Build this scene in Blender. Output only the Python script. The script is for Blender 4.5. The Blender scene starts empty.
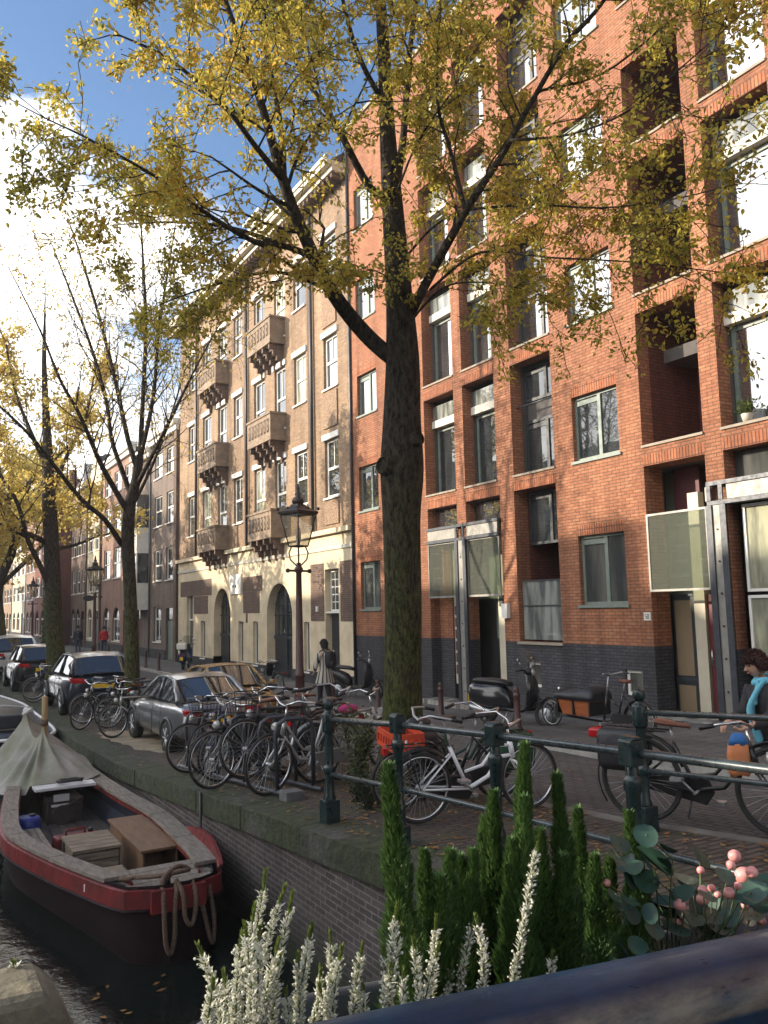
import bpy, math, random
import numpy as np
from mathutils import Vector, Matrix
R = math.radians
rnd = random.Random(7)
sc = bpy.context.scene
COL = sc.collection

# ------------------------------------------------------------------ scene tree
def tag(o, label=None, cat=None, group=None, kind=None):
    if label: o['label'] = label
    if cat: o['category'] = cat
    if group: o['group'] = group
    if kind: o['kind'] = kind
    return o

def thing(name, label, cat, loc=(0, 0, 0), rz=0.0, group=None, tilt=0.0):
    o = bpy.data.objects.new(name, None)
    o.empty_display_size = 0.2
    COL.objects.link(o)
    o.location = loc
    o.rotation_euler = (tilt, 0, rz)
    return tag(o, label, cat, group)

def kids(o):
    return list(o.children)

def copy_tree(o, parent=None, children=None):
    c = o.copy()
    COL.objects.link(c)
    if parent is not None:
        c.parent = parent
    for ch in kids(o):
        copy_tree(ch, c)
    return c

# ------------------------------------------------------------------ mesh buffer
class MB:
    def __init__(s):
        s.v = []; s.f = []; s.m = []; s.s = []; s.uvq = {}
    def add(s, vs, fs, mi=0, smooth=False):
        b = len(s.v)
        s.v.extend(tuple(map(float, q)) for q in vs)
        for f in fs:
            s.f.append(tuple(b + i for i in f)); s.m.append(mi); s.s.append(smooth)
        return b
    def quad(s, a, b, c, d, mi=0):
        s.add([a, b, c, d], [(0, 1, 2, 3)], mi)
    def box(s, x0, x1, y0, y1, z0, z1, mi=0):
        s.add([(x0, y0, z0), (x1, y0, z0), (x1, y1, z0), (x0, y1, z0), (x0, y0, z1), (x1, y0, z1), (x1, y1, z1), (x0, y1, z1)],
              [(0, 3, 2, 1), (4, 5, 6, 7), (0, 1, 5, 4), (1, 2, 6, 5), (2, 3, 7, 6), (3, 0, 4, 7)], mi)
        return s
    def obox(s, c, ax, ay, az, mi=0):
        c = Vector(c); ax = Vector(ax); ay = Vector(ay); az = Vector(az)
        P = [c + i * ax + j * ay + k * az for k in (-1, 1) for i, j in ((-1, -1), (1, -1), (1, 1), (-1, 1))]
        s.add(P, [(0, 3, 2, 1), (4, 5, 6, 7), (0, 1, 5, 4), (1, 2, 6, 5), (2, 3, 7, 6), (3, 0, 4, 7)], mi)
        return s
    def rings(s, rings, mi=0, smooth=True, caps=True, closed=False):
        n = len(rings[0]); b = len(s.v)
        for r in rings: s.v.extend(tuple(map(float, q)) for q in r)
        k = len(rings)
        for i in range(k if closed else k - 1):
            j = (i + 1) % k
            for a in range(n):
                c = (a + 1) % n
                s.f.append((b + i * n + a, b + i * n + c, b + j * n + c, b + j * n + a)); s.m.append(mi); s.s.append(smooth)
        if caps and not closed:
            s.f.append(tuple(b + a for a in range(n))[::-1]); s.m.append(mi); s.s.append(False)
            s.f.append(tuple(b + (k - 1) * n + a for a in range(n))); s.m.append(mi); s.s.append(False)
        return s
    def tube(s, pts, r, n=8, mi=0, caps=True, closed=False, smooth=True, flat=1.0):
        P = [Vector(p) for p in pts]; k = len(P)
        r = [float(q) for q in r] if hasattr(r, '__len__') else [float(r)] * k
        T = []
        for i in range(k):
            a = P[(i - 1) % k] if (closed or i > 0) else P[i]
            c = P[(i + 1) % k] if (closed or i < k - 1) else P[i]
            t = c - a
            T.append(t.normalized() if t.length > 1e-9 else Vector((0, 0, 1)))
        u = T[0].orthogonal().normalized(); R_ = []
        for i in range(k):
            u = u - T[i] * u.dot(T[i])
            u = u.normalized() if u.length > 1e-6 else T[i].orthogonal().normalized()
            w = T[i].cross(u)
            R_.append([P[i] + r[i] * (math.cos(2 * math.pi * a / n) * u + flat * math.sin(2 * math.pi * a / n) * w) for a in range(n)])
        return s.rings(R_, mi, smooth, caps, closed)
    def lathe(s, prof, c=(0, 0, 0), n=16, mi=0, smooth=True, axis='z', caps=True):
        R_ = []
        for (r, h) in prof:
            ring = []
            for a in range(n):
                q = 2 * math.pi * a / n; x, y = r * math.cos(q), r * math.sin(q)
                if axis == 'z': ring.append((c[0] + x, c[1] + y, c[2] + h))
                elif axis == 'y': ring.append((c[0] + y, c[1] + h, c[2] + x))
                else: ring.append((c[0] + h, c[1] + x, c[2] + y))
            R_.append(ring)
        return s.rings(R_, mi, smooth, caps)
    def prism(s, poly, axis, a, b, mi=0):
        # polygon in the two other axes (order xyz) extruded from a to b
        def P(q, h):
            if axis == 'x': return (h, q[0], q[1])
            if axis == 'y': return (q[0], h, q[1])
            return (q[0], q[1], h)
        n = len(poly)
        vs = [P(q, a) for q in poly] + [P(q, b) for q in poly]
        fs = [tuple(range(n))[::-1], tuple(range(n, 2 * n))] + [(i, (i + 1) % n, n + (i + 1) % n, n + i) for i in range(n)]
        s.add(vs, fs, mi)
        return s
    def ball(s, c, r, n=10, m=7, mi=0, sx=1, sy=1, sz=1):
        R_ = []
        for i in range(m + 1):
            t = math.pi * (0.02 + 0.96 * i / m)
            R_.append([(c[0] + sx * r * math.sin(t) * math.cos(2 * math.pi * a / n), c[1] + sy * r * math.sin(t) * math.sin(2 * math.pi * a / n), c[2] - sz * r * math.cos(t)) for a in range(n)])
        return s.rings(R_, mi)
    def torus(s, c, R0, r, axis='y', n=32, k=6, mi=0):
        pts = []
        for a in range(n):
            q = 2 * math.pi * a / n; x, y = R0 * math.cos(q), R0 * math.sin(q)
            pts.append((c[0] + x, c[1], c[2] + y) if axis == 'y' else ((c[0], c[1] + x, c[2] + y) if axis == 'x' else (c[0] + x, c[1] + y, c[2])))
        return s.tube(pts, r, k, mi, closed=True)
    def build(s, name, mat, parent=None, off=None, label=None, bevel=0.0, seg=2, subsurf=0, merge=False):
        me = bpy.data.meshes.new(name)
        if off is not None: V = [(a - off[0], b - off[1], c - off[2]) for a, b, c in s.v]
        else: V = s.v
        me.from_pydata(V, [], s.f)
        for m in (mat if isinstance(mat, (list, tuple)) else [mat]): me.materials.append(m)
        me.polygons.foreach_set('material_index', s.m)
        me.polygons.foreach_set('use_smooth', s.s)
        uv = me.uv_layers.new(name='UVMap')
        nl = len(me.loops)
        if nl:
            va = np.array(s.v, dtype=np.float32)
            li = np.empty(nl, np.int32); me.loops.foreach_get('vertex_index', li)
            npoly = len(me.polygons)
            nor = np.empty(npoly * 3, np.float32); me.polygons.foreach_get('normal', nor); nor = np.abs(nor.reshape(-1, 3))
            tot = np.empty(npoly, np.int32); me.polygons.foreach_get('loop_total', tot)
            ax = np.argmax(nor * np.array([1.02, 1.01, 1.0]), 1); ax = np.repeat(ax, tot)
            p = va[li]
            U = np.where((ax == 0)[:, None], p[:, [1, 2]], np.where((ax == 1)[:, None], p[:, [0, 2]], p[:, [0, 1]]))
            uv.data.foreach_set('uv', U.astype(np.float32).ravel())
        me.update()
        o = bpy.data.objects.new(name, me)
        COL.objects.link(o)
        if parent is not None: o.parent = parent
        if label: o['label'] = label
        if bevel:
            b = o.modifiers.new('Bevel', 'BEVEL'); b.width = bevel; b.segments = seg; b.limit_method = 'ANGLE'
        if subsurf:
            b = o.modifiers.new('Subd', 'SUBSURF'); b.levels = subsurf; b.render_levels = subsurf
        return o

# ------------------------------------------------------------------ materials
MATS = {}
def _new(name):
    m = bpy.data.materials.new(name); m.use_nodes = True
    nt = m.node_tree; nt.nodes.clear()
    out = nt.nodes.new('ShaderNodeOutputMaterial'); p = nt.nodes.new('ShaderNodeBsdfPrincipled')
    nt.links.new(p.outputs[0], out.inputs[0])
    return m, nt, p, out
def rgb(c): return (c[0], c[1], c[2], 1.0)
def noise(nt, scale, detail=4, rough=0.55, co='Object', stretch=None):
    tc = nt.nodes.new('ShaderNodeTexCoord'); n = nt.nodes.new('ShaderNodeTexNoise')
    n.inputs['Scale'].default_value = scale; n.inputs['Detail'].default_value = detail; n.inputs['Roughness'].default_value = rough
    src = tc.outputs[co]
    if stretch:
        mp = nt.nodes.new('ShaderNodeMapping'); mp.inputs['Scale'].default_value = stretch
        nt.links.new(src, mp.inputs[0]); src = mp.outputs[0]
    nt.links.new(src, n.inputs['Vector'])
    return n
def ramp(nt, src, stops):
    r = nt.nodes.new('ShaderNodeValToRGB'); e = r.color_ramp.elements
    e[0].position, e[0].color = stops[0][0], rgb(stops[0][1]) if hasattr(stops[0][1], '__len__') else rgb((stops[0][1],) * 3)
    e[1].position, e[1].color = stops[-1][0], rgb(stops[-1][1]) if hasattr(stops[-1][1], '__len__') else rgb((stops[-1][1],) * 3)
    for p, c in stops[1:-1]:
        q = e.new(p); q.color = rgb(c) if hasattr(c, '__len__') else rgb((c,) * 3)
    nt.links.new(src, r.inputs[0])
    return r
def mix(nt, fac, a, b, mode='MIX'):
    m = nt.nodes.new('ShaderNodeMix'); m.data_type = 'RGBA'; m.blend_type = mode
    for sock, val in ((m.inputs[0], fac), (m.inputs[6], a), (m.inputs[7], b)):
        if hasattr(val, 'is_linked') or isinstance(val, bpy.types.NodeSocket): nt.links.new(val, sock)
        elif hasattr(val, '__len__'): sock.default_value = rgb(val)
        else: sock.default_value = val
    return m.outputs[2]
def bump(nt, p, h, strength=0.3, dist=0.02):
    b = nt.nodes.new('ShaderNodeBump'); b.inputs['Strength'].default_value = strength; b.inputs['Distance'].default_value = dist
    nt.links.new(h, b.inputs['Height']); nt.links.new(b.outputs[0], p.inputs['Normal'])
    return b
def mat(name, c, rough=0.6, metal=0.0, var=0.25, scale=6.0, c2=None, bmp=0.0, bdist=0.01, spec=0.5, coat=0.0, stretch=None, rv=0.0, co='Object', island=False):
    if name in MATS: return MATS[name]
    m, nt, p, out = _new(name)
    d = tuple(max(0, x * (1 - var)) for x in c) if c2 is None else c2
    l = tuple(min(1, x * (1 + var * 0.6)) for x in c) if c2 is None else c
    n = noise(nt, scale, 5, 0.6, co, stretch)
    col = ramp(nt, n.outputs[0], [(0.32, d), (0.68, l)]).outputs[0]
    if island:
        g = nt.nodes.new('ShaderNodeNewGeometry')
        k = ramp(nt, g.outputs['Random Per Island'], [(0.0, 0.55), (1.0, 1.25)]).outputs[0]
        col = mix(nt, 1.0, col, k, 'MULTIPLY')
    nt.links.new(col, p.inputs['Base Color'])
    p.inputs['Roughness'].default_value = rough; p.inputs['Metallic'].default_value = metal
    p.inputs['Specular IOR Level'].default_value = spec
    if coat: p.inputs['Coat Weight'].default_value = coat; p.inputs['Coat Roughness'].default_value = 0.06
    if rv:
        n2 = noise(nt, scale * 2.3, 3)
        nt.links.new(ramp(nt, n2.outputs[0], [(0.3, max(0.02, rough - rv)), (0.7, min(1, rough + rv))]).outputs[0], p.inputs['Roughness'])
    if bmp: bump(nt, p, n.outputs[0], bmp, bdist)
    MATS[name] = m
    return m
def brick(name, c1, c2, mortar, w=0.215, h=0.065, ms=0.009, rough=0.85, bmp=0.6, rot=False, stain=0.35, freq=2, offs=0.5, stain_c=(0.05, 0.045, 0.04), sscale=0.6, moss=None, bd=0.012, tide=None):
    m, nt, p, out = _new(name)
    uvn = nt.nodes.new('ShaderNodeTexCoord')
    src = uvn.outputs['UV']
    if rot:
        mp = nt.nodes.new('ShaderNodeMapping'); mp.inputs['Rotation'].default_value = (0, 0, math.pi / 2)
        nt.links.new(src, mp.inputs[0]); src = mp.outputs[0]
    b = nt.nodes.new('ShaderNodeTexBrick')
    b.offset = offs; b.offset_frequency = freq
    b.inputs['Scale'].default_value = 1; b.inputs['Brick Width'].default_value = w; b.inputs['Row Height'].default_value = h
    b.inputs['Mortar Size'].default_value = ms; b.inputs['Mortar Smooth'].default_value = 0.2; b.inputs['Bias'].default_value = 0
    b.inputs['Color1'].default_value = rgb(c1); b.inputs['Color2'].default_value = rgb(c2); b.inputs['Mortar'].default_value = rgb(mortar)
    nt.links.new(src, b.inputs['Vector'])
    n = noise(nt, sscale, 6, 0.65, 'UV')
    n2 = noise(nt, 14, 3, 0.6, 'UV')
    col = mix(nt, ramp(nt, n.outputs[0], [(0.42, 0.0), (0.78, stain)]).outputs[0], b.outputs[0], stain_c)
    col = mix(nt, 1.0, col, ramp(nt, n2.outputs[0], [(0.25, 0.72), (0.75, 1.18)]).outputs[0], 'MULTIPLY')
    ns = noise(nt, 2.2, 5, 0.6, 'UV', (1.0, 0.07, 1)); nl = noise(nt, 0.23, 4, 0.6, 'UV')
    col = mix(nt, 1.0, col, ramp(nt, ns.outputs[0], [(0.36, 0.74), (0.56, 1.04)]).outputs[0], 'MULTIPLY')
    col = mix(nt, 1.0, col, ramp(nt, nl.outputs[0], [(0.35, (0.80, 0.78, 0.78)), (0.65, (1.12, 1.1, 1.06))]).outputs[0], 'MULTIPLY')
    if tide:
        sx = nt.nodes.new('ShaderNodeSeparateXYZ'); nt.links.new(uvn.outputs['UV'], sx.inputs[0]); av = nt.nodes.new('ShaderNodeMath'); av.operation = 'MULTIPLY_ADD'; av.inputs[1].default_value = .7; nt.links.new(n.outputs[0], av.inputs[0]); nt.links.new(sx.outputs['Y'], av.inputs[2])
        tr_ = nt.nodes.new('ShaderNodeMapRange'); tr_.inputs[1].default_value = tide[0] + .35; tr_.inputs[2].default_value = tide[1] + .35; tr_.inputs[3].default_value = .95; tr_.inputs[4].default_value = 0; nt.links.new(av.outputs[0], tr_.inputs[0]); col = mix(nt, tr_.outputs[0], col, (.014, .018, .009))
    if moss:
        n3 = noise(nt, 1.7, 6, 0.7, 'UV')
        col = mix(nt, ramp(nt, n3.outputs[0], [(moss[1], 0.0), (moss[2], 0.9)]).outputs[0], col, moss[0])
    nt.links.new(col, p.inputs['Base Color'])
    p.inputs['Roughness'].default_value = rough; p.inputs['Specular IOR Level'].default_value = 0.3
    inv = nt.nodes.new('ShaderNodeMath'); inv.operation = 'SUBTRACT'; inv.inputs[0].default_value = 1.0
    nt.links.new(b.outputs['Fac'], inv.inputs[1])
    ad = nt.nodes.new('ShaderNodeMath'); ad.operation = 'MULTIPLY_ADD'; ad.inputs[1].default_value = 0.35
    nt.links.new(n2.outputs[0], ad.inputs[0]); nt.links.new(inv.outputs[0], ad.inputs[2])
    bump(nt, p, ad.outputs[0], bmp, bd)
    MATS[name] = m
    return m
def pane(name, c, ior=1.9, rough=0.02, wob=0.04, c2=None, sscale=1.2):
    m, nt, p, out = _new(name)
    n = noise(nt, sscale, 3, 0.5, 'Object', (1, 3, 0.6))
    nt.links.new(ramp(nt, n.outputs[0], [(0.4, c), (0.62, c2 or tuple(x * 1.8 for x in c))]).outputs[0], p.inputs['Base Color'])
    p.inputs['Roughness'].default_value = rough; p.inputs['IOR'].default_value = ior
    n2 = noise(nt, 1.5, 2, 0.5)
    bump(nt, p, n2.outputs[0], wob, 0.05)
    MATS[name] = m
    return m
def clear_glass(name, tint, refl=0.25, haze=0.0, hazec=(0.5, 0.52, 0.45)):
    m, nt, p, out = _new(name)
    nt.nodes.remove(p)
    t = nt.nodes.new('ShaderNodeBsdfTransparent'); t.inputs[0].default_value = rgb(tint)
    g = nt.nodes.new('ShaderNodeBsdfGlossy'); g.inputs['Roughness'].default_value = 0.03
    d = nt.nodes.new('ShaderNodeBsdfDiffuse'); d.inputs[0].default_value = rgb(hazec)
    mx = nt.nodes.new('ShaderNodeMixShader'); mx.inputs[0].default_value = haze
    nt.links.new(t.outputs[0], mx.inputs[1]); nt.links.new(d.outputs[0], mx.inputs[2])
    lw = nt.nodes.new('ShaderNodeLayerWeight'); lw.inputs[0].default_value = .5; pw = nt.nodes.new('ShaderNodeMath'); pw.operation = 'POWER'; pw.inputs[1].default_value = 4.0; nt.links.new(lw.outputs['Facing'], pw.inputs[0]); fr = nt.nodes.new('ShaderNodeMath'); fr.operation = 'MULTIPLY_ADD'; fr.inputs[1].default_value = .7; fr.inputs[2].default_value = refl * .35; nt.links.new(pw.outputs[0], fr.inputs[0])
    m2 = nt.nodes.new('ShaderNodeMixShader')
    nt.links.new(fr.outputs[0], m2.inputs[0]); nt.links.new(mx.outputs[0], m2.inputs[1]); nt.links.new(g.outputs[0], m2.inputs[2])
    nt.links.new(m2.outputs[0], out.inputs[0])
    MATS[name] = m
    return m
def leafmat(name, stops, trans=0.5, rough=0.6):
    m, nt, p, out = _new(name)
    g = nt.nodes.new('ShaderNodeNewGeometry')
    n = noise(nt, 0.55, 3, 0.6)
    ad = nt.nodes.new('ShaderNodeMath'); ad.operation = 'MULTIPLY_ADD'; ad.inputs[1].default_value = 0.55
    sb = nt.nodes.new('ShaderNodeMath'); sb.operation = 'MULTIPLY_ADD'; sb.inputs[1].default_value = 1.1; sb.inputs[2].default_value = -0.33
    nt.links.new(n.outputs[0], sb.inputs[0])
    nt.links.new(g.outputs['Random Per Island'], ad.inputs[0]); nt.links.new(sb.outputs[0], ad.inputs[2])
    c = ramp(nt, ad.outputs[0], stops).outputs[0]
    nt.links.new(c, p.inputs['Base Color']); p.inputs['Roughness'].default_value = rough
    p.inputs['Specular IOR Level'].default_value = 0.25
    t = nt.nodes.new('ShaderNodeBsdfTranslucent'); nt.links.new(c, t.inputs[0])
    mx = nt.nodes.new('ShaderNodeMixShader'); mx.inputs[0].default_value = trans
    nt.links.new(p.outputs[0], mx.inputs[1]); nt.links.new(t.outputs[0], mx.inputs[2]); nt.links.new(mx.outputs[0], out.inputs[0])
    MATS[name] = m
    return m

M = {}
M['brick_orange'] = brick('orange brick', (0.41, 0.18, 0.095), (0.30, 0.12, 0.063), (0.16, 0.09, 0.058), stain=0.38, stain_c=(0.2, 0.07, 0.04), bmp=0.65)
M['brick_orange_soldier'] = brick('orange soldier brick', (0.42, 0.165, 0.082), (0.32, 0.115, 0.056), (0.12, 0.06, 0.04), rot=True, w=0.215, h=0.068, offs=0.0, stain=0.15, stain_c=(0.2, 0.07, 0.04), bmp=1.0)
M['brick_dark'] = brick('dark grey base brick', (0.075, 0.075, 0.085), (0.05, 0.05, 0.058), (0.03, 0.03, 0.033), stain=0.3, bmp=0.7)
M['brick_beige'] = brick('brown beige brick', (0.40, 0.275, 0.17), (0.27, 0.18, 0.115), (0.22, 0.165, 0.12), stain=0.4, stain_c=(0.14, 0.09, 0.065), bmp=0.6)
M['brick_brown'] = brick('dark brown brick', (0.17, 0.105, 0.075), (0.11, 0.07, 0.055), (0.2, 0.16, 0.13), stain=0.3, bmp=0.5)
M['brick_red'] = brick('old red brick', (0.26, 0.085, 0.06), (0.19, 0.06, 0.045), (0.14, 0.09, 0.07), stain=0.3, bmp=0.4)
M['brick_grey'] = brick('grey brown brick', (0.24, 0.185, 0.15), (0.17, 0.13, 0.11), (0.2, 0.17, 0.15), stain=0.3, bmp=0.4)
M['brick_pink'] = brick('pale pink brick', (0.36, 0.215, 0.16), (0.29, 0.165, 0.125), (0.28, 0.2, 0.16), stain=0.3, bmp=0.4)
M['plaster_cream'] = mat('cream render', (0.5, 0.43, 0.31), 0.9, var=0.2, scale=1.2)
M['stone_beige'] = mat('beige sandstone', (0.60, 0.50, 0.34), 0.88, var=0.22, scale=1.6, bmp=0.15)
M['stone_relief'] = mat('carved brick relief', (0.3, 0.2, 0.13), 0.9, scale=16, var=0.5, bmp=1.0, bdist=0.05)
M['stone_brown'] = mat('weathered brown stone', (0.25, 0.185, 0.13), 0.9, var=0.35, scale=4, bmp=0.2)
M['stone_pale'] = mat('pale stone', (0.5, 0.46, 0.38), 0.8, var=0.18, scale=4)
M['white'] = mat('white paint', (0.72, 0.7, 0.64), 0.5, var=0.1, scale=3)
M['cream'] = mat('cream paint', (0.52, 0.47, 0.36), 0.55, var=0.12, scale=3)
M['concrete'] = mat('pale concrete', (0.6, 0.57, 0.48), 0.8, var=0.15, scale=5)
M['frame_green'] = mat('grey green window frame', (0.16, 0.2, 0.17), 0.5, var=0.2, scale=8)
M['frame_dark'] = mat('dark frame', (0.03, 0.035, 0.04), 0.45, var=0.2)
M['door_dark'] = mat('near black door', (0.022, 0.026, 0.03), 0.4, var=0.3, scale=5)
M['door_red'] = mat('dark red door', (0.11, 0.014, 0.016), 0.45, var=0.25)
M['panel_red'] = mat('dark red cladding', (0.1, 0.022, 0.026), 0.6, var=0.25)
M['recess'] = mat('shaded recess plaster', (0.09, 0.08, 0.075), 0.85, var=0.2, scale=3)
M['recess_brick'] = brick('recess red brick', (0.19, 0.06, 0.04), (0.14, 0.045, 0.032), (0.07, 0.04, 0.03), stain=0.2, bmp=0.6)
M['steel'] = mat('galvanised steel', (0.055, 0.06, 0.07), 0.45, 0.3, var=0.25, scale=6, rv=0.12)
M['steel_pale'] = mat('pale steel plate', (0.25, 0.24, 0.215), 0.5, 0.25, var=0.25, scale=4, rv=0.1)
M['sill'] = mat('sill stone', (0.29, 0.245, 0.19), 0.8, var=0.2, scale=6)
M['blind'] = mat('brown blind', (0.22, 0.16, 0.095), 0.8, var=0.1, stretch=(1, 18, 1))
M['frost'] = mat('frosted glass', (0.26, 0.3, 0.24), 0.25, var=0.18, scale=2)
M['curtain'] = mat('cream curtain', (0.5, 0.5, 0.3), 0.8, var=0.35, scale=1.3, stretch=(1, 5, 0.3))
M['pane'] = pane('window glass', (0.02, 0.024, 0.026))
M['pane_sky'] = pane('bright mirror window glass', (0.03, 0.033, 0.036), ior=4.0)
M['pane_dim'] = pane('dull window glass', (0.04, 0.045, 0.045), ior=1.75, c2=(0.12, 0.115, 0.1), sscale=.8)
M['pane_curtain'] = pane('curtained window glass', (0.2, 0.2, 0.15), ior=1.6, c2=(0.4, 0.4, 0.28), sscale=2.0)
M['glass_screen'] = clear_glass('entrance glass', (0.72, 0.76, 0.68), 0.25, 0.10)
M['glass_balus'] = pane('milky balustrade glass', (0.09, 0.1, 0.095), ior=1.7, c2=(0.26, 0.27, 0.24), sscale=1.6)
M['glass_lamp'] = clear_glass('lantern glass', (0.85, 0.84, 0.78), 0.2, 0.18, (0.6, 0.55, 0.45))
M['glass_car'] = pane('car glass', (0.012, 0.014, 0.017), ior=2.1, wob=0.0)
M['roof_tile'] = mat('dark roof tiles', (0.06, 0.05, 0.05), 0.8, var=0.3, scale=9, bmp=0.4, stretch=(1, 1, 4))
M['gutter'] = mat('zinc gutter', (0.2, 0.2, 0.2), 0.5, 0.3, var=0.3)
M['iron_green'] = mat('dark green cast iron paint', (0.008, 0.022, 0.022), 0.34, var=0.4, scale=12, bmp=0.1, rv=0.12)
M['rail_metal'] = mat('worn rail paint', (0.05, 0.065, 0.07), 0.3, 0.3, var=0.45, scale=7, rv=0.1)
M['iron_brown'] = mat('red brown iron paint', (0.06, 0.025, 0.022), 0.5, var=0.35, scale=9, rv=0.12)
M['lamp_iron'] = mat('dark lamp iron', (0.035, 0.024, 0.02), 0.5, var=0.35, scale=9)
M['black'] = mat('black plastic', (0.012, 0.012, 0.013), 0.42, var=0.3, scale=10)
M['black_gloss'] = mat('gloss black paint', (0.01, 0.01, 0.012), 0.22, var=0.2, coat=0.4)
M['rubber'] = mat('tyre rubber', (0.018, 0.018, 0.018), 0.8, var=0.3, scale=20)
M['chrome'] = mat('bright metal', (0.55, 0.55, 0.55), 0.25, 0.9, var=0.15)
M['alu'] = mat('dull aluminium', (0.42, 0.43, 0.44), 0.4, 0.7, var=0.2, scale=12)
M['white_bike'] = mat('white bicycle paint', (0.72, 0.73, 0.74), 0.3, var=0.08)
M['silver_paint'] = mat('silver bicycle paint', (0.42, 0.42, 0.41), 0.35, 0.4, var=0.1)
M['green_paint'] = mat('dark green bicycle paint', (0.01, 0.05, 0.035), 0.35, var=0.2)
M['blue_paint'] = mat('dark blue bicycle paint', (0.015, 0.03, 0.08), 0.35, var=0.2)
M['leather'] = mat('brown leather', (0.15, 0.055, 0.03), 0.45, var=0.35, scale=14)
M['red_plastic'] = mat('orange red plastic crate', (0.55, 0.06, 0.02), 0.5, var=0.15)
M['lens_red'] = mat('red lamp lens', (0.4, 0.012, 0.015), 0.2, var=0.1)
M['lens_clear'] = mat('clear lamp lens', (0.5, 0.5, 0.48), 0.12, 0.3, var=0.1)
M['magenta'] = mat('magenta fabric', (0.4, 0.02, 0.14), 0.7, var=0.3, scale=14)
M['box_orange'] = mat('orange brown plywood', (0.3, 0.085, 0.025), 0.5, var=0.3, scale=3, stretch=(0.6, 4, 6))
M['tarp_black'] = mat('black tarpaulin', (0.015, 0.016, 0.02), 0.5, var=0.3, scale=4, bmp=0.4, bdist=0.04)
M['yellow_plate'] = mat('yellow plate', (0.7, 0.45, 0.02), 0.5, var=0.05)
M['green_cloth'] = mat('green cloth', (0.02, 0.07, 0.04), .9, var=.3)
M['concrete_dark'] = mat('dark concrete', (0.12, 0.12, 0.12), .9, var=.3, scale=8)
M['rug_brown'] = mat('brown cover', (0.12, 0.05, 0.03), .8, var=.3)
SUN_AZ, SUN_EL, SUN, SKY, EXPO, OPP_H, HAZE = -57.0, 17.0, 5.0, 0.145, 0.78, 10.4, 0.0009
CLOUD_OFF = (0.3, 0.7, 0.1)
# ------------------------------------------------------------------ ground height of the quay
GZ = [(-40, -1.45), (-5, -1.45), (0, -1.55), (3, -1.68), (5.35, -1.79), (6.75, -1.89), (10.3, -2.14), (14.2, -2.42), (17, -2.5), (2000, -2.5)]
def gz(y): return float(np.interp(y, [a for a, b in GZ], [b for a, b in GZ]))
WATER = -3.2

# ------------------------------------------------------------------ facade helpers (facade plane x = const, outside is -x)
def wall_plane(mb, x, y0, y1, z0, z1, ops, mi=0, mr=0):
    ys = sorted({y0, y1} | {min(max(v, y0), y1) for o in ops for v in o[:2]})
    zs = sorted({z0, z1} | {min(max(v, z0), z1) for o in ops for v in o[2:4]})
    for a, b in zip(ys, ys[1:]):
        if b - a < 1e-5: continue
        run = None
        for c, d in zip(zs, zs[1:]):
            cy, cz = (a + b) / 2, (c + d) / 2
            hole = any(o[0] < cy < o[1] and o[2] < cz < o[3] for o in ops)
            if not hole:
                mb.quad((x, b, c), (x, a, c), (x, a, d), (x, b, d), mi)
    for o in ops:
        ya, yb, za, zb, dep = o[:5]
        X = x + dep
        mb.quad((x, yb, za), (x, yb, zb), (X, yb, zb), (X, yb, za), mr)
        mb.quad((x, ya, za), (X, ya, za), (X, ya, zb), (x, ya, zb), mr)
        if zb < z1 - 1e-6: mb.quad((x, ya, zb), (X, ya, zb), (X, yb, zb), (x, yb, zb), mr)
        if za > z0 + 1e-6: mb.quad((x, ya, za), (x, yb, za), (X, yb, za), (X, ya, za), mr)

def shell(mb, x0, x1, y0, y1, z0, z1, mi=0, roof=True):
    # back, two sides and lid of a building behind a facade at x0
    mb.quad((x1, y0, z0), (x1, y1, z0), (x1, y1, z1), (x1, y0, z1), mi)
    mb.quad((x0, y0, z0), (x1, y0, z0), (x1, y0, z1), (x0, y0, z1), mi)
    mb.quad((x0, y1, z0), (x0, y1, z1), (x1, y1, z1), (x1, y1, z0), mi)
    if roof: mb.quad((x0, y0, z1), (x1, y0, z1), (x1, y1, z1), (x0, y1, z1), mi)

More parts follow.
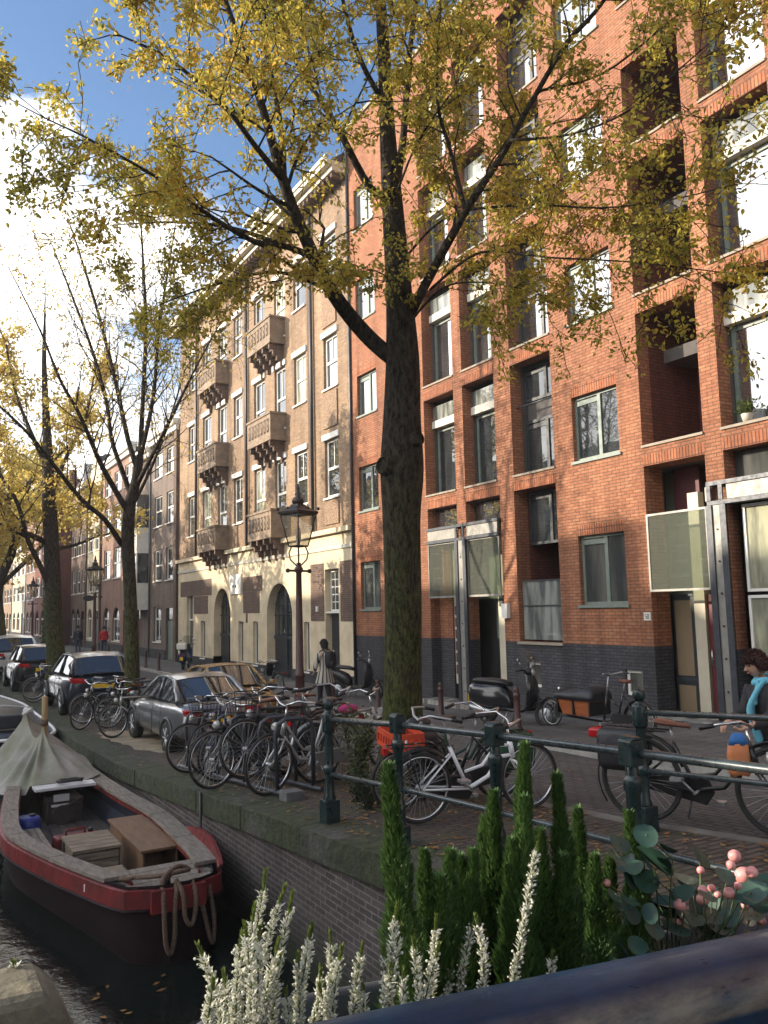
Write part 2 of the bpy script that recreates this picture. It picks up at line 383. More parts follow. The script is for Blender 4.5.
def window(par, off, xf, ya, yb, za, zb, style='two', fm='frame_green', pm='pane', sill=None, t=0.06, sd=0.12):
    """window set in an opening: xf = outer face of the frame"""
    f = MB(); d = 0.07
    f.box(xf, xf + d, ya, ya + t, za, zb); f.box(xf, xf + d, yb - t, yb, za, zb)
    f.box(xf, xf + d, ya + t, yb - t, za, za + t); f.box(xf, xf + d, ya + t, yb - t, zb - t, zb)
    yi, yj, zi, zj = ya + t, yb - t, za + t, zb - t
    g = 0.045
    if style == 'two':
        m = yi + (yj - yi) * 0.46
        f.box(xf, xf + d * 0.9, m - g, m + g, zi, zj)
        f.box(xf + 0.006, xf + d * 0.9, m + g, yj, zj - 0.13, zj - 0.03)
    elif style == 'sash':
        m = zi + (zj - zi) * 0.5
        f.box(xf - 0.01, xf + d, yi, yj, m - g, m + g)
        f.box(xf + 0.01, xf + d * 0.9, (yi + yj) / 2 - 0.018, (yi + yj) / 2 + 0.018, m + g, zj)
    elif style == 'tee':
        m = zi + (zj - zi) * 0.66
        f.box(xf - 0.01, xf + d, yi, yj, m - g, m + g)
        f.box(xf + 0.01, xf + d * 0.9, (yi + yj) / 2 - 0.025, (yi + yj) / 2 + 0.025, zi, m - g)
    elif style == 'grid':
        for i in (1, 2):
            q = yi + (yj - yi) * i / 3; f.box(xf + 0.012, xf + d * 0.9, q - 0.016, q + 0.016, zi, zj)
        for i in range(1, 5):
            q = zi + (zj - zi) * i / 5; f.box(xf + 0.015, xf + d * 0.85, yi, yj, q - 0.016, q + 0.016)
    w = f.build('window', M[fm], par, off)
    p = MB(); p.box(xf + 0.03, xf + 0.05, yi - 0.01, yj + 0.01, zi - 0.01, zj + 0.01)
    o = p.build('pane', M[pm], w)
    o.location = (-off[0], -off[1], -off[2])
    if sill:
        q = MB(); q.box(xf - sd - 0.04, xf + 0.02, ya - 0.05, yb + 0.05, za - 0.06, za - 0.003)
        k = q.build('sill', M[sill], w); k.location = (-off[0], -off[1], -off[2])
    return w

def sub(mb, name, m, parent, off, **k):
    o = mb.build(name, M[m] if isinstance(m, str) else m, parent, None, **k)
    o.location = (-off[0], -off[1], -off[2])
    return o

# text out of strokes: tiny numerals for a house number plate, cut as thin bars
SEG = {'5': [(0, 2, 1, 2), (0, 1, 0, 2), (0, 1, 1, 1), (1, 0, 1, 1), (0, 0, 1, 0)], '0': [(0, 0, 1, 0), (0, 2, 1, 2), (0, 0, 0, 2), (1, 0, 1, 2)]}

# ------------------------------------------------------------------ 1. orange brick apartment block
def orange_block():
    X = 12.2; T = 15.7
    off = (X, 8.0, -2.5)
    b = thing('apartment_building', 'orange brick apartment block with recessed square balconies, grey base and steel entrance frames', 'building', off)
    def P(mb, name, m, **k): return mb.build(name, M[m] if isinstance(m, str) else m, b, off, **k)
    rows = [(2.96, 5.57), (5.96, 8.6), (9.0, 11.64), (12.04, 14.4)]
    cols = {'R': (7.87, 9.22), 'S': (9.6, 11.0), 'U': (13.47, 14.88), 'A': (15.5, 16.8), 'B': (17.19, 18.6), 'Q': (4.3, 5.7), 'N': (0.2, 1.6), 'O': (-1.6, -0.2)}
    ops = []; lint = []
    for k, (a, c) in cols.items():
        for i, (z, y) in enumerate(rows):
            if k == 'S' and i == 2: y = 10.7
            ops.append((a, c, z, y, 0.32)); lint.append((a, c, y))
    trow = [(-0.05, 1.38), (2.95, 4.33), (5.94, 7.23), (9.0, 10.35), (12.04, 13.4)]
    tw = []
    for a, c in ((11.58, 12.87), (21.17, 22.38), (6.1, 7.3), (2.2, 3.5)):
        for z, y in trow:
            ops.append((a, c, z, y, 0.14)); tw.append((a, c, z, y)); lint.append((a, c, y))
    # ground floor openings
    ops += [(13.47, 14.9, -0.84, 2.6, 0.4)]
    ops += [(9.6, 11.0, -0.85, 2.56, 0.5), (7.87, 9.22, -0.85, 2.56, 0.3), (15.42, 16.8, -0.85, 2.58, 0.3), (17.19, 18.55, -0.85, 2.58, 0.3)]
    lint += [(13.47, 14.9, 2.6), (9.6, 11.0, 2.56), (7.87, 9.22, 2.56), (15.42, 16.8, 2.58), (17.19, 18.55, 2.58)]
    w = MB(); wall_plane(w, X, -8, 22.78, -0.85, T, ops, 0, 0); P(w, 'wall', 'brick_orange')
    # dark base, set 1 cm back under the brick
    bo = [(9.6, 11.0, -2.6, -0.85, 0.5), (7.87, 9.22, -2.6, -0.85, 0.3), (15.42, 16.8, -2.6, -0.85, 0.3), (17.19, 18.55, -2.6, -0.85, 0.3)]
    sw = [(14.22, 14.66, -1.83, -1.29), (11.33, 11.76, -1.79, -1.31), (20.2, 20.6, -1.8, -1.3)]
    w = MB(); wall_plane(w, X + 0.003, -8, 22.78, -2.7, -0.85, bo + [q + (0.1,) for q in sw], 0, 0); P(w, 'base', 'brick_dark')
    for q in sw: window(b, off, X + 0.06, *q, style='one', fm='white', pm='pane_dim', t=0.055)
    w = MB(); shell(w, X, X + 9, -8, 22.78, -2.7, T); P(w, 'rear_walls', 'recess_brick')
    w = MB(); w.box(X - 0.06, X + 0.35, -8.05, 22.76, T, T + 0.12); P(w, 'roof_coping', 'sill')
    for a, c, z in lint:
        w = MB(); w.box(X - 0.003, X + 0.1, a - 0.001, c + 0.001, z - 0.002, z + 0.22); P(w, 'lintel', 'brick_orange_soldier')
    for a, c, z, y in tw:
        pm = 'pane_sky' if z > 5 else ('pane' if z > 2 else 'pane_dim')
        window(b, off, X + 0.1, a, c, z, y, 'two', 'frame_green', pm, 'frame_green', sd=0.1)
    r2 = random.Random(3)
    for k, (a, c) in cols.items():
        for i, (z, y) in enumerate(rows):
            if k == 'S' and i == 2: y = 10.7
            s = MB(); s.box(X - 0.035, X + 0.3, a - 0.01, c + 0.01, z - 0.045, z + 0.003); P(s, 'balcony_sill', 'sill')
            deep = X + (1.7 if k in 'SNO' else 1.2)
            L = MB(); x0 = X + 0.32
            # inner room of the loggia
            L.quad((x0, a, z), (deep, a, z), (deep, a, y), (x0, a, y)); L.quad((x0, c, z), (x0, c, y), (deep, c, y), (deep, c, z))
            L.quad((x0, a, z), (x0, c, z), (deep, c, z), (deep, a, z)); L.quad((x0, a, y), (deep, a, y), (deep, c, y), (x0, c, y))
            L.quad((deep, a, z), (deep, c, z), (deep, c, y), (deep, a, y))
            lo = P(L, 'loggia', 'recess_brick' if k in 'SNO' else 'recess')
            if k in 'RABQ':
                s0 = z + 1.86
                q = MB(); q.box(X + 0.26, deep - 0.02, a + 0.004, c - 0.004, s0, s0 + 0.2); sub(q, 'balcony_slab', 'concrete', lo, off)
                q = MB(); q.box(X + 0.30, X + 0.315, a + 0.02, c - 0.02, s0 + 0.2, y - 0.14); sub(q, 'balustrade', 'glass_balus', lo, off)
                q = MB()
                fr = X + 0.42
                pm = 'pane_sky' if (i > 0 or k == 'R') else 'pane'
                if k == 'A' and i == 0: pm = 'pane'
                ya = a + 0.02; yb = c - 0.02
                window(b, off, fr, ya, yb, z + 0.02, s0 - 0.02, 'two' if r2.random() < 0.2 else 'one', 'frame_green', pm, None, t=0.08)
            elif k in 'SNO':
                q = MB(); q.box(deep - 0.03, deep - 0.002, (a + c) / 2 + 0.05, c - 0.02, z, y - 0.5); sub(q, 'cladding', 'panel_red', lo, off)
                q = MB(); q.box(deep - 0.05, deep - 0.002, a + 0.12, (a + c) / 2 - 0.12, z + 0.06, y - 0.5); sub(q, 'balcony_door', 'pane', lo, off)
                q = MB(); q.box(deep - 0.09, deep - 0.002, (a + c) / 2 - 0.12, (a + c) / 2 + 0.05, z, y - 0.3); sub(q, 'door_frame', 'frame_dark', lo, off)
                q = MB(); q.box(X + 0.75, deep - 0.1, a + 0.004, c - 0.004, z + 1.72, z + 1.98); sub(q, 'balcony_slab', 'recess', lo, off)
            else:
                q = MB(); q.box(X + 0.5, X + 0.56, a + 0.01, c - 0.01, z + 1.3, z + 1.75); sub(q, 'cladding', 'recess', lo, off)
                window(b, off, X + 0.42, a + 0.02, c - 0.02, z + 0.02, z + 1.3, 'two', 'frame_dark', 'pane_sky' if i > 0 else 'pane', None, t=0.07)
                window(b, off, X + 0.42, a + 0.02, c - 0.02, z + 1.75, y - 0.02, 'two', 'frame_dark', 'pane', None, t=0.07)
                q = MB(); q.tube([(X + 0.2, a, z + 1.62), (X + 0.2, c, z + 1.62)], 0.02, 6); sub(q, 'handrail', 'frame_dark', lo, off)
    # ground floor U: room behind, milky parapet
    q = MB(); x0 = X + 0.4
    q.quad((x0, 13.47, -.84), (x0 + 1, 13.47, -.84), (x0 + 1, 13.47, 2.6), (x0, 13.47, 2.6)); q.quad((x0, 14.9, -.84), (x0, 14.9, 2.6), (x0 + 1, 14.9, 2.6), (x0 + 1, 14.9, -.84))
    q.quad((x0 + 1, 13.47, -.84), (x0 + 1, 14.9, -.84), (x0 + 1, 14.9, 2.6), (x0 + 1, 13.47, 2.6)); q.quad((x0, 13.47, 2.6), (x0 + 1, 13.47, 2.6), (x0 + 1, 14.9, 2.6), (x0, 14.9, 2.6)); q.quad((x0, 13.47, -.84), (x0, 14.9, -.84), (x0 + 1, 14.9, -.84), (x0 + 1, 13.47, -.84))
    lo = P(q, 'loggia', 'recess_brick')
    q = MB(); q.box(x0 + 0.94, x0 + 0.98, 13.55, 14.1, -0.8, 1.3); sub(q, 'balcony_door', 'door_dark', lo, off)
    window(b, off, X + 0.42, 13.49, 14.88, 1.35, 2.58, 'two', 'frame_dark', 'pane', None)
    q = MB(); q.box(X + 0.12, X + 0.135, 13.5, 14.87, -0.8, 0.5); sub(q, 'balustrade', 'glass_balus', lo, off)
    q = MB(); q.box(X + 0.1, X + 0.15, 13.49, 14.88, -0.06, -0.03); q.box(X + 0.1, X + 0.15, 13.49, 14.88, 0.5, 0.53); sub(q, 'handrail', 'steel', lo, off)
    q = MB(); q.box(X - 0.05, X + 0.3, 13.44, 14.93, -0.9, -0.843); P(q, 'balcony_sill', 'sill')
    # ---- entrance with steel frame (two of them)
    def portal(y0, y1, col, left_op, right_op, first):
        s = MB()
        for z in (2.0, 1.66):
            s.box(X - 0.12, X + 0.14, y0, y1, z - 0.035, z + 0.035)
        ca, cb = col
        s.box(X - 0.13, X - 0.11, ca - .06, ca + .06, -2.5, 1.62); s.box(X - 0.13, X - 0.11, cb - .06, cb + .06, -2.5, 1.62)
        s.box(X - 0.108, X + 0.12, ca + .03, ca + .05, -2.5, 1.62); s.box(X - 0.108, X + 0.12, cb - .05, cb - .03, -2.5, 1.62)
        s.box(X - 0.13, X - 0.1, ca - .02, ca + .06, 1.7, 1.96); s.box(X - 0.13, X - 0.1, cb - .06, cb + .02, 1.7, 1.96)
        fr = P(s, 'steel_frame', 'steel')
        s = MB(); s.box(X - 0.1, X - 0.07, ca + .055, cb - .055, -2.5, 1.62); s.box(X - 0.09, X - 0.05, y0 + .05, ca - .08, 1.705, 1.955)
        if not first: s.box(X - 0.09, X - 0.05, cb + .08, y1 - .05, 1.705, 1.955)
        pl = sub(s, 'steel_plate', 'steel_pale', fr, off)
        for k in range(7):
            s = MB(); s.lathe([(0.018, 0), (0.018, 0.02)], (X - 0.115, (ca + cb) / 2, 1.2 - k * 0.55), 8, axis='x'); sub(s, 'bolt', 'black', fr, off)
        return fr
    portal(7.0, 9.53, (9.22, 9.5), None, None, False)
    portal(15.41, 18.5, (16.78, 17.12), None, None, False)
    # entrance 1 (nearest): left glazed bay with hanging screen, right shop-like window
    g = MB(); t = 0.04; ya, yb, za, zb = 9.56, 10.93, 0.17, 1.62; xs = X - 0.1
    for q in ((ya, ya + t, za, zb), (yb - t, yb, za, zb), (ya + t, yb - t, za, za + t), (ya + t, yb - t, zb - t, zb)): g.box(xs, xs + 0.04, *q)
    f = P(g, 'glass_screen', 'steel_pale')
    g = MB(); g.box(xs + 0.015, xs + 0.025, ya + t, yb - t, za + t, zb - t); sub(g, 'pane', 'glass_screen', f, off)
    xb = X + 1.0
    g = MB(); x0 = X + 0.5
    g.quad((x0, 9.6, -2.6), (xb + .3, 9.6, -2.6), (xb + .3, 9.6, 2.56), (x0, 9.6, 2.56)); g.quad((x0, 11.0, -2.6), (x0, 11.0, 2.56), (xb + .3, 11.6, 2.56), (xb + .3, 11.6, -2.6))
    g.quad((xb + .3, 9.6, -2.6), (xb + .3, 11.6, -2.6), (xb + .3, 11.6, 2.56), (xb + .3, 9.6, 2.56)); g.quad((x0, 9.6, 2.56), (xb + .3, 9.6, 2.56), (xb + .3, 11.6, 2.56), (x0, 11.0, 2.56)); g.quad((x0, 9.6, -2.2), (x0, 11.0, -2.2), (xb + .3, 11.6, -2.2), (xb + .3, 9.6, -2.2))
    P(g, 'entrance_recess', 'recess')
    xd = X + 0.6
    g = MB(); g.box(xd, xd + .06, 10.5, 11.05, -2.2, 0.08); g.box(xd - .02, xd + .08, 10.5, 11.06, -1.52, -1.44, 0); k = P(g, 'side_light', 'frame_dark')
    g = MB(); g.box(xd - .008, xd + .01, 10.6, 10.98, -1.4, 0.0); g.box(xd - .008, xd + .01, 10.6, 10.98, -2.1, -1.58); sub(g, 'blind', 'blind', k, off)
    g = MB(); g.box(xd - .03, xd + .05, 10.5, 11.06, -1.5, -1.46); g.box(xd - .03, xd + .05, 10.5, 11.06, 0.08, 0.12); sub(g, 'rail', 'steel', k, off)
    g = MB(); g.box(xd - .06, xd + .1, 10.24, 10.48, -2.2, 2.0); P(g, 'entrance_post', 'cream')
    g = MB(); g.box(xd, xd + .06, 9.62, 10.22, -2.2, 0.1); d = P(g, 'door', 'door_red')
    g = MB(); g.box(xd - .01, xd + .02, 9.68, 10.08, -1.75, 0.02); sub(g, 'pane', 'frost', d, off)
    g = MB(); g.tube([(xd - .06, 10.15, -1.2), (xd - .06, 10.15, -0.9)], .014, 6); sub(g, 'handle', 'chrome', d, off)
    g = MB(); g.box(xd + .3, xd + .36, 9.62, 10.24, .12, 2.5); g.box(xd + .3, xd + .36, 10.5, 11.3, .12, 2.5); P(g, 'upper_glazing', 'frost')
    g = MB(); g.box(xd + .2, xd + .26, 10.4, 11.0, 1.7, 2.54); P(g, 'cladding', 'panel_red')
    # right bay: window with cream curtain and white frame down to the floor
    window(b, off, X + .12, 7.89, 9.02, 0.12, 1.6, 'one', 'white', 'pane_curtain', None, t=.05)
    window(b, off, X + .12, 7.89, 9.02, -2.3, 0.06, 'one', 'white', 'pane_curtain', None, t=.05)
    g = MB(); g.box(X + .28, X + .31, 7.89, 9.2, 2.06, 2.54); P(g, 'upper_glazing', 'pane_dim')
    g = MB(); g.box(X + .2, X + .45, 7.89, 9.2, 1.96, 2.06); P(g, 'balcony_slab', 'concrete')
    # entrance 2 (behind the big tree)
    for ya, yb in ((15.45, 16.74), (17.2, 18.5)):
        g = MB(); t = .035; za, zb = 0.2, 1.62; xs = X - .06
        for q in ((ya, ya + t, za, zb), (yb - t, yb, za, zb), (ya + t, yb - t, za, za + .05), (ya + t, yb - t, zb - t, zb)): g.box(xs, xs + .04, *q)
        f = P(g, 'glass_screen', 'steel_pale')
        g = MB(); g.box(xs + .015, xs + .025, ya + t, yb - t, za + .05, zb - t); sub(g, 'pane', 'glass_screen', f, off)
        g = MB(); g.box(X + .28, X + .31, ya, yb, 2.06, 2.56); P(g, 'upper_glazing', 'pane_sky')
    g = MB(); x0 = X + .3; xb = X + 1.5
    g.quad((x0, 15.42, -2.7), (xb, 15.42, -2.7), (xb, 15.42, 2.58), (x0, 15.42, 2.58)); g.quad((x0, 18.55, -2.7), (x0, 18.55, 2.58), (xb, 18.55, 2.58), (xb, 18.55, -2.7))
    g.quad((xb, 15.42, -2.7), (xb, 18.55, -2.7), (xb, 18.55, 2.58), (xb, 15.42, 2.58)); g.quad((x0, 15.42, 2.58), (xb, 15.42, 2.58), (xb, 18.55, 2.58), (x0, 18.55, 2.58)); g.quad((x0, 15.42, -2.48), (x0, 18.55, -2.48), (xb, 18.55, -2.48), (xb, 15.42, -2.48))
    P(g, 'entrance_recess', 'recess')
    g = MB(); g.box(X + .3, X + .9, 17.95, 18.54, -0.85, 2.5); P(g, 'recess_wall', 'brick_orange')
    g = MB(); g.box(X + .305, X + .9, 17.95, 18.54, -2.6, -0.855); P(g, 'recess_base', 'brick_dark')
    g = MB(); g.box(X + .32, X + .46, 17.58, 17.9, -2.0, 2.5); k = P(g, 'mailbox_panel', 'cream')
    for i in range(6):
        g = MB(); g.box(X + .30, X + .325, 17.66, 17.86, -0.25 - .3 * i, -0.02 - .3 * i); sub(g, 'mailbox', 'panel_red', k, off)
    g = MB(); g.box(X + .3, X + .44, 15.72, 16.02, -2.5, 1.2); k = P(g, 'entrance_post', 'cream')
    g = MB(); g.box(X + .26, X + .3, 15.8, 15.94, -0.05, 0.22); sub(g, 'intercom', 'frame_dark', k, off)
    g = MB(); g.box(X + .9, X + .96, 16.05, 16.95, -2.45, 0.12); d = P(g, 'door', 'frame_dark')
    g = MB(); g.box(X + .885, X + .905, 16.15, 16.85, -0.85, 0.02); sub(g, 'pane', 'frost', d, off)
    g = MB()
    for i in range(4): g.box(X + .88, X + .9, 16.17, 16.83, -2.3 + i * .34, -2.05 + i * .34)
    sub(g, 'panel', 'door_dark', d, off)
    g = MB(); g.box(X + .95, X + 1.0, 15.5, 17.9, .15, 2.5); P(g, 'upper_glazing', 'frost')
    g = MB(); g.box(X + .3, X + .34, 15.42, 15.7, -2.5, 2.5); g.box(X + .3, X + .34, 16.95, 17.2, -2.5, .1); P(g, 'door_frame', 'frame_dark')
    # entrance steps
    g = MB(); g.box(X - .35, X + .3, 15.5, 18.5, -2.6, -2.38); P(g, 'doorstep', 'step_tile')
    g = MB(); g.box(X - .3, X + .4, 7.2, 11.0, -2.6, -2.1); P(g, 'doorstep', 'step_tile')
    # number plates
    g = MB(); g.box(X - .02, X - .002, 11.03, 11.19, -0.36, -0.21); k = P(g, 'number_plate', 'white')
    g = MB()
    for i, ch in enumerate('50'):
        for (u0, v0, u1, v1) in SEG[ch]:
            yl = 11.155 - i * .055; s_ = .032
            a = (yl - u0 * s_, -0.325 + v0 * .04); c = (yl - u1 * s_, -0.325 + v1 * .04)
            g.box(X - .024, X - .0195, min(a[0], c[0]) - .005, max(a[0], c[0]) + .005, min(a[1], c[1]) - .005, max(a[1], c[1]) + .005)
    sub(g, 'numeral', 'black', k, off)
    g = MB(); g.box(X - .1, X - .002, 15.2, 15.4, -0.32, 0.02); P(g, 'junction_box', 'white')
    g = MB(); g.tube([(X - .05, 22.76, -2.5), (X - .05, 22.76, T)], .045, 8); P(g, 'downpipe', 'steel')
    # plant on the balcony of the first floor
    return b

# ------------------------------------------------------------------ 2. brown and beige block with stone base, arches and balconies
def arch_fill(mb, x, y0, y1, zs, zt, mi=0, dep=0.4, n=14):
    """spandrels that turn the top of a square opening into a round arch, with its soffit"""
    yc = (y0 + y1) / 2; r = (y1 - y0) / 2; h = zt - zs
    P = [(yc - r * math.cos(math.pi * i / n), zs + h * math.sin(math.pi * i / n)) for i in range(n + 1)]
    for i in range(n):
        (a, b), (c, d) = P[i], P[i + 1]
        mb.quad((x, c, d), (x, a, b), (x, a, zt), (x, c, zt), mi)
        mb.quad((x, a, b), (x, c, d), (x + dep, c, d), (x + dep, a, b), mi)

def beige_block():
    X = 12.2; Y0, Y1 = 22.82, 41.6; T = 14.4
    off = (X, 32.0, -2.5)
    b = thing('office_building', 'brown brick block on a beige stone base with two arched doors and stone corbel balconies', 'building', off)
    def P(mb, name, m, **k): return mb.build(name, M[m] if isinstance(m, str) else m, b, off, **k)
    colsY = {'A': (23.72, 24.74), 'B': (26.16, 27.2), 'C': (28.0, 29.05), 'D': (30.02, 31.2), 'E': (32.55, 33.6), 'F': (34.5, 35.65), 'G': (36.6, 37.85), 'H': (39.02, 40.1)}
    rows = [(3.65, 5.6), (7.35, 9.15), (10.9, 12.7)]
    ops = []; wins = []
    for k, (a, c) in colsY.items():
        for i, (z, y) in enumerate(rows):
            zz = 2.6 + 3.7 * i if k in 'CDFG' else z
            if k in 'DF' or (k in 'CG'): zz = z - .6
            ops.append((a, c, zz, y, .16)); wins.append((k, a, c, zz, y))
    w = MB(); wall_plane(w, X, Y0, Y1, 2.6, T, ops); P(w, 'wall', 'brick_beige')
    for k, a, c, z, y in wins:
        window(b, off, X + .09, a, c, z, y, 'sash', 'white', random.Random(a * 7 + z).choice(['pane', 'pane_dim', 'pane_sky', 'pane_curtain', 'pane']), 'white', t=.085, sd=.12)
        q = MB(); q.box(X - .07, X + .05, a - .09, c + .09, y + .004, y + .2); P(q, 'lintel', 'white')
    # carved panels under the windows of the near bay
    for z0, z1 in ((6.0, 7.2), (9.5, 10.75), (2.75, 3.5)):
        q = MB(); q.box(X - .05, X + .05, 23.72, 24.74, z0, z1); P(q, 'relief_panel', 'stone_relief')
    # stone base
    A1, A2 = (27.5, 29.88), (33.95, 36.1); zs, zt = -.25, .97
    dr = (23.8, 24.8, -2.6, 1.28)
    nar = [(32.42, 32.98), (30.8, 31.34), (37.32, 37.94), (26.06, 26.5)]
    bo = [(A1[0], A1[1], -2.6, zt, .5), (A2[0], A2[1], -2.6, zt, .5), dr + (.25,), (39.1, 40.2, -2.0, 1.2, .2)] + [(a, c, -2.13, -.45, .15) for a, c in nar]
    w = MB(); wall_plane(w, X - .04, Y0, Y1, -2.1, 2.6, bo)
    for A in (A1, A2): arch_fill(w, X - .04, A[0], A[1], zs, zt + .0, 0, .5)
    P(w, 'stone_base', 'stone_beige')
    w = MB(); wall_plane(w, X - .07, Y0, Y1, -2.7, -2.1, [o for o in [(A1[0], A1[1], -2.8, -2, .5), (A2[0], A2[1], -2.8, -2, .5), (23.8, 24.8, -2.8, -2, .3)]]); w.quad((X - .07, Y0, -2.1), (X - .04, Y0, -2.1), (X - .04, Y1, -2.1), (X - .07, Y1, -2.1)); P(w, 'plinth', 'brick_dark')
    for (a, c, z0, z1) in ((22.84, 23.68, -.42, 1.5), (24.86, 25.9, -.42, 1.5), (30.6, 32.4, -.12, .745), (30.3, 32.45, .75, 1.34), (36.4, 41.2, .72, 1.46), (36.9, 39.0, -.12, .7), (31.9, 32.1, -.5, -.13)):
        q = MB(); q.box(X - .05, X - .03, a, c, z0, z1); P(q, 'brick_infill', 'brick_brown')
    q = MB(); q.box(X - .2, X + .02, Y0, Y1, 2.42, 2.58); P(q, 'string_course', 'stone_beige')
    q = MB(); q.box(X - .08, X + .02, Y0, Y1, 1.9, 2.02); P(q, 'string_course', 'stone_pale')
    # arched double doors
    for (a, c) in (A1, A2):
        q = MB(); q.box(X + .3, X + .38, a - .02, c + .02, -2.5, zt + .02); d = P(q, 'door', 'door_dark')
        q = MB(); yc = (a + c) / 2
        for i in range(1, 6): q.box(X + .26, X + .3, a + (c - a) * i / 6 - .02, a + (c - a) * i / 6 + .02, -1.0, .9)
        for z in (-.2, .2, .6): q.box(X + .265, X + .3, a, c, z - .02, z + .02)
        for z in (-1.05, -2.3): q.box(X + .25, X + .3, a, c, z - .06, z + .06)
        q.box(X + .24, X + .3, yc - .07, yc + .07, -2.5, .9)
        sub(q, 'glazing_bar', 'frame_dark', d, off)
        q = MB(); q.box(X + .285, X + .303, a + .1, c - .1, -.95, .85); sub(q, 'pane', 'pane', d, off)
    for a, c in nar: window(b, off, X + .07, a, c, -2.13, -.45, 'one', 'white', 'pane', 'white', t=.05)
    window(b, off, X + .1, 39.1, 40.2, -2.0, 1.2, 'sash', 'white', 'pane_dim', None)
    window(b, off, X + .14, 23.85, 24.75, -.1, 1.25, 'grid', 'white', 'pane_dim', 'white')
    q = MB(); q.box(X + .18, X + .24, 23.84, 24.76, -2.5, -.2); d = P(q, 'door', 'door_dark')
    q = MB(); q.tube([(X + .15, 24.6, -1.6), (X + .15, 24.6, -1.35)], .015, 6); sub(q, 'handle', 'chrome', d, off)
    # balconies: floor, pierced parapet, stepped corbels
    def balcony(y0, y1, z, dep=.62):
        q = MB(); q.box(X - dep, X, y0, y1, z, z + .16); k = P(q, 'balcony', 'stone_brown')
        q = MB(); xf = X - dep
        q.box(xf, X, y0 + .0, y0 + .1, z + .16, z + .98); q.box(xf, X, y1 - .1, y1, z + .16, z + .98)
        q.box(xf, xf + .1, y0 + .1, y1 - .1, z + .16, z + .3); q.box(xf, xf + .1, y0 + .1, y1 - .1, z + .82, z + .98)
        n = 7
        for i in range(n + 1):
            yy = y0 + .1 + (y1 - y0 - .2) * i / n
            q.box(xf + .005, xf + .09, yy - .05, yy + .05, z + .3, z + .82)
        for i in range(n):
            yy = y0 + .1 + (y1 - y0 - .2) * (i + .5) / n
            q.lathe([(.03, 0), (.085, .13), (.05, .26), (.085, .39), (.03, .52)], (xf + .05, yy, z + .3), 8)
        q.box(xf - .04, X, y0 - .04, y1 + .04, z + .98, z + 1.06)
        sub(q, 'parapet', 'stone_brown', k, off)
        q = MB()
        for yy in (y0 + .2, y0 + .2 + (y1 - y0 - .4) / 3, y1 - .2 - (y1 - y0 - .4) / 3, y1 - .2):
            for i in range(4):
                q.box(X - dep * (1 - .25 * i) + .04, X, yy - .06, yy + .06, z - .2 * (i + 1), z - .2 * i - .002)
        for i in range(1, 4): q.box(X - dep * (.8 - .22 * i), X, y0 + .12 * i, y1 - .12 * i, z - .15 * i - .03, z - .15 * (i - 1) - .033)
        sub(q, 'corbel', 'brick_brown', k, off)
    for z in (2.62, 6.25, 9.95):
        balcony(28.0, 30.35, z); balcony(34.2, 36.75, z)
    for y in (25.55, 31.85, 38.6):
        q = MB(); q.tube([(X - .09, y, 2.6), (X - .09, y, T)], .06, 8); P(q, 'downpipe', 'frame_dark')
        q = MB(); q.box(X - .03, X + .02, y + .12, y + .42, 2.6, T - .7); P(q, 'pilaster', 'brick_brown')
    # eave, roof, dormers
    q = MB(); q.box(X - .75, X + .1, Y0 - .02, Y1 + .15, T, T + .16); q.box(X - .55, X + .1, Y0 - .01, Y1 + .1, T - .18, T - .003); q.box(X - .8, X - .7, Y0 - .02, Y1 + .15, T + .16, T + .3); P(q, 'eave', 'cream')
    q = MB()
    for i in range(60): q.box(X - .5, X - .02, Y0 + .1 + i * .31, Y0 + .22 + i * .31, T - .34, T - .185)
    P(q, 'eave_bracket', 'brick_brown')
    q = MB(); q.add([(X - .6, Y0, T + .16), (X + 3.5, Y0, T + 3.3), (X + 3.5, Y1, T + 3.3), (X - .6, Y1, T + .16), (X + 9, Y0, T + .16), (X + 9, Y1, T + .16)], [(0, 1, 2, 3), (1, 4, 5, 2), (0, 4, 1), (3, 2, 5)]); P(q, 'roof', 'roof_tile')
    for y in (31.0,):
        q = MB(); q.box(X + .3, X + 3.2, y, y + 1.6, T + .5, T + 2.2); q.prism([(X + .1, T + 2.2), (X + 3.4, T + 2.2), (X + 3.4, T + 2.45), (X + .1, T + 2.3)], 'y', y - .15, y + 1.75); d = P(q, 'dormer', 'white')
        q = MB(); q.box(X + .28, X + .31, y + .2, y + 1.4, T + .8, T + 2.0); sub(q, 'pane', 'pane_sky', d, off)
    w = MB(); shell(w, X, X + 9, Y0, Y1, -2.7, T); P(w, 'rear_walls', 'brick_brown')
    # name plate over the near arch with two small dark marks
    q = MB(); q.box(X - .12, X - .05, 32.5, 33.8, .68, 1.5); k = P(q, 'name_plate', 'white')
    for y in (33.0, 33.32): q = MB(); q.box(X - .13, X - .118, y, y + .16, .95, 1.06); sub(q, 'plate_mark', 'black', k, off)
    q = MB(); q.box(X - .1, X - .05, 25.3, 25.42, -.1, .08); P(q, 'bell_panel', 'white')
    return b

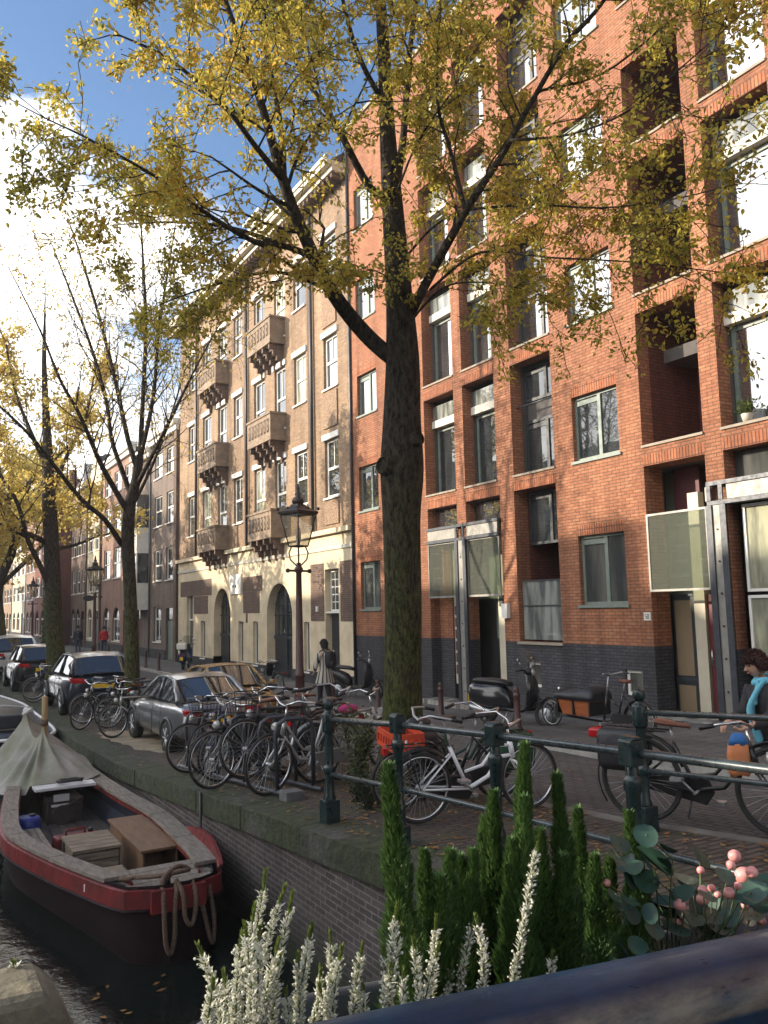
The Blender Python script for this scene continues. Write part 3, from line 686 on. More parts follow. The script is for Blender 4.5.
# ------------------------------------------------------------------ 3. plainer canal houses (down the street and across the water)
def house(label, y0, y1, T, wallm, cols, rows, X=12.2, zg=-2.5, flip=False, roofk='flat', fm='white', stylew='sash', ground='arch', cat='house', depth=8.0, seed=1, pil=None, pm=None, group=None, back=True, sillm='white', lintel=None):
    rr = random.Random(seed)
    yc = (y0 + y1) / 2; W = y1 - y0; H = T - zg
    b = thing('canal_house', label, cat, (X, yc, zg), math.pi if flip else 0.0, group)
    off = (0, 0, 0)
    ws = []; ops = []
    for (u, v) in cols:
        a = -W / 2 + u * W; c = -W / 2 + v * W
        for (z, y) in rows:
            ops.append((a, c, z - zg, y - zg, .14)); ws.append((a, c, z - zg, y - zg))
    g0 = 0
    gops = []
    if ground == 'arch':
        for (u, v) in cols: gops.append((-W / 2 + u * W, -W / 2 + v * W, .7, 2.9))
    elif ground == 'plain':
        for (u, v) in cols[1:]: gops.append((-W / 2 + u * W, -W / 2 + v * W, .9, 2.8))
    dc = cols[0]
    da, db = -W / 2 + dc[0] * W, -W / 2 + dc[1] * W
    if ground == 'arch': gops = gops[1:]
    ops += [g + (.18,) for g in gops]; ops.append((da, db, 0.0, 2.7, .2))
    m = MB()
    if roofk == 'gable' or roofk == 'step':
        wall_plane(m, 0, -W / 2, W / 2, -.2, H, ops)
        if roofk == 'gable': m.add([(0, -W / 2, H), (0, W / 2, H), (0, W * .12, H + W * .5), (0, -W * .12, H + W * .5)], [(0, 3, 2, 1)])
        else:
            k = 4
            for i in range(k):
                h = W / 2 * (1 - i / k) ; m.box(0, .3, -h, h, H + i * W * .11 + (.001 if i else 0), H + (i + 1) * W * .11)
    else:
        wall_plane(m, 0, -W / 2, W / 2, -.2, H, ops)
    if ground == 'arch':
        for g in gops: arch_fill(m, 0, g[0], g[1], g[3] - (g[1] - g[0]) / 2, g[3], 0, .18, 8)
    m.build('wall', M[wallm], b)
    m = MB(); shell(m, 0, depth, -W / 2, W / 2, -.2, H); m.build('rear_walls', M[wallm], b)
    for q in ws:
        w_ = window(b, off, .08, *q, style=stylew, fm=fm, pm=pm or rr.choice(['pane', 'pane', 'pane_sky', 'pane_dim']), sill=sillm, t=.07)
        if lintel:
            l = MB(); l.box(-.03, .04, q[0] - .06, q[1] + .06, q[3] + .003, q[3] + .2); l.build('lintel', M[lintel], b)
    for q in gops: window(b, off, .1, *q, style='tee', fm=fm, pm='pane', sill=sillm, t=.07)
    m = MB(); m.box(.12, .18, da, db, 0, 2.05); d = m.build('door', M[rr.choice(['door_dark', 'frame_green', 'panel_red'])], b)
    m = MB(); m.box(.1, .16, da, db, 2.1, 2.7); m.build('fanlight', M['pane'], d)
    m = MB(); m.ball((.1, da + .12, 1.05), .03, 6, 5); m.build('handle', M['chrome'], d)
    m = MB(); m.box(-.04, .0, -W / 2 + .01, W / 2 - .01, -.2, .45); 
    for (a, c) in ((-W / 2 + .01, da - .02), (db + .02, W / 2 - .01)):
        if c > a: m2 = MB(); m2.box(-.05, -.002, a, c, -.2, .5); m2.build('plinth', M['brick_dark'], b)
    if roofk == 'flat':
        m = MB(); m.box(-.35, .1, -W / 2 - .02, W / 2 + .02, H, H + .3); m.box(-.2, .1, -W / 2, W / 2, H - .3, H - .002); m.build('cornice', M['white'], b)
    elif roofk == 'mansard':
        m = MB(); m.box(-.3, .1, -W / 2 - .02, W / 2 + .02, H, H + .2); m.build('cornice', M['white'], b)
        m = MB(); m.add([(-.1, -W / 2, H + .2), (-.1, W / 2, H + .2), (1.2, W / 2, H + 2.6), (1.2, -W / 2, H + 2.6), (depth, -W / 2, H + 2.6), (depth, W / 2, H + 2.6), (depth, -W / 2, H), (depth, W / 2, H)], [(0, 3, 2, 1), (3, 4, 5, 2), (0, 6, 4, 3), (1, 2, 5, 7)]); m.build('roof', M['roof_tile'], b)
        m = MB(); m.box(.1, 1.6, -.7, .7, H + .6, H + 2.2); dd = m.build('dormer', M['white'], b)
        m = MB(); m.box(.08, .11, -.5, .5, H + .8, H + 2.0); m.build('pane', M['pane_sky'], dd)
    elif roofk in ('gable', 'step'):
        m = MB(); hh = H + W * .46; x1 = depth
        m.add([(.15, -W / 2, H), (.15, 0, hh), (.15, W / 2, H), (x1, -W / 2, H), (x1, 0, hh), (x1, W / 2, H)], [(0, 1, 4, 3), (1, 2, 5, 4), (0, 2, 1), (3, 4, 5)]); rf = m.build('roof', M['roof_tile'], b)
        m = MB(); m.box(2.2, 2.9, -.4, .4, hh - 1.0, hh + .9); m.build('chimney', M['brick_red'], rf)
    if pil:
        m = MB()
        for (u, wd) in pil: m.box(-.14, .02, -W / 2 + u * W - wd / 2, -W / 2 + u * W + wd / 2, -.1, H - .3)
        m.build('pilaster', M['brick_brown'], b)
    m = MB(); m.tube([(-.06, -W / 2 + .1, .1), (-.06, -W / 2 + .1, H)], .05, 6); m.build('downpipe', M['gutter'], b)
    return b
# ------------------------------------------------------------------ street materials
M['road'] = brick('clinker road', (0.125, 0.115, 0.115), (0.085, 0.08, 0.082), (0.04, 0.037, 0.035), w=0.2, h=0.085, ms=0.011, stain=0.5, stain_c=(0.045, 0.042, 0.04), bmp=0.7, rot=True, moss=((0.14, 0.125, 0.11), 0.6, 0.9))
M['sidewalk'] = brick('pavement tiles', (0.15, 0.145, 0.14), (0.115, 0.112, 0.11), (0.055, 0.05, 0.045), w=0.3, h=0.3, ms=0.012, stain=0.5, bmp=0.5)
M['strip'] = brick('old brick quay paving', (0.13, 0.1, 0.085), (0.085, 0.07, 0.062), (0.04, 0.036, 0.03), w=0.21, h=0.075, ms=0.014, stain=0.6, stain_c=(0.05, 0.04, 0.032), bmp=1.0, moss=((0.075, 0.075, 0.04), 0.5, 0.72))
M['quay_brick'] = brick('quay wall brick', (0.10, 0.082, 0.085), (0.055, 0.047, 0.052), (0.17, 0.155, 0.145), w=0.2, h=0.055, ms=0.008, stain=0.8, stain_c=(0.04, 0.04, 0.035), bmp=0.9, sscale=0.8, moss=((0.04, 0.05, 0.02), 0.62, 0.85), tide=(-3.05, -2.6))
M['step_tile'] = brick('checkered step', (0.42, 0.4, 0.36), (0.06, 0.06, 0.06), (0.04, 0.04, 0.04), w=0.18, h=0.18, ms=0.004, stain=0.3, bmp=0.2)
M['kerb'] = mat('pale kerb stone', (0.32, 0.31, 0.28), 0.85, var=0.35, scale=3.5, bmp=0.2)
def _coping():
    m, nt, p, out = _new('mossy coping stone')
    n = noise(nt, 1.3, 7, 0.7, 'UV'); n2 = noise(nt, 9, 4, 0.6, 'UV'); n3 = noise(nt, 2.0, 5, 0.7, 'UV', (1.0, 0.35, 1))
    st = ramp(nt, n2.outputs[0], [(0.3, (0.035, 0.034, 0.03)), (0.7, (0.085, 0.082, 0.07))]).outputs[0]
    ms = ramp(nt, n2.outputs[0], [(0.3, (0.012, 0.016, 0.006)), (0.7, (0.042, 0.055, 0.016))]).outputs[0]
    c = mix(nt, ramp(nt, n.outputs[0], [(0.36, 0.0), (0.5, 0.95)]).outputs[0], st, ms)
    c = mix(nt, ramp(nt, n3.outputs[0], [(0.5, 0.0), (0.7, 0.8)]).outputs[0], c, (0.03, 0.03, 0.026))
    nt.links.new(c, p.inputs['Base Color']); p.inputs['Roughness'].default_value = 0.9
    bump(nt, p, n2.outputs[0], 1.0, 0.05)
    M['coping'] = m
_coping()
def _water():
    m, nt, p, out = _new('dark canal water')
    p.inputs['Base Color'].default_value = (0.006, 0.009, 0.008, 1); p.inputs['Roughness'].default_value = 0.06; p.inputs['IOR'].default_value = 1.33
    n = noise(nt, 2.2, 5, 0.6); bump(nt, p, n.outputs[0], 0.25, 0.08)
    M['water'] = m
_water()
M['earth'] = mat('ground soil', (0.09, 0.08, 0.06), 0.95, var=0.3, scale=0.05)

def kerb_x(y): return float(np.interp(y, [-6, 4, 7.7, 8.5, 9.6, 10.7, 14, 17.5, 24, 2000], [6.4, 7.45, 8.1, 8.26, 8.55, 8.8, 9.4, 9.6, 9.6, 9.6]))
def strip_x(y): return float(np.interp(y, [-6, 4.2, 5.0, 8.6, 11, 13, 2000], [5.55, 5.45, 5.25, 5.3, 6.3, 6.6, 6.6]))

def ground():
    ys = [-6 + .5 * i for i in range(60)] + [24 + 2 * i for i in range(30)] + [84 + 8 * i for i in range(12)] + [200, 260, 330]
    def sheet(name, m, fa, fb, dz, n=1, skirt=0.0):
        mb = MB()
        R_ = []
        for y in ys:
            a, b = fa(y), fb(y); z = gz(y) + dz
            R_.append([(a + (b - a) * i / n, y, z) for i in range(n + 1)])
        vs = [p for r in R_ for p in r]; k = n + 1
        fs = [(i * k + j, i * k + j + 1, (i + 1) * k + j + 1, (i + 1) * k + j) for i in range(len(ys) - 1) for j in range(n)]
        mb.add(vs, fs, 0, True)
        o = mb.build(name, M[m]); tag(o, kind='structure'); return o
    sheet('quay_pavement', 'strip', lambda y: 3.55, strip_x, 0.0)
    sheet('road', 'road', strip_x, kerb_x, -0.1)
    sheet('sidewalk', 'sidewalk', lambda y: kerb_x(y) + .15, lambda y: 12.9, 0.0)
    M['kerb_dark'] = mat('worn kerb stone', (0.17, 0.16, 0.14), 0.9, c2=(0.07, 0.068, 0.06), scale=2.5, bmp=0.3)
    for name, f, w in (('kerb', kerb_x, .16), ('kerb_dark', lambda y: strip_x(y) - .13, .14)):
        mb = MB(); R_ = []
        for y in ys:
            a = f(y); z = gz(y) + .004
            R_.append([(a, y, z - .2), (a, y, z), (a + w, y, z), (a + w, y, z - .2)])
        mb.rings(R_, 0, False); o = mb.build('kerb', M[name]); tag(o, kind='structure')
    mb = MB(); mb.box(3.5, 60, -40, 330, -4.6, -2.75); mb.box(3.5, 60, -40, 1.5, -2.745, -1.85); tag(mb.build('terrain', M['earth']), kind='structure')
    mb = MB(); mb.quad((-9, -40, WATER), (3.3, -40, WATER), (3.3, 400, WATER), (-9, 400, WATER)); tag(mb.build('canal_water', M['water']), kind='structure')
    mb = MB(); mb.quad((-2500, -2500, -4.7), (2500, -2500, -4.7), (2500, 2500, -4.7), (-2500, 2500, -4.7)); tag(mb.build('ground', M['earth']), kind='structure')
    # far bank
    mb = MB(); mb.box(-60, -9, -40, 330, -4.6, -2.5); tag(mb.build('opposite_quay', M['strip']), kind='structure')
    # quay wall on the near bank
    w = thing('quay_wall', 'dark brick canal wall topped with mossy stone coping beside the red boat', 'wall', (3.2, 12, -3.3))
    off = (3.2, 12, -3.3)
    R_ = MB(); yw = [y for y in ys if y >= 1.0]
    for a, b in zip(yw, yw[1:]):
        R_.quad((3.2, b, -4.6), (3.2, a, -4.6), (3.2, a, gz(a) - .24), (3.2, b, gz(b) - .24))
    R_.quad((3.2, 1, -4.6), (9, 1, -4.6), (9, 1, -1.9), (3.2, 1, -1.9))
    R_.build('brick_face', M['quay_brick'], w, off)
    y = 1.0; k = 0; mb = MB()
    while y < 110:
        L = 1.5 if y < 40 else 6.0; y2 = y + L
        za, zb = gz(y) + .006, gz(y2) + .006; j = rnd.uniform(-.008, .008); g = .008
        x0, x1 = 3.15 + j, 3.6
        P = [(x0, y + g, za - .27), (x1, y + g, za - .27), (x1, y2 - g, zb - .27), (x0, y2 - g, zb - .27), (x0, y + g, za - .02), (x1, y + g, za), (x1, y2 - g, zb), (x0, y2 - g, zb - .02)]
        mb.add(P, [(0, 3, 2, 1), (4, 5, 6, 7), (0, 1, 5, 4), (1, 2, 6, 5), (2, 3, 7, 6), (3, 0, 4, 7)])
        y = y2
    mb.build('coping', M['coping'], w, off, bevel=.012)
    mb = MB(); mb.tube([(3.125, 9.75, gz(9.75) - .0), (3.125, 9.75, -3.4)], .017, 6); tag(mb.build('drain_pipe', M['black'], None), 'thin black pipe running down the quay wall beside the boat bow', 'pipe')

# ------------------------------------------------------------------ bridge under the camera
def bridge():
    mb = MB()
    mb.add([(-9, -4.5, -1.62), (3.5, -4.5, -1.5), (3.5, 1.02, -1.6), (-9, 1.02, -1.62), (-9, -4.5, -2.3), (3.5, -4.5, -2.3), (3.5, 1.02, -2.3), (-9, 1.02, -2.3)],
           [(0, 1, 2, 3), (7, 6, 5, 4), (3, 2, 6, 7), (0, 4, 5, 1), (0, 3, 7, 4), (1, 5, 6, 2)])
    tag(mb.build('bridge_deck', M['quay_brick']), kind='structure')
    r = thing('bridge_railing', 'thick dark blue bridge handrail with a tan band of dirt and painted sunlit sheen, closest to the viewer', 'railing', (1.0, .755, -1.5))
    off = (1.0, .755, -1.5)
    mb = MB(); R_ = []
    for x in [.16 + .06 * i for i in range(50)]:
        zt = -.410 - .078 * (x - .507)
        prof = [(-.03, -.105), (-.055, -.085), (-.062, -.06), (-.056, -.035), (-.038, -.012), (-.012, 0), (.012, 0), (.038, -.012), (.056, -.035), (.062, -.06), (.055, -.085), (.03, -.105)]
        R_.append([(x, .765 + a, zt + b) for a, b in prof])
    mb.rings(R_, 0, True); mb.build('handrail', M['blue_rail'], r, off)
    for x in (.35, 1.6, 2.9): mb = MB(); mb.tube([(x, .765, -1.62), (x, .765, -.47 - .08 * (x - .5))], .035, 8); mb.build('post', M['iron_green'], r, off)
    mb = MB(); mb.tube([(.2, .765, -.95), (3.1, .765, -1.15)], .022, 8); mb.build('lower_rail', M['iron_green'], r, off)
def _bluerail():
    m, nt, p, out = _new('blue rail paint with dirt and sheen')
    n = noise(nt, 9, 6, 0.7, 'Object'); n2 = noise(nt, 40, 4, 0.7, 'Object', (0.3, 1, 1)); n3 = noise(nt, 2.5, 4, .6, 'Object', (.4, 1, 3))
    c = ramp(nt, n.outputs[0], [(0.3, (0.003, 0.014, 0.034)), (0.7, (0.008, 0.034, 0.075))]).outputs[0]
    g = nt.nodes.new('ShaderNodeNewGeometry'); sx = nt.nodes.new('ShaderNodeSeparateXYZ'); nt.links.new(g.outputs['Normal'], sx.inputs[0])
    side = ramp(nt, sx.outputs['Z'], [(0.0, 0.0), (0.1, 1.0), (0.55, 0.95), (0.84, 0.0)]).outputs[0]  # tan band by surface angle: dirt plus a painted sunlit highlight
    k = mix(nt, 1.0, side, ramp(nt, n3.outputs[0], [(0.3, 0.5), (0.6, 1.0)]).outputs[0], 'MULTIPLY')
    c = mix(nt, k, c, ramp(nt, n2.outputs[0], [(0.3, (0.02, 0.022, 0.024)), (0.7, (0.2, 0.17, 0.12))]).outputs[0])
    nt.links.new(c, p.inputs['Base Color'])
    p.inputs['Specular IOR Level'].default_value = .3
    nt.links.new(ramp(nt, n2.outputs[0], [(0.3, 0.25), (0.7, 0.5)]).outputs[0], p.inputs['Roughness'])
    bump(nt, p, n2.outputs[0], 0.25, 0.004)
    M['blue_rail'] = m
_bluerail()

# ------------------------------------------------------------------ quay railings: cast iron posts and two rails
def rail_post(par, x, y, z, off, ball=True, h=1.0):
    mb = MB()
    if ball:
        mb.box(x - .07, x + .07, y - .07, y + .07, z - .05, z + .2)
        mb.lathe([(.062, .2), (.045, .25), (.04, .42), (.055, .44), (.055, .48), (.04, .5), (.037, .78), (.058, .8), (.058, .95), (.035, .97), (.025, .985), (.042, 1.0), (.05, 1.035), (.042, 1.07), (.015, 1.085)], (x, y, z), 14)
    else:
        mb.box(x - .062, x + .062, y - .062, y + .062, z - .05, z + .16)
        mb.lathe([(.055, .16), (.042, .2), (.052, .24), (.052, .3), (.038, .33), (.038, .7), (.048, .72), (.048, .77), (.034, .79), (.034, .84)], (x, y, z), 14)
        mb.box(x - .047, x + .047, y - .047, y + .047, z + .84, z + .97)
        mb.prism([(x - .047, z + .97), (x + .047, z + .97), (x + .025, z + .99), (x - .025, z + .99)], 'y', y - .047, y + .047)
    return mb.build('post', M['iron_green'], par, off, bevel=.006)
def railings():
    a = thing('quay_railing', 'dark green iron railing along the canal edge with square headed posts and two rails', 'railing', (3.36, 5.0, gz(5)))
    off = (3.36, 5.0, gz(5))
    rail_post(a, 3.40, 6.9, gz(6.9), off, True)
    for y in (5.62, 4.4): rail_post(a, 3.36, y, gz(y), off, False)
    rail_post(a, 3.33, 3.2, gz(3.2), off, False)
    for h, r in ((.9, .024), (.42, .02)):
        mb = MB(); P = [(3.40 - .012 * i, y, gz(y) + h) for i, y in enumerate((6.9, 5.62, 4.4, 3.2, 1.9, 1.1))]
        mb.tube(P, r, 10); mb.build('rail', M['rail_metal'], a, off)
    b = thing('street_railing', 'shorter dark green railing beside the road, starting at a ball topped post', 'railing', (5.02, 4.71, gz(4.7)))
    off = (5.02, 4.71, gz(4.71))
    rail_post(b, 5.02, 4.71, gz(4.71), off, True)
    rail_post(b, 5.25, 2.9, gz(2.9), off, True)
    for h, r in ((.9, .022), (.46, .02)):
        mb = MB(); mb.tube([(5.02, 4.71, gz(4.71) + h), (5.25, 2.9, gz(2.9) + h), (5.45, 1.2, gz(1.2) + h)], r, 10); mb.build('rail', M['rail_metal'], b, off)

# ------------------------------------------------------------------ bollards and street lamps
def bollards():
    lab = ['red brown bollard at the foot of the entrance steps, left of the black step-through scooter',
           'red brown bollard just right of the big tree trunk base',
           'dark bollard standing in front of the black step-through scooter',
           'red brown bollard in front of the cargo bicycle rear wheel',
           'bollard beside the person in the striped coat',
           'dark bollard in front of the brown brick block, nearer one of two close together',
           'dark bollard in front of the brown brick block, farther one of two close together',
           'small far bollard between the tree trunk and the person in red']
    pos = [(10.4, 15.5), (10.0, 17.6), (9.7, 12.0), (9.5, 8.9), (9.84, 19.7), (9.75, 36.2), (9.8, 38.6), (9.9, 47.0)]
    proto = None
    for (x, y), l in zip(pos, lab):
        if proto is None:
            proto = thing('bollard', l, 'bollard', (x, y, gz(y)), 0, 'iron bollards along the pavement')
            m = MB(); m.lathe([(.09, -.02), (.09, .05), (.066, .08), (.058, .5), (.054, .58), (.066, .6), (.066, .64), (.05, .66), (.046, .68), (.055, .71), (.046, .755), (.015, .78)], (0, 0, 0), 14); m.build('shaft', M['iron_brown'], proto)
            m = MB(); m.lathe([(.105, -.02), (.105, .03), (.095, .035)], (0, 0, 0), 14); m.build('base_ring', M['lamp_iron'], proto)
        else:
            c = copy_tree(proto); c.location = (x, y, gz(y)); c['label'] = l
def lamps():
    t = thing('street_lamp', 'tall red brown street lamp with a four sided glass lantern, nearest of the lamps', 'street lamp', (6.83, 15.1, gz(15.1)), R(20), 'crown topped street lamps')
    m = MB(); m.lathe([(.2, 0), (.2, .1), (.17, .14), (.15, .5), (.17, .55), (.13, .62), (.1, .8), (.085, 1.1), (.105, 1.13), (.105, 1.18), (.08, 1.22), (.062, 2.6), (.055, 3.15), (.085, 3.2), (.085, 3.25), (.05, 3.3), (.045, 3.36)], (0, 0, 0), 16); m.build('post', M['iron_brown'], t)
    m = MB(); m.tube([(-.3, 0, 3.2), (.3, 0, 3.2)], .022, 8); m.ball((-.3, 0, 3.2), .045, 8, 6); m.ball((.3, 0, 3.2), .045, 8, 6); m.build('ladder_bar', M['lamp_iron'], t)
    m = MB()
    for k in range(4):
        q = math.pi / 4 + k * math.pi / 2; c, s = math.cos(q), math.sin(q)
        m.tube([(.04 * c, .04 * s, 3.3), (.16 * c, .16 * s, 3.42), (.19 * c, .19 * s, 3.55), (.14 * c, .14 * s, 3.68)], .016, 6)
    m.build('bracket', M['lamp_iron'], t)
    def fr(z, h): return [(h * math.cos(math.pi / 4 + k * math.pi / 2), h * math.sin(math.pi / 4 + k * math.pi / 2), z) for k in range(4)]
    l = MB()
    A, B = fr(3.69, .19), fr(4.33, .36)
    for k in range(4):
        l.tube([A[k], B[k]], .014, 6); l.tube([A[k], A[(k + 1) % 4]], .016, 6); l.tube([B[k], B[(k + 1) % 4]], .018, 6)
    lan = l.build('lantern', M['lamp_iron'], t)
    m = MB(); a, c = fr(3.7, .183), fr(4.32, .352)
    for k in range(4): m.quad(a[k], a[(k + 1) % 4], c[(k + 1) % 4], c[k])
    m.build('pane', M['glass_lamp'], lan)
    m = MB(); m.lathe([(.03, 3.7), (.05, 3.85), (.05, 4.0), (.02, 4.08)], (0, 0, 0), 10); m.build('burner', M['stone_pale'], lan)
    m = MB()
    m.rings([fr(4.335, .40), fr(4.38, .41), fr(4.42, .3), fr(4.5, .16), fr(4.53, .15)], 0, False)
    m.lathe([(.11, 4.53), (.13, 4.6), (.1, 4.66), (.05, 4.68), (.07, 4.74), (.03, 4.8), (.04, 4.84), (.012, 4.95)], (0, 0, 0), 12)
    for k in range(4):
        p = fr(4.4, .4)[k]; m.ball((p[0], p[1], 4.44), .035, 6, 5); q = fr(4.4, .27)[(k)]; m.ball(((p[0] + fr(4.4, .4)[(k + 1) % 4][0]) / 2, (p[1] + fr(4.4, .4)[(k + 1) % 4][1]) / 2, 4.44), .028, 6, 5)
    m.build('crown', M['lamp_iron'], lan)
    for (x, y, l_) in ((7.1, 36.5, 'street lamp beyond the hatchback, between the two nearer tree trunks'), (7.3, 57.0, 'small far street lamp left of the second row tree trunk')):
        c = copy_tree(t); c.location = (x, y, gz(y)); c['label'] = l_

# ------------------------------------------------------------------ fallen leaves, one uncountable scatter
def fallen_leaves():
    mb = MB(); r = random.Random(11)
    def put(x, y, z, s):
        a = r.uniform(0, 6.28); t = r.uniform(-.3, .3); c, q = math.cos(a) * s, math.sin(a) * s
        mb.add([(x - c, y - q, z), (x - q * .5, y + c * .5, z + abs(t) * s), (x + c, y + q, z + r.uniform(0, .3) * s), (x + q * .5, y - c * .5, z + abs(t) * s * .5)], [(0, 1, 2), (0, 2, 3)])
    clump = [(r.uniform(3.4, 5.2), r.uniform(2.4, 11)) for _ in range(26)]
    for i in range(2600):
        y = r.choice([r.uniform(2.2, 10), r.uniform(8, 40)])
        x = r.uniform(3.3, strip_x(y) - .1)
        if r.random() < .55 and y < 10: cx, cy = r.choice(clump); y = min(12, max(2.2, r.gauss(cy, .28))); x = min(strip_x(y) - .05, max(3.3, r.gauss(cx, .2)))
        put(x, y, gz(y) + .010, r.uniform(.014, .036))
    for i in range(500):
        y = r.uniform(6, 45); x = r.uniform(strip_x(y), kerb_x(y)); put(x, y, gz(y) - .09, r.uniform(.025, .045))
    for i in range(160):
        y = r.uniform(4, 16); x = r.uniform(0.5, 3.0) if y < 8 else r.uniform(-1, .9); put(x, y, WATER + .006, r.uniform(.03, .05))
    tag(mb.build('fallen_leaves', leafmat('fallen leaf', [(0.1, (0.10, 0.05, 0.02)), (0.5, (0.24, 0.125, 0.04)), (0.8, (0.34, 0.22, 0.08)), (1.0, (0.42, 0.33, 0.16))], 0.1, .8)), 'scattered yellow brown fallen leaves on the quay paving', 'leaves', kind='stuff')
# ------------------------------------------------------------------ trees
def _bark():
    m, nt, p, out = _new('elm bark with moss')
    n = noise(nt, 24, 8, 0.8, 'Object', (1, 1, 0.32)); n2 = noise(nt, 2.2, 4, .6)
    c = ramp(nt, n.outputs[0], [(0.4, (0.012, 0.010, 0.008)), (0.6, (0.11, 0.092, 0.07))]).outputs[0]
    tc = nt.nodes.new('ShaderNodeTexCoord'); sx = nt.nodes.new('ShaderNodeSeparateXYZ'); nt.links.new(tc.outputs['Object'], sx.inputs[0])
    mr = nt.nodes.new('ShaderNodeMapRange'); mr.inputs[1].default_value = 4.0; mr.inputs[2].default_value = 1.0; nt.links.new(sx.outputs['Z'], mr.inputs[0])
    k = mix(nt, 1.0, mr.outputs[0], ramp(nt, n2.outputs[0], [(0.32, 0.1), (0.52, 0.95)]).outputs[0], 'MULTIPLY')
    c = mix(nt, k, c, ramp(nt, n.outputs[0], [(0.4, (0.018, 0.022, 0.006)), (0.6, (0.15, 0.165, 0.045))]).outputs[0])
    nt.links.new(c, p.inputs['Base Color']); p.inputs['Roughness'].default_value = 0.92; p.inputs['Specular IOR Level'].default_value = .2
    bump(nt, p, n.outputs[0], 1.0, 0.09)
    M['bark'] = m
    M['twig'] = mat('dark twig bark', (0.05, 0.04, 0.032), 0.85, var=.4, scale=12)
    M['leaf_gold'] = leafmat('elm leaf yellow green', [(0.02, (0.10, 0.115, 0.03)), (0.25, (0.25, 0.25, 0.05)), (0.48, (0.45, 0.39, 0.07)), (0.74, (0.62, 0.47, 0.085)), (0.92, (0.60, 0.36, 0.06)), (1.0, (0.28, 0.13, 0.04))], .6)
    M['leaf_sparse'] = leafmat('thin yellow leaf', [(0.1, (0.44, 0.38, 0.10)), (0.6, (0.66, 0.52, 0.15)), (1.0, (0.60, 0.40, 0.12))], .62)
    M['leaf_green'] = leafmat('ivy leaf', [(0.1, (0.035, 0.06, 0.015)), (0.6, (0.09, 0.12, 0.03)), (1.0, (0.2, 0.2, 0.05))], .4)
_bark()

def smooth_line(pts, k=3):
    """Catmull-Rom through (x, y, z, r)"""
    P = [np.array(p, float) for p in pts]; out = []
    for i in range(len(P) - 1):
        a = P[max(i - 1, 0)]; b = P[i]; c = P[i + 1]; d = P[min(i + 2, len(P) - 1)]
        for j in range(k):
            t = j / k
            out.append(.5 * ((2 * b) + (c - a) * t + (2 * a - 5 * b + 4 * c - d) * t * t + (3 * b - a - 3 * c + d) * t ** 3))
    out.append(P[-1])
    return out

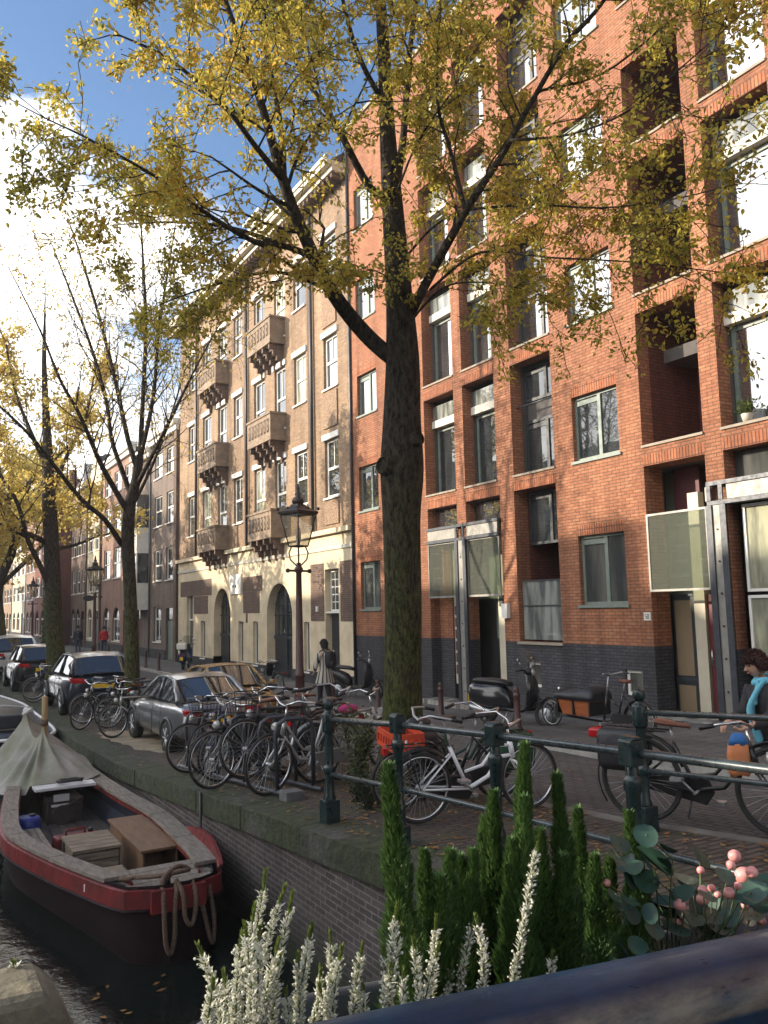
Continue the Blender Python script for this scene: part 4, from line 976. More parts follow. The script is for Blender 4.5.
def make_tree(name, label, cat, base, trunk, limbs, leafm, nleaf, leaf=.06, seed=1, twig_len=(0.6, 1.5), per_m=3.0, sub_n=4, start=.25, up=.25, group=None, leaf_drop=.25, knots=(), flare=1.5, leaf_fn=None, tube_n=5, minr=0.004):
    r = np.random.default_rng(seed)
    t = thing(name, label, cat, base, 0, group)
    off = base
    mb = MB()
    L = smooth_line(trunk, 4)
    pts = [q[:3] for q in L]; rad = [max(.006, q[3]) for q in L]
    h0 = L[0][2]
    rad = [w * (1 + (flare - 1) * math.exp(-(q[2] - h0) * 3.0)) for w, q in zip(rad, L)]
    pts[0] = pts[0] - np.array([0, 0, .15])
    mb.tube(pts, rad, 18)
    for (x, y, z, s, dx, dy) in knots:
        mb.lathe([(s * 2.1, -.20), (s * 1.6, -.10), (s * 1.2, -.02), (s * 1.05, .05), (s, .075), (s * .86, .08), (s * .78, .055), (s * .4, .05)], (0, 0, 0), 14)
        k = len(mb.v) - 112
        d = Vector((dx, dy, .15)).normalized(); q = Vector((0, 0, 1)).rotation_difference(d)
        for i in range(k, len(mb.v)):
            v = q @ Vector(mb.v[i]); mb.v[i] = (v.x + x, v.y + y, v.z + z)
    mb.build('trunk', M['bark'], t, off)
    bb = MB(); spots = []
    def twig(p, d, ln, rad, depth):
        n = 5; pts = [np.array(p)]; q = np.array(p); dd = np.array(d)
        for i in range(n):
            dd = dd + r.normal(0, .16, 3) + np.array([0, 0, up * .25 if depth == 0 else -.04])
            dd /= np.linalg.norm(dd); q = q + dd * ln / n; pts.append(q)
        bb.tube(pts, [max(minr, rad * (1 - .8 * i / n)) for i in range(n + 1)], tube_n if depth == 0 else 3, caps=False)
        for i in range(1, n + 1): spots.append((pts[i], dd.copy(), depth))
        if depth < 2:
            for j in range(sub_n if depth == 0 else max(1, sub_n - 2)):
                i = r.integers(1, n + 1); s = r.normal(0, 1, 3); s -= dd * s.dot(dd); s /= np.linalg.norm(s) + 1e-6
                nd = dd * .75 + s * .75; nd /= np.linalg.norm(nd)
                twig(pts[i], nd, ln * r.uniform(.4, .65), rad * .5, depth + 1)
    for lm in limbs:
        S = smooth_line(lm, 4)
        bb.tube([q[:3] for q in S], [max(minr, q[3]) for q in S], 9 if S[0][3] > .05 else 7)
        tot = 0; seg = [0]
        for a, b in zip(S, S[1:]): tot += np.linalg.norm(b[:3] - a[:3]); seg.append(tot)
        n = int(tot * per_m)
        for j in range(n):
            u = start + (1 - start) * (j + r.uniform(0, 1)) / max(n, 1); u = min(u, .999)
            dist = u * tot; i = min(int(np.searchsorted(seg, dist)), len(S) - 1); i = max(i, 1)
            f = (dist - seg[i - 1]) / max(seg[i] - seg[i - 1], 1e-6); p = S[i - 1][:3] * (1 - f) + S[i][:3] * f
            ax = S[i][:3] - S[i - 1][:3]; ax = ax / np.linalg.norm(ax)
            s = r.normal(0, 1, 3); s -= ax * s.dot(ax); s /= np.linalg.norm(s) + 1e-6
            d = ax * .6 + s * .8 + np.array([0, 0, up]); d /= np.linalg.norm(d)
            twig(p, d, r.uniform(*twig_len) * (1.15 - .5 * u), max(minr * 1.2, S[i][3] * .4), 0)
        twig(S[-1][:3], (S[-1][:3] - S[-2][:3]) / np.linalg.norm(S[-1][:3] - S[-2][:3]), twig_len[0], max(minr, S[-1][3]), 1)
    bb.build('branches', M['twig'] if trunk[0][3] < .1 else M['bark'], t, off)
    # leaves: small folded pointed blades scattered round the twig tips
    wts = np.array([(.35, 1.0, 1.3)[min(q[2], 2)] for q in spots]) * r.gamma(1.3, 1.0, len(spots)); idx = r.choice(len(spots), nleaf, p=wts / wts.sum())
    P = np.array([spots[i][0] for i in idx]) + r.normal(0, leaf * 1.5, (nleaf, 3)) - np.array([0, 0, leaf * .6])
    if leaf_fn is not None:
        keep = leaf_fn(P, r); P = P[keep]
    n = len(P)
    A = r.normal(0, 1, (n, 3)); A[:, 2] = A[:, 2] * .6 - leaf_drop * 3; A /= np.linalg.norm(A, axis=1)[:, None]
    B = r.normal(0, 1, (n, 3)); B -= A * (A * B).sum(1)[:, None]; B /= np.linalg.norm(B, axis=1)[:, None]
    C = np.cross(A, B)
    s = (leaf * r.uniform(.55, 1.2, n))[:, None]; wd = r.uniform(.30, .46, n)[:, None]
    bend = r.uniform(-.35, .35, n)[:, None]; fold = r.uniform(.05, .35, n)[:, None]
    def at(u, w): return P + A * s * u + B * s * wd * w + C * s * (fold * abs(w) - bend * u * u * .5)
    V = np.stack([at(0, 0), at(.45, 1.15), at(1.1, 1.25), at(1.95, 0), at(1.1, -1.25), at(.45, -1.15)], 1).reshape(-1, 3)
    mb = MB(); mb.v = [tuple(q) for q in V]
    for i in range(n):
        k = 6 * i; mb.f += [(k, k + 1, k + 2, k + 3), (k, k + 3, k + 4, k + 5)]
    mb.m = [0] * (2 * n); mb.s = [False] * (2 * n)
    mb.build('crown', M[leafm], t, off)
    return t
# ------------------------------------------------------------------ bicycles (front towards +x, wheels on z = 0)
def wheel_parts(par, name, x, r, rim='alu', spokes=28, tw=.018):
    m = MB(); m.torus((x, 0, r), r - tw, tw, 'y', 36, 6); w = m.build(name, M['rubber'], par)
    m = MB(); m.torus((x, 0, r), r - tw * 2.1, .011, 'y', 36, 5)
    sub(m, 'rim', rim, w, (0, 0, 0))
    m = MB()
    for k in range(spokes):
        a = 2 * math.pi * k / spokes; b = a + (.25 if k % 2 else -.25); s = .025 if k % 4 < 2 else -.025
        m.tube([(x + .03 * math.cos(b), s, r + .03 * math.sin(b)), (x + (r - tw * 2) * math.cos(a), 0, r + (r - tw * 2) * math.sin(a))], .0021, 3, caps=False)
    sub(m, 'spokes', 'alu', w, (0, 0, 0))
    m = MB(); m.lathe([(.018, -.05), (.03, -.03), (.022, -.02), (.022, .02), (.03, .03), (.018, .05)], (x, 0, r), 10, axis='y'); sub(m, 'hub', 'alu', w, (0, 0, 0))
    return w

def bicycle(label, loc, rz, paint='black_gloss', r=.34, step=True, rim='alu', crate=None, basket=False, saddle='black', bags=None, lean=0.0, group=None, guard='black', grips='black', straight=False, fork=None, crate_m='red_plastic', rackload=None, name='bicycle', hi=1.0, chaincase=True, light='lens_clear', fguard=False):
    b = thing(name, label, 'bicycle', loc, rz, group); b.rotation_euler = (lean, 0, rz)
    xr, xf = -.52, .56; bb = (-.06, .0, .29 * r / .34); hz = .86 * hi; st = (-.24, 0, .80 * hi); hd = (.36, 0, .80 * hi); hd2 = (.395, 0, .62 * hi)
    fork = fork or paint
    m = MB()
    if step:
        m.tube([(hd2[0] - .005, 0, hd2[2] + .02), (.27, 0, .5), (.14, 0, .34), (0, 0, bb[2] + .02), bb], .019, 8)
        m.tube([(hd[0], 0, hd[2] - .03), (.22, 0, .6), (.08, 0, .44), (-.09, 0, .4)], .015, 8)
    else:
        m.tube([hd2, bb], .02, 8); m.tube([(hd[0], 0, hd[2] - .02), (st[0], 0, st[2] - .05)], .017, 8)
    m.tube([bb, st], .017, 8); m.tube([hd, hd2], .024, 8)
    for s in (-.06, .06):
        m.tube([(bb[0], s * .5, bb[2]), (xr, s, r)], .010, 6); m.tube([(st[0] + .01, s * .3, st[2] - .06), (xr, s, r)], .008, 6)
    m.build('frame', M[paint], b)
    m = MB()
    for s in (-.05, .05): m.tube([(hd2[0] + .005, s * .9, hd2[2] - .03), (.45, s, .48 * hi), (.52, s, r + .06), (xf, s, r)], .011, 6)
    m.tube([(hd2[0], -.05, hd2[2] - .03), (hd2[0], .05, hd2[2] - .03)], .014, 6); m.build('fork', M[fork], b)
    m = MB(); m.tube([hd, (.335, 0, hd[2] + .14)], .013, 6)
    t = (.335, 0, hd[2] + .15)
    if straight:
        m.tube([(t[0] - .04, -.3, t[2] + .02), (t[0] + .03, -.12, t[2]), (t[0] + .05, 0, t[2]), (t[0] + .03, .12, t[2]), (t[0] - .04, .3, t[2] + .02)], .012, 7)
    else:
        m.tube([(.08, -.3, t[2] + .03), (.2, -.29, t[2] + .06), (.34, -.2, t[2] + .08), (.38, -.07, t[2] + .03), (.36, 0, t[2]), (.38, .07, t[2] + .03), (.34, .2, t[2] + .08), (.2, .29, t[2] + .06), (.08, .3, t[2] + .03)], .0125, 7)
    hb = m.build('handlebar', M['chrome' if paint != 'black_gloss' else 'alu'], b)
    for s in (-1, 1):
        m = MB()
        if straight: m.tube([(t[0] - .045, s * .32, t[2] + .02), (t[0] - .015, s * .22, t[2] + .013)], .018, 7)
        else: m.tube([(.06, s * .3, t[2] + .025), (.17, s * .295, t[2] + .052)], .018, 7)
        sub(m, 'grip', grips, hb, (0, 0, 0))
    m = MB(); m.lathe([(.05, 0), (.05, .03), (.03, .06)], (.47, 0, hd[2] - .06), 10, axis='x'); sub(m, 'headlight', light, hb, (0, 0, 0))
    wheel_parts(b, 'front_wheel', xf, r, rim); wheel_parts(b, 'rear_wheel', xr, r, rim)
    m = MB(); z = st[2] + .13
    m.tube([st, (st[0] - .015, 0, z)], .012, 6); m.build('seat_post', M['alu'], b)
    m = MB(); R_ = []
    for x, w, h in ((-.14, .05, .012), (-.12, .095, .012), (-.06, .105, .006), (.01, .06, -.004), (.08, .03, -.012), (.13, .02, -.016), (.145, .01, -.022)):
        R_.append([(st[0] + x, w * math.cos(a), z + .03 + h + (.018 if math.sin(a) > 0 else .034 * (.5 + 3.5 * w)) * math.sin(a)) for a in [2 * math.pi * k / 10 for k in range(10)]])
    m.rings(R_); m.build('saddle', M[saddle], b)
    for nm, x, a0, a1 in (('mudguard', xr, 20, 215), ('mudguard', xf, 40, 190)):
        m = MB(); P = []
        for k in range(15):
            a = R(a0 + (a1 - a0) * k / 14) if nm and x < 0 else R(180 - (a0 + (a1 - a0) * k / 14) + 10)
            P.append((x + (r + .03) * math.cos(a), 0, r + (r + .03) * math.sin(a)))
        m.tube(P, [.02] * len(P), 6, flat=.3); (m.build('mudguard', M[guard], b) if (x < 0 or fguard) else None)
    if chaincase:
        m = MB(); m.prism([(-.58, r - .05), (-.5, r - .09), (-.02, bb[2] - .12), (.05, bb[2] - .02), (.0, bb[2] + .1), (-.5, r + .07), (-.58, r + .03)], 'y', .055, .085); m.build('chain_guard', M[guard], b, bevel=.01)
    m = MB(); m.tube([(bb[0], -.12, bb[2]), (bb[0], .12, bb[2])], .012, 6)
    for s in (-1, 1):
        q = (bb[0] + s * .12, s * .11, bb[2] - s * .11)
        m.tube([(bb[0], s * .11, bb[2]), q], .010, 6); m.box(q[0] - .045, q[0] + .045, q[1] + min(0, s * .09), q[1] + max(0, s * .09), q[2] - .012, q[2] + .012)
    m.build('crank', M['alu'], b)
    m = MB(); zr = 2 * r + .07
    for s in (-.06, .06):
        m.tube([(-.28, s, zr - .01), (-.82, s, zr)], .007, 5); m.tube([(-.68, s, zr), (xr - .02, s, r)], .006, 5)
    for x in (-.4, -.55, -.7, -.82): m.tube([(x, -.06, zr), (x, .06, zr)], .006, 5)
    m.build('rear_rack', M['black' if paint != 'alu' else 'alu'], b)
    m = MB(); m.box(-.87, -.83, -.03, .03, zr - .06, zr - .005); m.build('tail_light', M['lens_red'], b)
    m = MB(); m.tube([(-.12, .06, bb[2]), (-.2, .16, .03)], .009, 5); m.build('kickstand', M['alu'], b)
    if crate:
        x0, x1, z0, hgt = (.40, .70, 2 * r + .02, .16) if crate == 'front' else (-.86, -.44, zr + .02, .24)
        m = MB(); w = .19
        for x in (x0, x1): m.box(x - .008, x + .008, -w, w, z0 + hgt - .05, z0 + hgt); m.box(x - .008, x + .008, -w, w, z0, z0 + .04)
        for s in (-w, w): m.box(x0, x1, s - .008, s + .008, z0 + hgt - .05, z0 + hgt - .002); m.box(x0, x1, s - .008, s + .008, z0 + .002, z0 + .04)
        n = 6
        for i in range(n + 1):
            x = x0 + (x1 - x0) * i / n
            for s in (-w, w): m.box(x - .012, x + .012, s - .006, s + .006, z0 + .04, z0 + hgt - .05)
            y = -w + 2 * w * i / n
            for x in (x0, x1): m.box(x - .006, x + .006, y - .012, y + .012, z0 + .04, z0 + hgt - .05)
            m.box(x0, x1, y - .01, y + .01, z0 + .004, z0 + .014)
        m.build('crate', M[crate_m], b)
    if basket:
        m = MB(); x0, x1, z0, z1 = .44, .76, hd[2] - .05, hd[2] + .2
        for z, k in ((z0, .8), (z0 + .08, .87), (z0 + .16, .94), (z1, 1)):
            w = .17 * k; xm = (x0 + x1) / 2; hx = .16 * k; m.tube([(xm - hx, -w, z), (xm + hx, -w, z), (xm + hx, w, z), (xm - hx, w, z)], .006, 4, closed=True, smooth=False)
        for k in range(16):
            a = 2 * math.pi * k / 16; c, s = max(-1, min(1, 1.35 * math.cos(a))), max(-1, min(1, 1.35 * math.sin(a))); xm = (x0 + x1) / 2
            m.tube([(xm + .13 * c, .136 * s, z0), (xm + .16 * c, .17 * s, z1)], .004, 4)
        m.build('basket', M['black'], b)
    if bags:
        for s in (-1, 1):
            m = MB(); R_ = []
            for x, k in ((-.84, .8), (-.8, 1), (-.5, 1), (-.46, .8)):
                R_.append([(x, s * (.1 + .05 * k * math.cos(a)), zr - .17 + .17 * k * max(-1, min(1, 1.3 * math.sin(a)))) for a in [2 * math.pi * q / 12 for q in range(12)]])
            m.rings(R_); m.build('pannier', M[bags], b)
    if rackload:
        m = MB(); m.ball((-.62, 0, zr + .07), .10, 12, 8, 0, 1.5, 1.0, .6); m.build('rack_cover', M[rackload], b)
    return b

# ------------------------------------------------------------------ cargo bicycle with wooden box
def cargo_bike(label, loc, rz):
    b = thing('cargo_bicycle', label, 'cargo bicycle', loc, rz)
    wheel_parts(b, 'front_wheel', 1.2, .27); wheel_parts(b, 'rear_wheel', -.95, .32)
    m = MB(); m.tube([(-.42, 0, .3), (-.1, 0, .2), (.9, 0, .24), (.98, 0, .3)], .022, 8); m.tube([(-.45, 0, .3), (-.6, 0, .82)], .018, 8); m.tube([(-.12, 0, .24), (-.2, 0, .72)], .02, 8); m.tube([(-.2, 0, .68), (-.5, 0, .5)], .016, 8)
    for s in (-.06, .06): m.tube([(-.45, s, .3), (-.95, s, .32)], .01, 6); m.tube([(-.58, s * .5, .72), (-.95, s, .32)], .009, 6); m.tube([(.98, s, .5), (1.2, s, .27)], .012, 6)
    m.tube([(.95, 0, .24), (.98, 0, .56)], .024, 8); m.build('frame', M['black_gloss'], b)
    m = MB(); m.tube([(-.2, 0, .7), (-.27, 0, 1.08)], .014, 8); m.tube([(-.5, -.29, 1.12), (-.36, -.28, 1.14), (-.25, -.12, 1.1), (-.24, .12, 1.1), (-.36, .28, 1.14), (-.5, .29, 1.12)], .013, 8); h = m.build('handlebar', M['alu'], b)
    for s in (-1, 1): m = MB(); m.tube([(-.52, s * .29, 1.118), (-.4, s * .284, 1.136)], .018, 7); sub(m, 'grip', 'black', h, (0, 0, 0))
    x0, x1, z0, z1 = -.06, .88, .3, .66
    m = MB(); m.add([(x0 + .1, -.26, z0), (x1 - .14, -.2, z0), (x1 - .14, .2, z0), (x0 + .1, .26, z0), (x0, -.31, z1), (x1, -.24, z1), (x1, .24, z1), (x0, .31, z1)], [(0, 3, 2, 1), (4, 5, 6, 7), (0, 1, 5, 4), (1, 2, 6, 5), (2, 3, 7, 6), (3, 0, 4, 7)]); m.build('box', M['box_orange'], b, bevel=.012)
    for x in (x0 + .04, (x0 + x1) / 2, x1 - .05): m = MB(); m.box(x - .018, x + .018, -.318 + .07 * (x - x0), .318 - .07 * (x - x0), z0 + .02, z1 + .006); m.build('box_rib', M['black'], b)
    m = MB(); R_ = []
    for x, w, h in ((x0 - .03, .3, .1), (x0 + .03, .33, .19), (x0 + .18, .33, .21), (x0 + .4, .31, .13), (x1 - .1, .27, .09), (x1 + .03, .25, .04)):
        R_.append([(x, -w, z1 - .06), (x, -w, z1 + .02), (x, -w * .8, z1 + h * .85), (x, 0, z1 + h), (x, w * .8, z1 + h * .85), (x, w, z1 + .02), (x, w, z1 - .06)])
    m.rings(R_); m.build('rain_cover', M['tarp_black'], b)
    m = MB(); m.tube([(-.6, 0, .8), (-.64, 0, .98)], .014, 6); m.build('seat_post', M['alu'], b)
    m = MB(); m.rings([[(-.64 + x, w * math.cos(a), 1.0 + .035 * math.sin(a)) for a in [2 * math.pi * k / 10 for k in range(10)]] for x, w in ((-.14, .05), (-.11, .1), (-.04, .1), (.04, .05), (.13, .02))]); m.build('saddle', M['leather'], b)
    for x, r, a0, a1 in ((-.95, .35, 10, 200), (1.2, .3, 20, 170)):
        m = MB(); m.tube([(x + r * math.cos(R(a0 + (a1 - a0) * k / 12)), 0, (.32 if x < 0 else .27) + r * math.sin(R(a0 + (a1 - a0) * k / 12))) for k in range(13)], .03, 6, flat=.35); m.build('mudguard', M['black'], b)
    m = MB(); m.lathe([(.05, 0), (.05, .05), (.02, .07)], (.93, 0, .76), 10, axis='x'); m.build('headlight', M['chrome'], b)
    m = MB(); m.prism([(-1.02, .26), (-.4, .2), (-.33, .3), (-.42, .4), (-1.0, .38)], 'y', .06, .09); m.build('chain_guard', M['black'], b)
    m = MB(); m.tube([(-.2, -.2, .02), (-.15, -.18, .2), (-.15, .18, .2), (-.2, .2, .02)], .014, 6); m.build('centre_stand', M['alu'], b)
    return b

# ------------------------------------------------------------------ scooters
def ell(x, cy, cz, w, h, n=14, p=2.4):
    o = []
    for k in range(n):
        a = 2 * math.pi * k / n; c, s = math.cos(a), math.sin(a)
        o.append((x, cy + w * math.copysign(abs(c) ** (2 / p), c), cz + h * math.copysign(abs(s) ** (2 / p), s)))
    return o
def scooter(label, loc, rz, paint='black_gloss', sporty=False, shield=True, topbox=False, group='parked motor scooters', box_m='alu'):
    b = thing('scooter', label, 'scooter', loc, rz, group)
    r = .235; xf, xr = .64, -.64
    for nm, x in (('front_wheel', xf), ('rear_wheel', xr)):
        m = MB(); m.torus((x, 0, r), r - .055, .055, 'y', 28, 10); w = m.build(nm, M['rubber'], b)
        m = MB(); m.lathe([(.02, -.03), (.14, -.03), (.145, .0), (.14, .03), (.02, .03)], (x, 0, r), 20, axis='y'); 
        for k in range(5): a = 2 * math.pi * k / 5; m.tube([(x, -.035, r), (x + .14 * math.cos(a), -.035, r + .14 * math.sin(a))], .014, 5)
        sub(m, 'rim', 'alu', w, (0, 0, 0))
    m = MB()
    if not sporty: S = [(-1.0, .62, .07, .08), (-.95, .58, .16, .2), (-.8, .54, .21, .27), (-.5, .52, .225, .29), (-.25, .52, .19, .27), (-.1, .45, .15, .2), (-.02, .36, .12, .1)]
    else: S = [(-1.0, .78, .05, .03), (-.9, .74, .1, .07), (-.7, .66, .14, .12), (-.5, .58, .15, .17), (-.3, .5, .14, .17), (-.2, .42, .1, .12)]
    m.rings([ell(x, 0, z, w, h) for x, z, w, h in S]); m.build('rear_body', M[paint], b)
    m = MB(); m.rings([ell(x, 0, z, w, .045, 10) for x, z, w in ((-.3, .33, .16), (0, .3, .17), (.22, .31, .17), (.33, .38, .16))]); m.build('floorboard', M['black'], b)
    m = MB(); n = 8; R_ = []
    for z, x, w in ((.3, .33, .13), (.45, .36, .2), (.65, .40, .23), (.82, .38, .2), (.95, .34, .13), (1.0, .31, .08)):
        R_.append([(x + .09 * (1 - (k / (n - 1) * 2 - 1) ** 2), w * (k / (n - 1) * 2 - 1), z) for k in range(n)] + [(x - .03 + .07 * (1 - (k / (n - 1) * 2 - 1) ** 2), w * .97 * (k / (n - 1) * 2 - 1), z) for k in range(n - 1, -1, -1)])
    m.rings(R_); m.build('leg_shield', M[paint], b)
    m = MB(); R_ = []
    for a in [R(q) for q in (-5, 20, 50, 80, 110, 140, 165)]:
        c, s = math.cos(a), math.sin(a); rr = r + .05; w = .1
        R_.append([(xf + rr * c * .93, -w, r + rr * s * .93), (xf + rr * c * 1.06, -w * .6, r + rr * s * 1.06), (xf + rr * c * 1.1, 0, r + rr * s * 1.1), (xf + rr * c * 1.06, w * .6, r + rr * s * 1.06), (xf + rr * c * .93, w, r + rr * s * .93), (xf + rr * c * .9, 0, r + rr * s * .96)])
    m.rings(R_); m.build('front_fender', M[paint], b)
    m = MB(); m.tube([(.36, 0, .9), (.48, .0, .6), (xf, .0, r)], .028, 8); m.build('fork', M['black'], b)
    m = MB(); S = [(-.9, .83, .08, .03), (-.84, .83, .13, .05), (-.55, .83, .16, .06), (-.25, .81, .15, .055), (-.08, .77, .09, .04)]
    if sporty: S = [(x, z + .02, w * .85, h) for x, z, w, h in S]
    m.rings([ell(x, 0, z, w, h, 12) for x, z, w, h in S]); m.build('seat', M['black'], b)
    m = MB(); m.tube([(.2, -.32, 1.06), (.29, -.2, 1.07), (.31, 0, 1.04), (.29, .2, 1.07), (.2, .32, 1.06)], .02, 7); m.rings([ell(x, 0, z, w, h, 10) for x, z, w, h in ((.22, 1.03, .06, .04), (.28, 1.04, .12, .06), (.36, 1.03, .11, .07), (.42, 1.02, .07, .06))]); h = m.build('handlebar', M['black'], b)
    m = MB(); m.lathe([(.075, 0), (.07, .03), (.03, .045)], (.40, 0, 1.02), 12, axis='x'); sub(m, 'headlight', 'lens_clear', h, (0, 0, 0))
    for s in (-1, 1): m = MB(); m.tube([(.28, s * .2, 1.08), (.27, s * .27, 1.22)], .007, 5); m.ball((.26, s * .28, 1.26), .055, 8, 6, 0, .3, 1.2, .8); sub(m, 'mirror', 'chrome', h, (0, 0, 0))
    if shield:
        m = MB(); R_ = []
        for z, x, w in ((1.06, .4, .12), (1.2, .37, .2), (1.34, .31, .2), (1.44, .26, .13)):
            R_.append([(x + .05 * (1 - q * q), w * q, z) for q in (-1, -.6, -.2, .2, .6, 1)])
        for i in range(3):
            for k in range(5): m.quad(R_[i][k], R_[i][k + 1], R_[i + 1][k + 1], R_[i + 1][k])
        m.build('windscreen', M['glass_scoot'], b)
    m = MB(); m.rings([[(x, -.2 + .05 * math.cos(a), z + .05 * math.sin(a)) for a in [2 * math.pi * k / 10 for k in range(10)]] for x, z in ((-.35, .24), (-.5, .26), (-.85, .33), (-.9, .34))]); m.build('exhaust', M['alu'], b)
    m = MB(); m.box(-1.0, -.95, -.07, .07, .6, .68); m.build('tail_light', M['lens_red'], b)
    m = MB(); m.box(-1.03, -1.015, -.07, .07, .42, .56); m.tube([(-.95, 0, .5), (-1.02, 0, .5)], .015, 5); m.build('number_plate', M['yellow_plate'], b)
    m = MB(); m.tube([(-.1, .12, .28), (-.2, .22, .01)], .011, 5); m.tube([(-.1, -.12, .28), (-.2, -.22, .01)], .011, 5); m.build('stand', M['alu'], b)
    if topbox:
        m = MB(); m.box(-1.12, -.75, -.2, .2, .88, 1.15); m.build('top_box', M[box_m], b, bevel=.05)
    return b

# ------------------------------------------------------------------ cars (front towards +x)
def car(label, loc, rz, paint, kind='sedan', group='cars parked along the quay', plate=True, L=None):
    b = thing('parked_car', label, 'car', loc, rz, group)
    if kind == 'sedan':
        S = [(-2.28, .66, .42, .80), (-2.22, .78, .34, .93), (-2.0, .85, .28, 1.0), (-1.5, .885, .22, 1.02), (-.7, .9, .2, .99), (.4, .9, .2, .96), (1.0, .89, .2, .93), (1.6, .87, .22, .86), (2.05, .81, .26, .75), (2.25, .68, .32, .62), (2.32, .5, .38, .54)]
        T = [(-1.72, 1.0, .74), (-.98, 1.37, .6), (-.45, 1.43, .59), (.15, 1.40, .6), (1.0, .95, .76)]; wb = (-1.38, 1.36); rw = .32
    elif kind == 'hatch':
        S = [(-1.95, .7, .42, .84), (-1.92, .8, .34, .95), (-1.75, .85, .26, 1.0), (-1.3, .875, .22, 1.0), (-.5, .88, .2, .98), (.5, .88, .2, .95), (1.1, .87, .2, .92), (1.5, .84, .22, .84), (1.85, .76, .28, .72), (2.0, .6, .34, .58)]
        T = [(-1.86, 1.0, .74), (-1.5, 1.38, .6), (-.8, 1.46, .59), (.1, 1.44, .6), (1.0, .96, .75)]; wb = (-1.22, 1.25); rw = .31
    else:
        S = [(-2.2, .74, .5, 1.0), (-2.17, .84, .4, 1.08), (-1.9, .89, .32, 1.12), (-1.3, .91, .28, 1.12), (-.4, .92, .27, 1.1), (.6, .92, .27, 1.08), (1.2, .91, .28, 1.05), (1.7, .88, .3, .98), (2.1, .8, .36, .84), (2.25, .64, .42, .7)]
        T = [(-2.08, 1.12, .78), (-1.75, 1.58, .64), (-1.0, 1.68, .62), (.2, 1.65, .63), (1.15, 1.08, .78)]; wb = (-1.35, 1.38); rw = .36
    def sec(x, w, zb, zt):
        h = zt - zb; o = []
        for (u, v) in ((-.8, 0), (-.97, .14), (-1, .38), (-.99, .62), (-.95, .82), (-.86, .97), (-.55, 1.0), (0, 1.015), (.55, 1.0), (.86, .97), (.95, .82), (.99, .62), (1, .38), (.97, .14), (.8, 0)):
            o.append((x, w * u, zb + h * v))
        return o
    m = MB(); m.rings([sec(*q) for q in S]); m.build('body', M[paint], b, subsurf=1)
    # cabin: glass all round, painted roof and pillars standing proud of it
    g = MB(); base = S[4][3] - .03
    for s in (-1, 1):
        poly = [(x, s * w, z) for x, z, w in T]
        idx = list(range(len(poly)))
        g.add(poly, [tuple(idx if s < 0 else idx[::-1])])
    def band(mb, i0, i1, k=8, bul=.04, lift=0.0, shrink=1.0):
        R_ = []
        for i in range(i0, i1 + 1):
            x, z, w = T[i]; w *= shrink
            R_.append([(x + (0 if 0 < i < len(T) - 1 else (-.09 if i == 0 else .12) * (1 - (2 * j / k - 1) ** 2)), w * (2 * j / k - 1), z + lift + bul * (1 - (2 * j / k - 1) ** 2)) for j in range(k + 1)])
        for a in range(len(R_) - 1):
            b0 = len(mb.v)
            mb.add(R_[a] + R_[a + 1], [(j, j + 1, k + 2 + j, k + 1 + j) for j in range(k)], 0, True)
    band(g, 0, 1); band(g, 3, 4)
    g.build('window_glass', M['glass_car'], b)
    r_ = MB()
    # roof as finer curve
    K = smooth_line([(x, 0, z, w) for x, z, w in T[1:4]], 4); k = 8; R_ = []
    for x, _, z, w in K: R_.append([(x, (w + .015) * (2 * j / k - 1), z + .008 + .045 * (1 - (2 * j / k - 1) ** 2)) for j in range(k + 1)])
    for a in range(len(R_) - 1): r_.add(R_[a] + R_[a + 1], [(j, j + 1, k + 2 + j, k + 1 + j) for j in range(k)], 0, True)
    for s in (-1, 1):
        P = [(x, s * (w + .004), z) for x, z, w in T]
        r_.tube(P[:2], [.07, .05], 6); r_.tube(P[1:4], .032, 6); r_.tube(P[3:], [.035, .04], 6)
        xm = -.35; r_.tube([(xm, s * .775, base + .02), (xm + .03, s * .612, T[2][1] - .02)], .03, 6)
    r_.build('roof', M[paint], b)
    for wx in wb:
        for s in (-1, 1):
            yy = s * .80
            m = MB(); m.lathe([(rw - .11, -.1), (rw - .03, -.11), (rw, -.07), (rw, .07), (rw - .03, .11), (rw - .11, .1)], (wx, yy, rw), 24, axis='y'); w = m.build('wheel', M['rubber'], b)
            m = MB(); yo = yy + s * .095
            m.lathe([(.02, -.01), (rw - .1, -.01), (rw - .1, .012), (.02, .012)], (wx, yo - s * .03, rw), 20, axis='y')
            for k in range(7): a = 2 * math.pi * k / 7; m.tube([(wx, yo, rw), (wx + (rw - .11) * math.cos(a), yo - s * .006, rw + (rw - .11) * math.sin(a))], .022, 5)
            sub(m, 'rim', 'alu', w, (0, 0, 0))
            m = MB(); m.tube([(wx + (rw + .05) * math.cos(R(a)), s * .872, rw + (rw + .05) * math.sin(R(a))) for a in range(-10, 191, 20)], .045, 6); m.build('wheel_arch', M['black'], b)
    xr = S[0][0]; zt = S[1][3]
    for s in (-1, 1):
        m = MB(); m.rings([[(xr + .0 + d, s * y, z) for y, z in ((.42, zt - .16), (.76, zt - .13), (.80, zt - .02), (.46, zt - .03))] for d in (-.02, .16)], 0, False); m.build('tail_light', M['lens_red'], b, bevel=.015)
        m = MB(); m.rings([[(S[-1][0] - d, s * y, z) for y, z in ((.4, .58), (.7, .62), (.72, .72), (.42, .68))] for d in (.0, .25)], 0, False); m.build('headlight', M['lens_clear'], b, bevel=.015)
        m = MB(); m.rings([ell(x, s * .99, base + .06, w, .06, 8) for x, w in ((.72, .03), (.75, .1), (.85, .1), (.9, .04))]); m.build('side_mirror', M[paint], b)
        m = MB(); zz = base - .08
        for x in (-.75, .3): m.tube([(x, s * .9, zz), (x + .16, s * .9, zz)], .014, 5)
        m.build('door_handle', M['chrome'], b)
